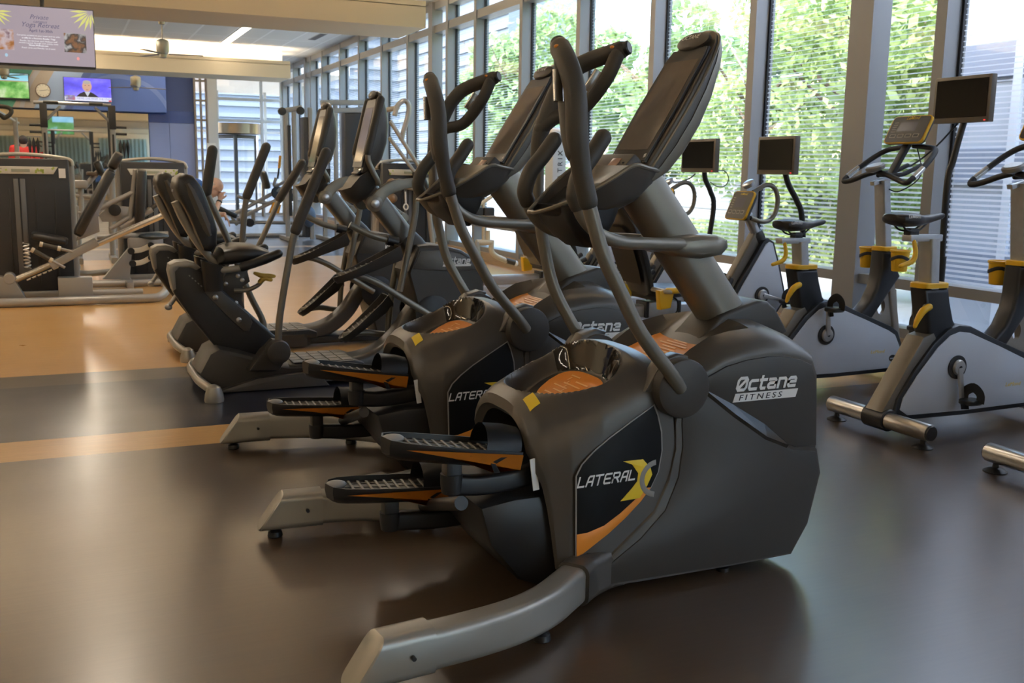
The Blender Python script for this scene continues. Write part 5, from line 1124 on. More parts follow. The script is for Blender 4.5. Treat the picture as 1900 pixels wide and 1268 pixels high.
b_=B(); lathe(b_,[(.045,-.09),(.05,-.085),(.05,.085),(.045,.09)],at(18,516,Y=Yp),(0,1,0),20); t.part('pivot_hub',b_,framep)
pl=[(p.x,p.z) for p in q3([(0,512),(28,520),(48,552),(0,552)])]; b_=B(); prism(b_,pl,Yp-.06,Yp+.06,.004); t.part('front_gusset',b_,framep)
b_=B(); box(b_,((at(110,0,Y=Yp).x),Yp,.15),(.30,.14,.20),None,.008); t.part('rear_bracket',b_,framep)
f=[(-.95,Yp-.18,.045),(.3,Yp-.18,.045),(.72,Yp-.18,.045),(.83,Yp-.15,.06),(.90,Yp-.02,.11),(.93,Yp+.2,.13),(.93,Yp+.5,.10)]
t.part('floor_tube',tube(B(),f,.042,14),framep); t.part('floor_tube',tube(B(),[(-.95,Yp+.32,.045),(.70,Yp+.32,.045)],.042,14,smooth=False),framep)
b_=B(); 
R=[]
for k in range(60): a=k*.9; R.append((-.215+.028*math.cos(a),Yp-.02,.38+.0022*k*1.6+.0*math.sin(a)))
a_=at(50,470,Y=Yp); R=[(a_.x+.028*math.cos(k*.8),Yp-.03+.028*math.sin(k*.8),a_.z-.14+.004*k) for k in range(60)]
t.part('coil_spring',tube(b_,R,.006,6,1,smooth=False),steel)
# ---- second machine, shoulder press type, to its right
t=T('press_machine','press machine with placard, between the leg press and the seated ellipticals','weight machine',(.95,11.9,0),'weight machines')
stack(t,.56,1.34,12.0,12.5,1.38,'Press'); Yp=11.65
def q3(pts,Y=11.65): return [at(x,y,Y=Y) for x,y in pts]
a,c=q3([(257,422),(262,314)]); pad(t,a,c,.36,.10,'back_pad')
a,c=q3([(240,424),(251,316)]); t.part('pad_post',tube(B(),[a,c],.026,12,smooth=False),framep)
for pp,r_ in (([(183,388),(246,358)],.028),([(225,424),(282,388)],.034),([(205,425),(240,403)],.024),([(180,440),(312,434)],.030)):
    a,c=q3(pp); t.part('press_arm',tube(B(),[a,c],r_,12,smooth=False),framep)
a,c=q3([(278,388),(300,375)]); grip(t,a,c,.022)
pl=[(p.x,p.z) for p in q3([(190,518),(238,460),(244,470),(240,518)])]; b_=B(); prism(b_,pl,Yp-.05,Yp+.05,.004); t.part('triangle_bracket',b_,framep)
for (x,y),(x2,y2) in (((243,466),(280,455)),((246,489),(280,478))):
    a,c=q3([(x,y),(x2,y2)],11.55); b_=B(); sweep(b_,cr([a,a.lerp(c,.5)+V((0,0,-.02)),c],5),rrect(.055,.02,.006),up=(0,1,0)); lk=t.part('link_arm',b_,cream)
    b_=B(); lathe(b_,[(.036,-.02),(.036,.02)],a+V((0,-.015,0)),(0,-1,0),18); t.part('link_pivot',b_,blk,lk); b_=B(); lathe(b_,[(.032,-.02),(.032,.02)],c+V((0,-.015,0)),(0,-1,0),18); t.part('link_pivot',b_,blk,lk)
b_=B(); lathe(b_,[(.062,-.02),(.062,.02),(.02,.026)],q3([(213,390)])[0],(0,-1,0),22); t.part('pulley',b_,blk)
b_=B(); prism(b_,[(p.x,p.z) for p in q3([(183,400),(205,380),(245,385),(250,405),(235,412),(190,412)])],Yp+.02,Yp+.05,.006); t.part('pulley_plate',b_,framep)
b_=B(); box(b_,(at(270,452,Y=Yp).x,Yp,at(270,452,Y=Yp).z),(.36,.16,.14),None,.03); t.part('seat_beam',b_,framep)
b_=B(); ell(b_,q3([(285,438)])[0],(.16,.17,.04)); t.part('seat_pad',b_,mat('blue_grey_vinyl',(.05,.07,.09),.4))
t.part('floor_tube',tube(B(),[(1.20,Yp-.1,.045),(.30,Yp-.1,.045),(.16,Yp-.07,.05),(.08,Yp+.06,.05)],.040,14),framep)
t.part('floor_tube',tube(B(),[(.45,Yp+.35,.13),(.20,Yp+.30,.12),(.10,Yp+.18,.16),(.12,Yp+.02,.22)],.034,12),framep)
for k in range(2):
    b_=B(); box(b_,(.62+.45*k,Yp+.1,.045),(.07,.9,.07),None,.01); t.part('cross_foot',b_,framep)
# ---- third machine farther back, between the two
t=T('press_machine','silver lever machine with brown seat, in the distance behind the leg press back pad','weight machine',(.35,14.8,0),'weight machines')
Y3=14.8
def q3(pts,Y=14.8): return [at(x,y,Y=Y) for x,y in pts]
for pp,r_ in (([(135,365),(135,440)],.045),([(150,348),(150,430)],.04),([(140,362),(190,366)],.035),([(155,350),(185,315)],.035),([(183,300),(205,370)],.032),([(208,330),(208,430)],.045),([(140,395),(215,392)],.04)):
    a,c=q3(pp); t.part('frame_tube',tube(B(),[a,c],r_,12,smooth=False),framep)
for x in (145,208):
    p=at(x,430,Y=Y3); b_=B(); sweep(b_,[V((p.x,Y3-.4,.04)),V((p.x,Y3+.5,.04))],rrect(.08,.08,.015),up=(0,0,1)); t.part('floor_foot',b_,framep); t.part('frame_tube',tube(B(),[V((p.x,Y3,.05)),V((p.x,Y3,.75))],.04,12,smooth=False),framep)
a,c=q3([(178,300),(190,325)]); pad(t,a,c,.3,.09,'back_pad'); a,c=q3([(160,322),(182,323)]); pad(t,a,c,.3,.05,'seat_pad',mat('brown_vinyl',(.11,.075,.05),.45))
b_=B(); box(b_,(at(142,342,Y=Y3).x,Y3,at(142,342,Y=Y3).z),(.26,.25,.10),None,.01); t.part('seat_box',b_,framep)
# ---- power rack near the mirror
t=T('power_rack','black and silver power rack with a pull-up bar, in front of the mirror','rack',(.35,20,0))
for px_ in (80,207):
    p=at(px_,200,Y=20)
    t.part('upright',sweep(B(),[(p.x,20,.02),(p.x,20,1.95)],rrect(.09,.10,.008),up=(0,1,0)),framep)
    b_=B(); box(b_,(p.x,20,2.15),(.12,.16,.42),None,.006); t.part('upright_cap',b_,blk)
    b_=B(); box(b_,(p.x,19.94,1.2),(.035,.02,1.3)); t.part('hole_strip',b_,blk); t.part('rear_upright',sweep(B(),[(p.x,21.1,.02),(p.x,21.1,2.3)],rrect(.08,.08,.008),up=(0,1,0)),blk)
    t.part('floor_rail',sweep(B(),[(p.x,19.7,.04),(p.x,21.3,.04)],rrect(.09,.07,.008),up=(0,0,1)),framep)
    s=-1 if px_<100 else 1
    for k in range(2): t.part('plate_peg',tube(B(),[(p.x,20.05,1.98-.12*k),(p.x+s*.24,20.05,1.98-.12*k)],.022,10,smooth=False),blk)
    for k in range(3):
        x_=p.x+s*(.12+.065*k); b_=B(); lathe(b_,[(.006,.06),(.012,.03),(.030,-.02),(.032,-.08),(.022,-.16),(.014,-.22),(.004,-.30)],(x_,20.0,1.70),seg=12); t.part('hanging_club',b_,blk)
    b_=B(); box(b_,(p.x+s*.18,20.0,1.775),(.22,.03,.02)); t.part('club_hanger',b_,framep)
    t.part('brace',tube(B(),[(p.x-s*.05,20,2.08),(p.x-s*.28,20,2.32)],.025,10,smooth=False),framep)
t.part('pull_up_bar',tube(B(),[(at(62,190,Y=20).x,20,2.37),(at(206,195,Y=20).x,20,2.37)],.030,12,smooth=False),framep)
for x0,x1 in ((80,108),(165,190)): t.part('bar_grip',tube(B(),[(at(x0,190,Y=20).x,19.96,2.38),(at(x1,190,Y=20).x,19.96,2.38)],.030,12,smooth=False),rub)
# ---- pulley column whose black handle shows at the left edge
t=T('pulley_column','slim silver pulley column with a black loop handle, at the left edge under the televisions','cable column',(-.33,16,0))
p=at(28,225,Y=16); t.part('column',sweep(B(),[(p.x,16,.02),(p.x,16,p.z+.05)],rrect(.06,.06,.01),up=(0,1,0)),framep)
b_=B(); box(b_,(p.x,16,.03),(.5,.5,.05),None,.01); t.part('base_plate',b_,framep)
h=[at(x,y,Y=15.9) for x,y in ((-14,196),(0,197),(16,200),(21,206),(18,213),(8,219),(3,215),(-12,206))]; hd_=t.part('loop_handle',tube(B(),h,.030,12,closed=True),rub)
t.part('handle_arm',tube(B(),[at(-4,206,Y=15.9),V((-.5,16,p.z-.02)),V((p.x,16,p.z))],.018,10),steel)
# ---- tall cable machine and dual shroud at the far window corner
t=T('cable_machine','tall cable machine with black shrouds, far back by the window corner','cable machine',(4.4,18.3,0))
Yc_=18.3
def P3(x,y): return at(x,y,Y=Yc_)
for px_,top,m_ in ((530,206,framep),(545,208,framep),(575,200,framep),(600,192,framep),(622,196,framep),(690,190,framep)):
    p=P3(px_,top); t.part('upright',sweep(B(),[(p.x,Yc_,.02),(p.x,Yc_,p.z)],rrect(.075,.075,.01),up=(0,1,0)),m_)
for a_,c_ in (((520,207),(560,200)),((595,191),(700,190)),((605,206),(700,203))):
    a,c=P3(*a_),P3(*c_); t.part('top_beam',sweep(B(),[a,c],rrect(.09,.09,.015),up=(0,0,1)),framep)
for x0,x1,y0 in ((640,690,206),(563,575,215)):
    a=P3(x0,y0); c=P3(x1,y0); b_=B(); box(b_,((a.x+c.x)/2,Yc_+.15,a.z/2+.02),(c.x-a.x,.3,a.z-.08),None,.01); t.part('stack_shroud',b_,stackm)
for px_,py in ((522,207),(556,206),(697,192)):
    b_=B(); lathe(b_,[(.07,-.03),(.07,.03),(.03,.035)],P3(px_,py)+V((0,-.06,0)),(0,-1,0),18); t.part('pulley',b_,blk)
a=P3(535,210); b_=B(); box(b_,(a.x,Yc_-.05,1.25),(.05,.02,1.6)); t.part('hole_strip',b_,blk)
t.part('pull_up_handle',tube(B(),[P3(598,205),P3(612,190),P3(640,192)],.025,10),rub)
for px_ in (530,600,690): p=P3(px_,200); t.part('floor_foot',sweep(B(),[(p.x,Yc_-.5,.04),(p.x,Yc_+.6,.04)],rrect(.09,.07,.01),up=(0,0,1)),framep)
b_=B(); ell(b_,P3(574,402),(.12,.10,.20)); t.part('knee_pad',b_,mat('blue_vinyl',(.07,.11,.18),.4))
# ---- plate loaded incline bench with orange grips
t=T('incline_machine','plate loaded incline machine with orange tipped handles, far back before the revolving door','weight machine',(3.4,19.6,0),'weight machines')
Yi=19.6
def P3(x,y): return at(x,y,Y=Yi)
for pp,r_ in (([(430,400),(560,330)],.035),([(440,408),(565,345)],.035),([(440,364),(470,374),(510,378)],.03),([(470,395),(470,418)],.04),([(425,412),(560,414)],.035),([(512,330),(512,345),(560,318)],.03),([(488,402),(488,340)],.025),([(530,360),(530,412)],.045)):
    t.part('frame_tube',tube(B(),[P3(*q_) for q_ in pp],r_,10,smooth=len(pp)>2),framep)
for x in (518,537):
    t.part('orange_handle',tube(B(),[P3(x,312),P3(x+2,289)],.026,10,smooth=False),mat('orange_foam',(.75,.33,.03),.5)); t.part('handle_stem',tube(B(),[P3(x-3,332),P3(x,310)],.018,10,smooth=False),blk)
a,c=P3(487,318),P3(496,350); pad(t,a,c,.35,.10,'back_pad'); a,c=P3(392,380),P3(438,402); pad(t,a,c,.4,.09,'bench_pad'); t.part('bench_post',tube(B(),[P3(430,402),P3(440,418)],.03,10,smooth=False),framep)
b_=B(); lathe(b_,[(.08,-.12),(.08,.12)],P3(462,413),(0,1,0),18); t.part('wheel',b_,blk)
for x,y in ((515,358),(540,362)):
    b_=B(); lathe(b_,[(.12,-.03),(.125,0),(.12,.03)],P3(x,y),(.3,-1,.2),22); t.part('weight_plate',b_,blk)
b_=B(); prism(b_,[(p.x,p.z) for p in (P3(498,395),P3(506,375),P3(520,380),P3(516,396))],Yi-.1,Yi,.01); t.part('orange_guard',b_,mat('orange_foam',(.75,.33,.03),.5))
t.part('floor_tube',tube(B(),[V((2.9,Yi-.3,.04)),V((4.3,Yi-.3,.04))],.04,10,smooth=False),framep)
for x in (3.1,4.1): t.part('floor_leg',tube(B(),[V((x,Yi-.3,.04)),V((x,Yi,.45))],.035,10,smooth=False),framep)
# ---- navy weight machine right of the nearer seated elliptical
t=T('pulldown_machine','navy weight machine with a white pull handle, behind the nearer seated elliptical console','weight machine',(3.9,12,0),'weight machines')
stack(t,3.55,4.32,12.0,12.5,1.42,'')
def P3(x,y,Y=11.85): return at(x,y,Y=Y)
t.part('handle_cable',tube(B(),[P3(752,356),P3(753,378)],.010,8,smooth=False),white); b_=B(); R=[P3(753,384)+V((.028*math.cos(a),0,.034*math.sin(a))) for a in [2*PI*k/14 for k in range(14)]]; t.part('pull_handle',tube(b_,R,.009,8,2,closed=True),white)
b_=B(); ell(b_,P3(727,345),(.07,.12,.09)); t.part('foam_roll',b_,mat('brown_foam',(.16,.10,.06),.6)); b_=B(); ell(b_,P3(727,368),(.06,.12,.06)); t.part('foam_roll',b_,mat('brown_foam',(.16,.10,.06),.6))
for pp,r_ in (([(724,225),(778,310)],.026),([(722,255),(768,318)],.024),([(745,345),(775,352)],.026),([(790,330),(800,430),(806,470)],.03)):
    t.part('frame_tube',tube(B(),[P3(*q_) for q_ in pp],r_,10,smooth=len(pp)>2),framep)
a,c=P3(773,318),P3(800,380); pad(t,a,c,.3,.07,'arm_pad')
t.part('head_loop',tube(B(),[P3(x,y) for x,y in ((732,215),(738,196),(750,187),(758,195),(756,218),(748,245),(745,262))],.030,12),framep)
t.part('floor_tube',tube(B(),[V((3.5,11.7,.04)),V((4.5,11.7,.04))],.04,10,smooth=False),framep)
t.part('mast_post',tube(B(),[V((3.62,12.3,.05)),V((3.62,12.3,2.0))],.035,12,smooth=False),framep); t.part('mast_arm',tube(B(),[V((3.62,12.3,2.0)),P3(738,200)],.03,12,smooth=False),framep); t.part('floor_post',tube(B(),[P3(806,470),V((P3(806,470).x,11.85,.04))],.03,10,smooth=False),framep)
# ---- leg curl type machine seen through the gap left of the second elliptical mast
t=T('leg_curl_machine','beige leg curl machine with black pads, under the window, seen through the elliptical arms','weight machine',(4.75,11.2,0),'weight machines')
def P3(x,y,Y=11.2): return at(x,y,Y=Y)
for px_ in (884,905):
    b_=B(); box(b_,P3(px_,400),(.14,.12,.20),None,.03); pd_=t.part('pad',b_,padm)
b_=B(); box(b_,P3(907,407)+V((0,-.065,-.02)),(.11,.01,.13)); t.part('white_panel',b_,mat('panel_white',(.6,.6,.6),.4),pd_)
for pp,r_ in (([(884,450),(912,450)],.036),([(912,446),(914,470),(940,485)],.032),([(897,375),(897,450)],.02),([(905,428),(905,445)],.03),([(912,365),(890,380)],.022)):
    t.part('frame_tube',tube(B(),[P3(*q_) for q_ in pp],r_,12),cream)
t.part('roller_foam',tube(B(),[P3(938,483),P3(955,488)],.034,12,smooth=False),rub); b_=B(); ell(b_,P3(957,489),(.03,.04,.035)); t.part('roller_cap',b_,white)
t.part('floor_tube',tube(B(),[V((4.2,11.0,.04)),V((5.3,11.0,.04))],.04,10,smooth=False),framep); t.part('floor_post',tube(B(),[P3(884,450),V((P3(884,450).x,11.1,.04))],.04,10,smooth=False),framep)
# ---- silver tower lettered along its side
t=T('training_tower','pale silver tower with dark vertical lettering, against the glass behind the elliptical grips','cable machine',(5.15,10.4,0))
p=at(1032,245,Y=10.4)
b_=B(); box(b_,(p.x,10.4,p.z/2),(.17,.20,p.z),None,.015); tw=t.part('tower',b_,mat('pale_tower',(.50,.53,.55),.4,.2)); b_=B(); ell(b_,(p.x,10.4,p.z),(.085,.10,.05)); t.part('tower_cap',b_,white,tw)
t.part('tower_lettering',text_bm('MATRIX',.085,(p.x+.035,10.297,p.z-.62),(0,0,1),(-1,0,0),.001,bold=.004,space=1.5),blk,tw)
b_=B(); box(b_,(p.x,10.4,.03),(.4,.5,.05),None,.01); t.part('tower_base',b_,framep)
# ================================================================ screens, clock, fans
def emis(name,c,s=1.0): return mat(name,tuple(q*.1 for q in c),.3,emit=c,es=s)
def noise_screen(name,cols,scale,s=1.0,stretch=(1,1,1)):
    m=bpy.data.materials.new(name); m.use_nodes=True; n=m.node_tree.nodes; l=m.node_tree.links; p=n['Principled BSDF']; p.inputs['Base Color'].default_value=(.02,.02,.02,1); p.inputs['Roughness'].default_value=.2
    tc=n.new('ShaderNodeTexCoord'); mp=n.new('ShaderNodeMapping'); mp.inputs['Scale'].default_value=stretch; nz=n.new('ShaderNodeTexNoise'); nz.inputs['Scale'].default_value=scale; nz.inputs['Detail'].default_value=5; l.new(tc.outputs['Object'],mp.inputs[0]); l.new(mp.outputs[0],nz.inputs['Vector'])
    rp=n.new('ShaderNodeValToRGB'); e=rp.color_ramp.elements; k=len(cols); e[0].position=.3; e[0].color=(*cols[0],1); e[1].position=.7; e[1].color=(*cols[-1],1)
    for i in range(1,k-1): q=e.new(.3+.4*i/(k-1)); q.color=(*cols[i],1)
    l.new(nz.outputs['Fac'],rp.inputs[0]); l.new(rp.outputs[0],p.inputs['Emission Color']); p.inputs['Emission Strength'].default_value=s; return m
def tv(name,label,c,w,h,th=.05,face=-1,loc=None,mount=True):
    """a television centred at c facing -Y (face=-1) or +Y"""
    t=T(name,label,'television',loc or c,'wall and ceiling televisions'); c=V(c)
    b_=B(); box(b_,c+V((0,-face*th/2,0)),(w,th,h),None,.006); cs=t.part('tv_case',b_,blks)
    def rect(x0,x1,z0,z1,m,nm,lay=1,par=None):
        b_=B(); y=c.y+face*(.0015*lay); b_.faces.new([b_.verts.new((c.x+(-face)*x*w/2,y,c.z+z*h/2)) for x,z in ((x0,z0),(x1,z0),(x1,z1),(x0,z1))]); return t.part(nm,b_,m,par or cs,smooth=0)
    def poly(pts,m,nm,lay,par):
        b_=B(); y=c.y+face*(.0015*lay); b_.faces.new([b_.verts.new((c.x+(-face)*x*w/2,y,c.z+z*h/2)) for x,z in pts]); return t.part(nm,b_,m,par,smooth=0)
    def words(s,size,x,z,m,lay,par,al='CENTER',**k): return t.part('screen_text',text_bm(s,size,(c.x+(-face)*x*w/2,c.y+face*.0015*lay,c.z+z*h/2),(-face,0,0),(0,0,1),0,align=al,**k),m,par)
    return t,cs,rect,poly,words
# hanging sign screen near the near soffit
tl,tr_,brr,bl=[at(x,y,Y=13.2) for x,y in ((-30,8),(173,18),(177,127),(-28,115))]
w=(tr_-tl).length; h=(tr_.z-brr.z); c=V(((tl.x+tr_.x)/2,13.2,(tr_.z+brr.z)/2-.005))
t,cs,rect,poly,words=tv('hanging_screen','large hanging sign screen at the top left, mauve slide with yellow leaves',c,w,h,.07)
b_=B(); tube(b_,[(at(78,8,Y=13.25).x,13.27,c.z),(at(78,8,Y=13.25).x,13.27,ZC)],.025,10,smooth=False); t.part('ceiling_mount',b_,blk)
sl=rect(-.985,.985,-.95,.97,emis('slide_mauve',(.33,.28,.33)),'slide',1)
lf=emis('leaf_yellow',(.62,.62,.18)); ink=emis('slide_ink',(.06,.06,.14)); lt=emis('slide_white',(.85,.85,.9))
def leafs(cx,cz,angs,nm):
    for a,L in angs:
        a=math.radians(a); d=V((math.cos(a),math.sin(a)*w/h)); n_=V((-d.y*h/w*.13,d.x*.13*w/h))
        poly([(cx+d.x*L*.15,cz+d.y*L*.15),(cx+d.x*L*.55+n_.x*L*.5,cz+d.y*L*.55+n_.y*L*.5),(cx+d.x*L,cz+d.y*L),(cx+d.x*L*.55-n_.x*L*.5,cz+d.y*L*.55-n_.y*L*.5)],lf,'leaf',2,sl)
def sx(x,y): p=at(x,y,Y=13.2); return (p.x-c.x)/(w/2),(p.z-c.z)/(h/2)
cx_,cz_=sx(168,22); leafs(cx_,cz_,((183,.40),(200,.42),(217,.42),(234,.44),(251,.42),(267,.36),(283,.26)),'leaf')
cx_,cz_=sx(-14,20); leafs(cx_,cz_,((2,.34),(-15,.36),(-32,.36),(-50,.34),(-68,.30)),'leaf')
for s_,sz,x,y,m_ in (('Private',.070,72,36,ink),('campus',.048,74,43,ink),('Yoga Retreat',.075,74,51,ink),('April 1st-30th',.044,76,60,ink)):
    X_,Z_=sx(x,y); words(s_,sz,X_,Z_,m_,2,sl,shear=.35 if y<55 else 0,bold=-.004 if y<55 else .01)
for s_,y,bd in (('Complete activities to your event card to enter',68,0),('a raffle for a Recovery Bundle / Yoga',73,.012),('Bundle. See the front desk Wellness staff',78,0),('receive a punch through each activity week',82,0),('Fitness.Wellness.com',86,.02),('Punch cards end Monday 1st at noon',91,0)):
    X_,Z_=sx(72,y); words(s_,.0235,X_,Z_,lt,2,sl,bold=bd)
for (a_,b1),(c_,d1),m_ in (((118,61),(161,99),noise_screen('photo_a',((.02,.015,.015),(.25,.11,.05),(.02,.02,.03),(.50,.50,.52),(.25,.12,.06)),7,.8)),((-18,52),(27,93),noise_screen('photo_b',((.22,.07,.03),(.45,.18,.05),(.60,.50,.55),(.14,.04,.07)),7,.8))):
    x0,z0=sx(a_,b1); x1,z1=sx(c_,d1); rect(x0,x1,z1,z0,m_,'slide_photo',2,sl)
for x,y,col in ((12,102,(.35,.55,.70)),(145,109,(.75,.30,.30))):
    X_,Z_=sx(x,y); poly([(X_+.028*math.cos(a),Z_+.06*math.sin(a)) for a in [2*PI*k/12 for k in range(12)]],emis('slide_dot_%d'%x,col),'slide_dot',2,sl)
# second hanging screen, back to back with the first, seen only in the mirror
c=V((c.x,13.37,c.z)); vt=[V((c.x-w/2,0,c.z+h/2)),V((c.x+w/2,0,0)),V((0,0,c.z-h/2))]
t,cs,rect,poly,words=tv('hanging_screen','hanging screen with trees and blue sky, seen reflected in the far mirror',c,abs(vt[1].x-vt[0].x),abs(vt[0].z-vt[2].z),.06,1)
sl=rect(-.98,.98,-.96,.96,noise_screen('garden_scene',((.02,.10,.03),(.06,.22,.05),(.10,.30,.10),(.25,.50,.70)),2.4,1.2),'picture',1); rect(-.98,.3,.35,.96,noise_screen('sky_scene',((.12,.40,.65),(.35,.65,.85)),2,1.2),'sky',2,sl)
# televisions on the painted bulkhead
def wall_tv(q,label):
    p=[at(x,y,Y=27.44) for x,y in q]; w=((p[1].x-p[0].x)+(p[2].x-p[3].x))/2; h=((p[0].z-p[3].z)+(p[1].z-p[2].z))/2; c=V((sum(v.x for v in p)/4,27.43,sum(v.z for v in p)/4)); r_=tv('wall_television',label,c,w,h,.06,-1); return r_
t,cs,rect,poly,words=wall_tv(((117,142),(206,147),(208,191),(119,186)),'television with a news presenter on a blue backdrop, right of the clock')
sl=rect(-.98,.98,-.97,.97,noise_screen('studio_blue',((.05,.04,.50),(.12,.10,.85),(.25,.22,.95)),1.6,1.25,(1,1,2)),'backdrop',1)
def el(cx,cz,rx,rz,m_,nm,lay,par,n=20): return poly([(cx+rx*math.cos(2*PI*k/n),cz+rz*math.sin(2*PI*k/n)) for k in range(n)],m_,nm,lay,par)
su=poly([(-.50,-.62),(-.34,-.34),(-.16,-.18),(.10,-.18),(.26,-.34),(.46,-.62)],emis('suit_dark',(.012,.012,.018)),'presenter_suit',2,sl); poly([(-.14,-.18),(-.02,-.6),(.10,-.18)],emis('shirt_pale',(.55,.58,.68)),'presenter_shirt',3,su)
fc=el(-.03,.28,.20,.46,emis('face_tone',(.60,.36,.26)),'presenter_face',3,su); el(-.03,.62,.17,.16,emis('hair_grey',(.42,.38,.34)),'presenter_hair',4,fc)
for x in (-.10,.05): el(x,.34,.025,.03,emis('eye_dark',(.08,.05,.05)),'presenter_eye',4,fc)
el(-.03,-.02,.06,.03,emis('lip_tone',(.35,.12,.12)),'presenter_mouth',4,fc)
lb=rect(-.98,.98,-.97,-.62,emis('caption_white',(.72,.74,.90)),'caption_bar',3,sl); words('THE NEWS: LIVE FROM THE STUDIO',.06,.18,-.83,emis('caption_ink',(.15,.18,.45)),4,lb); rect(.86,.97,-.96,-.84,emis('caption_red',(.65,.03,.05)),'caption_chip',4,lb); rect(-.95,-.55,-.92,-.5,noise_screen('caption_logo',((.7,.7,.8),(.2,.2,.4),(.6,.1,.1)),6,1),'caption_logo',4,lb)
t,cs,rect,poly,words=wall_tv(((-32,130),(54,139),(55,188),(-31,182)),'television with green garden scenery, at the left edge beside the clock')
sl=rect(-.97,.97,-.85,.95,noise_screen('garden_tv',((.02,.09,.02),(.06,.25,.04),(.20,.45,.12),(.45,.55,.35)),3.2,1.3),'picture',1); rect(-.97,.97,.40,.95,noise_screen('sea_sky',((.10,.45,.60),(.40,.70,.80)),1.5,1.2,(.3,1,4)),'sky',2,sl); rect(-.97,.97,.36,.42,emis('rail_tone',(.40,.25,.15)),'horizon',3,sl)
t=T('wall_clock','round wall clock with a cream dial, between the two far televisions','clock',(at(80,168,Y=27.45).x,27.45,at(80,168,Y=27.45).z)); c=at(80,168,Y=27.49)
b_=B(); lathe(b_,[(.17,-.02),(.17,.03),(.155,.035),(.15,.02)],c,(0,-1,0),32); cs=t.part('clock_rim',b_,mat('clock_rim',(.14,.09,.06),.3)); b_=B(); lathe(b_,[(.152,.0),(.152,.024)],c,(0,-1,0),32); f=t.part('clock_dial',b_,mat('clock_dial',(.72,.66,.52),.4),cs)
b_=B()
for k in range(12):
    a=k*PI/6; box(b_,c+V((.128*math.sin(a),-.0255,.128*math.cos(a))),(.008,.003,.022),M4.Rotation(a,3,'Y'))
t.part('hour_marks',b_,blk,f,kind='stuff')
for a,L in ((-95,.085),(80,.12)):
    d=V((math.sin(math.radians(a)),0,math.cos(math.radians(a)))); b_=B(); sweep(b_,[c+V((0,-.027,0)),c+V((0,-.027,0))+d*L],rrect(.008,.003,.001),up=(0,1,0)); t.part('clock_hand',b_,blk,f)
def fan(x,y,zh,label,a0,L=.72):
    t=T('ceiling_fan',label,'fan',(x,y,ZC),'ceiling fans'); fm=mat('fan_bronze',(.30,.27,.21),.35,.6)
    b_=B(); lathe(b_,[(.06,0),(.05,-.05),(.02,-.06)],(x,y,ZC),seg=18); tube(b_,[(x,y,ZC),(x,y,zh+.1)],.014,10,smooth=False); t.part('down_rod',b_,fm)
    b_=B(); lathe(b_,[(.03,.22),(.11,.19),(.12,.16),(.115,-.0),(.09,-.05),(.07,-.06),(.065,-.11),(.03,-.13)],(x,y,zh),seg=24); t.part('motor_housing',b_,mat('fan_pewter',(.36,.34,.27),.35,.6))
    for k in range(3):
        a=math.radians(a0+120*k); d=V((math.cos(a),math.sin(a),0)); b_=B(); sweep(b_,[V((x,y,zh-.05))+d*.10,V((x,y,zh-.05))+d*.3,V((x,y,zh-.05))+d*L],rrect(.13,.012,.004),[(.6,1),(1,1),(.8,1)],up=(0,0,1)); t.part('blade',b_,mat('fan_blade',(.20,.165,.12),.4))
p=at(304,95,Y=20.4); fan(1.88,20.4,p.z,'ceiling fan in the bay between the two soffits, nearest one',-4)
p=at(252,158,Y=25.8); fan(p.x,25.8,p.z,'ceiling fan in front of the blue bulkhead, right of the news television',20)
p=at(7,136,Y=25.8); fan(p.x,25.8,p.z,'ceiling fan at the left edge, in front of the garden television',70)
# curtains on the rear wall, seen only in the mirror
curt=mat('pale_green_curtain',(.45,.55,.50),.8)
for k in range(4):
    b_=B(); x0=-8.2+k*3.4; A=[]
    for i in range(61):
        x=x0+2.9*i/60; y=-14.86+.05*math.sin(i*1.25); A.append((b_.verts.new((x,y,.1)),b_.verts.new((x,y,3.0))))
    for i in range(60): b_.faces.new((A[i][0],A[i+1][0],A[i+1][1],A[i][1]))
    bmesh.ops.solidify(b_,geom=b_.faces[:],thickness=.01); single('curtain',b_,curt,'pale green curtain hanging on the wall behind the camera','curtain','rear curtains',60,(x0+1.45,-14.86,.1))
# ================================================================ people
def limb_bm(verts,edges,radii,lat):
    """closed tapered limbs with rounded ends, to be fused by the voxel remesh"""
    bm=B(); L=V(lat); P=[V(v) for v in verts]; Rr=[r if isinstance(r,tuple) else (r,r) for r in radii]
    for i,j in edges:
        t=(P[j]-P[i]); ln=t.length; t.normalize(); s=L-L.dot(t)*t; s=s.normalized() if s.length>.05 else t.orthogonal().normalized(); w=t.cross(s); rings=[]
        st=[(-q,0,math.sqrt(max(0,1-q*q))) for q in (.98,.8,.45)]+[(0,f/6,1) for f in range(7)]+[(q,1,math.sqrt(max(0,1-q*q))) for q in (.45,.8,.98)]
        for ex,f,k in st:
            rx=Rr[i][0]*(1-f)+Rr[j][0]*f; rz=Rr[i][1]*(1-f)+Rr[j][1]*f; c=P[i]+t*(ln*f+ex*min(rx,rz))
            rings.append([c+s*(rx*k*math.cos(a))+w*(rz*k*math.sin(a)) for a in [2*PI*q/20 for q in range(20)]])
        loft(bm,rings)
    bmesh.ops.recalc_face_normals(bm,faces=bm.faces[:]); return bm
def remesh(bm,vox):
    me=bpy.data.meshes.new('r'); bm.to_mesh(me); bm.free(); ob=bpy.data.objects.new('r',me); COL.objects.link(ob)
    md=ob.modifiers.new('R','REMESH'); md.mode='VOXEL'; md.voxel_size=vox; sm=ob.modifiers.new('S','SMOOTH'); sm.factor=.5; sm.iterations=3
    dg=bpy.context.evaluated_depsgraph_get(); m2=bpy.data.meshes.new_from_object(ob.evaluated_get(dg)); b2=B(); b2.from_mesh(m2); bpy.data.meshes.remove(m2); bpy.data.objects.remove(ob); bpy.data.meshes.remove(me); return b2
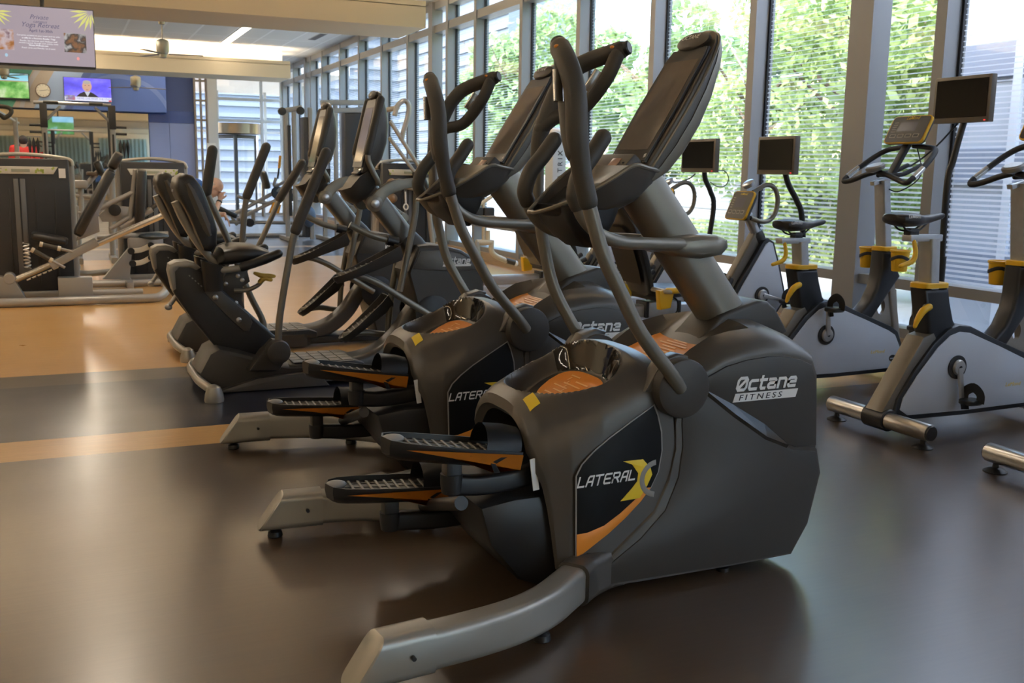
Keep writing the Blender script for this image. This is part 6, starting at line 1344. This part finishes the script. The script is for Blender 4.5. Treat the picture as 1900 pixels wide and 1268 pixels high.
def join(dst,src):
    me=bpy.data.meshes.new('j'); src.to_mesh(me); src.free(); dst.from_mesh(me); bpy.data.meshes.remove(me)
def hand_bm(wrist,d,palm_n,curl=.5,side=1,L=.18):
    """five fingers rooted in a palm; d points along the fingers, palm_n out of the palm"""
    d=V(d).normalized(); n=V(palm_n); n=(n-n.dot(d)*d).normalized(); s=d.cross(n)*side; w=V(wrist)
    vs=[w,w+d*.045,w+d*.085]; ed=[(0,1),(1,2)]; ra=[(.026,.019),(.038,.017),(.040,.015)]
    bm=limb_bm(vs,ed,ra,s)
    for k,(off,ln) in enumerate(((-.030,.062),(-.010,.076),(.010,.080),(.029,.070))):
        a=w+d*.082+s*off; c1=math.radians(25*curl+8*k*curl); c2=math.radians(65*curl); p1=a+(d*math.cos(c1)+n*math.sin(c1))*ln*.5; p2=p1+(d*math.cos(c2)+n*math.sin(c2))*ln*.32; p3=p2+(d*math.cos(c2*1.3)+n*math.sin(c2*1.3))*ln*.25
        join(bm,limb_bm([a-d*.02,a,p1,p2,p3],[(0,1),(1,2),(2,3),(3,4)],[.0095,.0095,.009,.0085,.0075],s))
    a=w+d*.025-s*.030; p1=a+(d*.7-s*.6+n*.3).normalized()*.035; p2=p1+(d*.85-s*.2+n*.45).normalized()*.032
    join(bm,limb_bm([a+s*.015,a,p1,p2],[(0,1),(1,2),(2,3)],[.012,.0125,.011,.009],s)); return bm
def head_bm(c,fwd,up,sz=1.0):
    f=V(fwd).normalized(); u=V(up); u=(u-u.dot(f)*f).normalized(); s=f.cross(u); R=M4((f,s,u)).transposed().to_3x3() if False else M4(((f.x,s.x,u.x),(f.y,s.y,u.y),(f.z,s.z,u.z)))
    R=R.to_3x3(); bm=B(); k=sz
    def e(o,r): ell(bm,V(c)+R@V(o)*k,[q*k for q in r],R,20,14)
    e((-.012,0,.035),(.098,.076,.088)); e((.018,0,-.045),(.072,.060,.072)); e((.050,0,-.085),(.036,.038,.030)); e((.088,0,-.012),(.020,.014,.026)); e((.098,0,-.028),(.014,.017,.012))
    e((.070,.032,.022),(.022,.024,.012)); e((.070,-.032,.022),(.022,.024,.012)); e((.078,0,-.058),(.016,.026,.012))
    for q in (-1,1): e((-.008,q*.076,-.008),(.020,.010,.032))
    return bm,R
skint=mat('skin_tone',(.50,.33,.25),.5,noise=.12,nscale=25); fringe=mat('grey_hair',(.45,.42,.40),.8); bluec=mat('blue_shirt_cloth',(.03,.10,.32),.75,noise=.15,nscale=60); navyc=mat('navy_shorts_cloth',(.02,.025,.04),.8); redc=mat('red_shirt_cloth',(.50,.025,.02),.75,noise=.12,nscale=50); darkh=mat('dark_brown_hair',(.018,.012,.010),.7,bump=.4,nscale=150); shoem=mat('grey_shoe',(.25,.25,.25),.6)
def person(name,label,loc,J,headdir,headup,hands,shirt,short_,hair,bald=False):
    t=T(name,label,'person',loc); lat=V(J['shL'])-V(J['shR']); lat.normalize(); o=['pelvis','belly','chest','neck','head','shR','elR','wrR','shL','elL','wrL','hipR','knR','anR','toR','hipL','knL','anL','toL']; ix={n:i for i,n in enumerate(o)}
    ed=[('pelvis','belly'),('belly','chest'),('chest','neck'),('neck','head'),('chest','shR'),('shR','elR'),('elR','wrR'),('chest','shL'),('shL','elL'),('elL','wrL'),('pelvis','hipR'),('hipR','knR'),('knR','anR'),('anR','toR'),('pelvis','hipL'),('hipL','knL'),('knL','anL'),('anL','toL')]
    ra=dict(pelvis=(.15,.12),belly=(.15,.115),chest=(.155,.115),neck=.056,head=.055,shR=.062,shL=.062,elR=.043,elL=.043,wrR=.030,wrL=.030,hipR=.095,hipL=.095,knR=.060,knL=.060,anR=.042,anL=.042,toR=.038,toL=.038)
    bm=limb_bm([J[n] for n in o],[(ix[a],ix[b_]) for a,b_ in ed],[ra[n] for n in o],lat)
    hb,R=head_bm(J['head'],headdir,headup); join(bm,hb)
    for w,d,n,c,s in hands: join(bm,hand_bm(J[w],d,n,c,s))
    t.part('body',remesh(bm,.0052),skint,smooth=80)
    def cloth(names,edges,ex,m,nm):
        q={n:i for i,n in enumerate(names)}; vs=[V(J[n]) if isinstance(n,str) else V(n) for n in names]
        rr=[]
        for n in names: r=ra[n] if isinstance(n,str) else .055; rr.append(tuple(x+ex for x in r) if isinstance(r,tuple) else r+ex)
        b_=limb_bm(vs,[(q[a],q[c]) for a,c in edges],rr,lat); return t.part(nm,remesh(b_,.011),m,smooth=80)
    mR=tuple(V(J['shR']).lerp(V(J['elR']),.62)); mL=tuple(V(J['shL']).lerp(V(J['elL']),.62)); nb=tuple(V(J['chest']).lerp(V(J['neck']),.55))
    cloth(['pelvis','belly','chest','shR','shL',mR,mL,nb],[('pelvis','belly'),('belly','chest'),('chest','shR'),('shR',mR),('chest','shL'),('shL',mL),('chest',nb)],.014,shirt,'shirt')
    kR=tuple(V(J['hipR']).lerp(V(J['knR']),.80)); kL=tuple(V(J['hipL']).lerp(V(J['knL']),.80)); ra2=.075
    b_=limb_bm([J['pelvis'],J['hipR'],kR,J['hipL'],kL],[(0,1),(1,2),(0,3),(3,4)],[(.165,.135),.112,.090,.112,.090],lat); t.part('shorts',remesh(b_,.011),short_,smooth=80)
    for a_,c_ in (('anR','toR'),('anL','toL')):
        p,q=V(J[a_]),V(J[c_]); d=(q-p); d.z=0; d.normalize(); b_=B(); rr=[]
        for f,w,h in ((-.075,.030,.06),(-.05,.042,.085),(.03,.044,.085),(.11,.048,.055),(.17,.040,.040),(.195,.022,.028)): c=V((p.x,p.y,0))+d*f; s=V((-d.y,d.x,0)); rr.append([c+s*(w*math.cos(a))+V((0,0,h*.5+h*.5*math.sin(a))) for a in [2*PI*k/14 for k in range(14)]])
        loft(b_,rr); t.part('shoe',b_,shoem)
    H=V(J['head']); b_=B()
    if bald:
        for q in (-1,1): ell(b_,H+R@V((-.045,q*.068,-.002)),(.040,.012,.034),R)
        ell(b_,H+R@V((-.098,0,-.010)),(.016,.060,.036),R); h=t.part('hair_fringe',remesh(b_,.006),hair,smooth=80)
    else: ell(b_,H+R@V((-.020,0,.040)),(.102,.084,.094),R,24,16); t.part('hair',b_,hair,smooth=80)
    return t,R
H=at(403,348,Y=13.0); X0=H.x-1.80; Z0=H.z-1.06
def jj(x,y,z,lift=1): return (x+X0,13.0+y,z+Z0*lift)
J=dict(pelvis=jj(1.22,0,.60,0),belly=jj(1.33,0,.78,.4),chest=jj(1.50,0,1.03,.9),neck=jj(1.655,0,1.085),head=jj(1.765,0,1.055),
 shR=jj(1.55,-.19,1.07),elR=jj(1.69,-.25,.70),wrR=jj(1.815,-.10,.905),shL=jj(1.55,.19,1.07),elL=jj(1.70,.25,.70),wrL=jj(1.90,.20,.72),
 hipR=jj(1.25,-.10,.57,0),knR=jj(1.67,-.16,.56,0),anR=jj(1.63,-.17,.09,0),toR=jj(1.80,-.18,.04,0),hipL=jj(1.25,.10,.57,0),knL=jj(1.68,.16,.56,0),anL=jj(1.66,.17,.09,0),toL=jj(1.83,.18,.04,0))
pt,R=person('person','bald person in a blue shirt, bent forward on a bench, hand to the nose',jj(1.4,0,0,0),J,(.62,-.10,-.78),(.78,0,.62),[('wrR',(.25,.45,.85),(.5,.6,-.5),.75,1),('wrL',(.55,.02,-.84),(-.8,.1,-.5),.35,-1)],bluec,navyc,fringe,True)
w=V(J['wrR']); b_=B(); d=(w-V(J['elR'])).normalized(); lathe(b_,[(.034,-.012),(.036,-.010),(.036,.010),(.034,.012)],w-d*.03,d,18); t_=pt.part('wristwatch',b_,blk)
t=T('flat_bench','black padded flat bench under the seated person in blue','bench',jj(1.3,0,0,0)); c=jj(1.22,0,.42,0)
pad(t,V(c)-V((.45,0,0)),V(c)+V((.30,0,0)),.30,.075,'bench_pad'); t.part('bench_beam',sweep(B(),[V(c)+V((-.4,0,-.07)),V(c)+V((.25,0,-.07))],rrect(.07,.06,.01),up=(0,0,1)),framep)
for dx in (-.36,.20): t.part('bench_leg',tube(B(),[V(c)+V((dx,0,-.08)),V((c[0]+dx,13.0,.03))],.03,12,smooth=False),framep); t.part('bench_foot',tube(B(),[V((c[0]+dx,12.72,.03)),V((c[0]+dx,13.28,.03))],.03,12,smooth=False),framep)
# standing person in red near the mirror
p=at(43,264,Y=22.4); hz=p.z; k=hz/1.62
def js(x,y,z): return (p.x+x,22.4+y,z*k)
J=dict(pelvis=js(0,0,.95),belly=js(0,.01,1.10),chest=js(0,.0,1.38),neck=js(0,.01,1.52),head=js(0,.03,1.62),shR=js(.18,0,1.50),elR=js(.25,.02,1.13),wrR=js(.24,.14,.92),shL=js(-.18,0,1.50),elL=js(-.25,.02,1.13),wrL=js(-.24,.14,.92),
 hipR=js(.09,0,.90),knR=js(.10,.03,.49),anR=js(.11,0,.09),toR=js(.12,.16,.04),hipL=js(-.09,0,.90),knL=js(-.10,.03,.49),anL=js(-.11,0,.09),toL=js(-.12,.16,.04))
person('person','dark haired person in a red shirt seen from behind, standing beyond the leg press',(p.x,22.4,0),J,(0,1,-.08),(0,.08,1),[('wrR',(-.05,.4,-.9),(-1,0,0),.5,1),('wrL',(.05,.4,-.9),(1,0,0),.5,-1)],redc,navyc,darkh)
# ================================================================ outdoors beyond the glass
st('ground_pavement',prism(B(),[(5.95,-12),(11.2,-12),(11.2,60),(5.95,60)],-.25,-.12,axis='z'),mat('pale_paving',(.52,.50,.46),.8,noise=.12,nscale=1.2),0)
b_=B(); g=[]
for j in range(25):
    y=-14+j*4.2; g.append([b_.verts.new((x,y,z+.25*math.sin(y*.7+x))) for x,z in ((11.2,.35),(14,.8),(18,2.2),(24,4.2),(34,6.2),(60,7.5))])
ring_faces(b_,g,loop=False); st('ground_slope',b_,mat('dry_grass_slope',(.34,.30,.15),.95,noise=.4,nscale=.9,bump=.3))
def block_mat():
    m=mat('retaining_block',(.35,.35,.36),.85); n=m.node_tree.nodes; l=m.node_tree.links; tc=n.new('ShaderNodeTexCoord'); mp=n.new('ShaderNodeMapping'); mp.inputs['Rotation'].default_value=(PI/2,0,PI/2)
    br=n.new('ShaderNodeTexBrick'); br.inputs['Scale'].default_value=1; br.inputs['Brick Width'].default_value=.45; br.inputs['Row Height'].default_value=.2; br.inputs['Mortar Size'].default_value=.012
    br.inputs['Color1'].default_value=(.30,.31,.33,1); br.inputs['Color2'].default_value=(.42,.42,.42,1); br.inputs['Mortar'].default_value=(.12,.12,.12,1); l.new(tc.outputs['Object'],mp.inputs[0]); l.new(mp.outputs[0],br.inputs[0]); l.new(br.outputs[0],n['Principled BSDF'].inputs['Base Color']); return m
st('wall_retaining',box(B(),(11.15,10,.45),(.35,42,1.5)),block_mat(),0)
leafm=[]
for i,c in enumerate(((.38,.48,.20),(.27,.38,.17),(.10,.16,.10))):
    m=bpy.data.materials.new('leaf_%s'%('bright','mid','dark')[i]); m.use_nodes=True; n=m.node_tree.nodes; l=m.node_tree.links; p=n['Principled BSDF']; p.inputs['Roughness'].default_value=.5
    tc=n.new('ShaderNodeTexCoord'); nz=n.new('ShaderNodeTexNoise'); nz.inputs['Scale'].default_value=2.5; l.new(tc.outputs['Object'],nz.inputs['Vector'])
    mx=n.new('ShaderNodeMixRGB'); mx.inputs[1].default_value=(*[q*.55 for q in c],1); mx.inputs[2].default_value=(*[min(1,q*1.5) for q in c],1); l.new(nz.outputs['Fac'],mx.inputs[0]); l.new(mx.outputs[0],p.inputs['Base Color'])
    tl=n.new('ShaderNodeBsdfTranslucent'); l.new(mx.outputs[0],tl.inputs[0]); ms=n.new('ShaderNodeMixShader'); ms.inputs[0].default_value=.45; l.new(p.outputs[0],ms.inputs[1]); l.new(tl.outputs[0],ms.inputs[2]); l.new(ms.outputs[0],n['Material Output'].inputs[0]); leafm.append(m)
barkm=mat('tree_bark',(.16,.12,.085),.9,noise=.3,nscale=12)
def crown(nl,H,Rr,rn,size,conic=False):
    b_=B(); blobs=[]
    if conic: blobs=[(0,0,H*(.15+.8*k/9),Rr*(1-k/10.5),.5) for k in range(10)]
    else:
        for k in range(16):
            a=rn.uniform(0,2*PI); rr=Rr*rn.uniform(.1,.75); z=H*rn.uniform(.22,.93); blobs.append((rr*math.cos(a),rr*math.sin(a),z,Rr*rn.uniform(.32,.55),.8))
    for k in range(nl):
        bx,by,bz,br,sq=rn.choice(blobs); d=V((rn.gauss(0,1),rn.gauss(0,1),rn.gauss(0,1))).normalized()*br*rn.uniform(.55,1)**.5; c=V((bx+d.x,by+d.y,bz+d.z*sq))
        n_=V((rn.gauss(0,1),rn.gauss(0,1),rn.gauss(0,1)+.6)).normalized(); s_=n_.orthogonal().normalized(); w=n_.cross(s_); q=size*rn.uniform(.6,1.25); a=rn.uniform(0,PI); e1=(s_*math.cos(a)+w*math.sin(a))*q; e2=(w*math.cos(a)-s_*math.sin(a))*q*.55
        b_.faces.new([b_.verts.new(v) for v in (c-e1,c+e2,c+e1,c-e2)])
    return b_
def tree(x,y,z,H,Rr,kind,label,seed,size=.075,nl=10000,conic=False,name='tree'):
    rn=random.Random(seed); t=T(name,label,'tree',(x,y,z),'trees outside the window wall')
    b_=B(); tube(b_,[(x,y,z-.3),(x+.05,y,z+H*.3),(x-.04,y+.05,z+H*.62),(x,y,z+H*.9)],[.13,.10,.06,.02],8)
    for k in range(7):
        a=rn.uniform(0,2*PI); h=H*rn.uniform(.3,.7); L=Rr*rn.uniform(.5,.9); tube(b_,[(x,y,z+h),(x+L*.5*math.cos(a),y+L*.5*math.sin(a),z+h+L*.35),(x+L*math.cos(a),y+L*math.sin(a),z+h+L*.8)],[.04,.028,.01],6)
    t.part('trunk',b_,barkm); b_=crown(nl,H,Rr,rn,size,conic); bmesh.ops.translate(b_,vec=(x,y,z),verts=b_.verts)
    p=t.part('foliage',b_,leafm[kind],smooth=0); return t
tree(9.3,8.6,-.1,5.6,1.7,0,'bright green leafy tree outside, seen behind the bike monitor standing second from right',1)
tree(9.9,10.9,-.1,5.2,1.7,0,'bright green leafy tree outside, seen behind the tall screen of the nearest elliptical',2)
tree(10.2,13.4,-.1,4.0,1.5,0,'shorter bright green tree outside, seen between the two elliptical consoles',3)
tree(17,16.5,2,6.5,2.6,1,'mid green tree on the slope, rising behind the nearest elliptical console',5,.13,8000)
tree(15.5,13,1.4,6.5,2.6,0,'tall pale green tree on the slope, behind the second bike monitor',6,.13,8000)
tree(14.5,10.2,1.2,6.5,2.4,0,'tall pale green tree on the slope, to the right of the others',7,.13,8000)
tree(30,32,5.2,8,3.0,2,'dark conifer far up the slope, left of the nearest elliptical grips',8,.4,3000,True,'conifer')
tree(34,41,5.5,9,3.2,2,'dark conifer farthest up the slope',9,.4,3000,True,'conifer')
tree(28,27,4.8,7,3.0,2,'dark conifer up the slope, right of the nearest elliptical grips',10,.4,3000,True,'conifer')
tree(12.6,20,.6,4.6,2.0,1,'mid green tree outside the far half of the window wall',11,.13,6000)
tree(12.2,27,.6,5.2,2.2,1,'mid green tree outside near the far corner of the window wall',12,.13,6000)
b_=B(); rn=random.Random(9)
for k in range(9000):
    c=V((rn.uniform(10.2,10.82),rn.uniform(2,22),rn.uniform(-.1,.5))); n_=V((rn.gauss(0,1),rn.gauss(0,1),rn.gauss(0,1)+.5)).normalized(); s_=n_.orthogonal().normalized(); w=n_.cross(s_); q=.06*rn.uniform(.6,1.3)
    b_.faces.new([b_.verts.new(v) for v in (c-s_*q,c+w*q*.6,c+s_*q,c-w*q*.6)])
o=single('hedge',b_,leafm[0],'low leafy hedge outside along the foot of the retaining wall','hedge',None,0,(10.6,12,-.12)); o['kind']='stuff'
# pale building wing standing to the right outside
wing=mat('pale_panel_wall',(.38,.43,.50),.5,noise=.05,nscale=.6)
t=T('building_wing','pale grey panelled building outside the rightmost window panes','building',(8.6,1,-.12))
t.part('wall',box(B(),(9.0,.2,6.4),(2.8,14,13.0)),wing)
b_=B()
for k in range(20): box(b_,(7.58,-6.6+k*.72,6.4),(.04,.09,12.9))
t.part('fins',b_,mat('white_fins',(.55,.60,.66),.5),kind='stuff')
b_=B()
for k in range(14): box(b_,(7.59,.2,.5+k*.92),(.05,13.9,.30))
t.part('window_band',b_,mat('grey_blue_glazing',(.24,.28,.36),.2),kind='stuff')
t=T('building_block','grey blue louvred building beyond the far window panes','building',(15,55,-.12))
t.part('side_wall',box(B(),(15.5,58,4.9),(3,52,10)),mat('louvre_wall',(.10,.125,.16),.6)); t.part('end_wall',box(B(),(4,44.5,4.9),(20,1,10)),MATS['louvre_wall'])
b_=B()
for k in range(22): box(b_,(13.97,58,.3+k*.45),(.08,52,.16)); box(b_,(4,43.97,.3+k*.45),(20,.08,.16))
t.part('louvres',b_,mat('louvre_slats',(.135,.16,.20),.5),kind='stuff')
# ================================================================ light
def area(name,loc,size,rotd,power,col):
    L=bpy.data.lights.new(name,'AREA'); L.shape='RECTANGLE'; L.size,L.size_y=size; L.energy=power; L.color=col
    o=bpy.data.objects.new(name,L); COL.objects.link(o); o.location=loc; o.rotation_euler=[math.radians(a) for a in rotd]; return o
WARM=(1.0,.80,.55)
# cove strips lying on the soffit ledges
for y0,y1,cv in ((4.85,6.15,COVE[0]),(14.1,15.4,COVE[1]),(23.4,24.65,COVE[2]),(-4.6,-3.3,COVE[3]),(-13.9,-12.6,COVE[3])):
    for y,s in ((y0+.11,1),(y1-.11,-1)):
        area('cove_strip_light',((XL+4.8)/2,y,3.63),(4.8-XL,.08),(180,0,0),cv,WARM)
# recessed ceiling strips: a lit diffuser each
def strip(x,y,L,label,es=None):
    lum=mat('lit_diffuser_%d%s'%(int(y),'' if es is None else 'b'),(.9,.88,.82),.5,emit=(1,.86,.68),es=es if es else LUM[0] if y<15 else LUM[1] if y<26 else LUM[2])
    t=T('ceiling_light',label,'light',(x,y,ZC-.02),'recessed ceiling strip lights')
    b_=B(); box(b_,(x,y,ZC-.004),(.20,L+.04,.008)); t.part('frame',b_,mat('light_frame',(.75,.73,.7),.5))
    t.part('diffuser',box(B(),(x,y,ZC-.012),(.15,L,.010)),lum)
strip(3.42,21.65,3.2,'long bright strip light in the ceiling between the two soffits',14)
for x,y in ((2.4,26.3),(.2,26.3),(-2.0,26.3),(-4.6,26.3),(3.42,9.6),(.2,9.6),(-3.2,9.6),(.2,21.0),(-3.2,21),(-3.2,2.2),(-6.4,2.2),(.2,-8.5),(-3.2,-8.5),(-6.4,9.6),(-6.4,21)):  # the short ones past the far soffit are added, unseen, to brighten the blue wall
    strip(x,y,3.5 if y<26 else 1.8,'recessed strip light in the ceiling out of view to the side' if y<26 else 'short unseen strip light added behind the far soffit to light the blue wall')
SUN=bpy.data.lights.new('sun','SUN'); SUN.energy=SUNE; SUN.angle=.009; SUN.color=(1,.95,.86)
so=bpy.data.objects.new('sun',SUN); COL.objects.link(so); so.rotation_euler=V((.72,.28,-.75)).to_track_quat('-Z','Y').to_euler()
W=bpy.data.worlds.new('world'); S.world=W; W.use_nodes=True; wn=W.node_tree.nodes; wl=W.node_tree.links
sk=wn.new('ShaderNodeTexSky'); sk.sky_type='NISHITA'; sk.sun_disc=False; sk.sun_elevation=math.radians(48); sk.sun_rotation=math.radians(250); sk.dust_density=2.0; sk.air_density=1.0
bg=wn['Background']; wl.new(sk.outputs[0],bg.inputs[0]); bg.inputs[1].default_value=SKY
S.view_settings.exposure=EXPO
S.cycles.use_denoising=True
S.cycles.max_bounces=8; S.cycles.transparent_max_bounces=12; S.cycles.sample_clamp_indirect=6
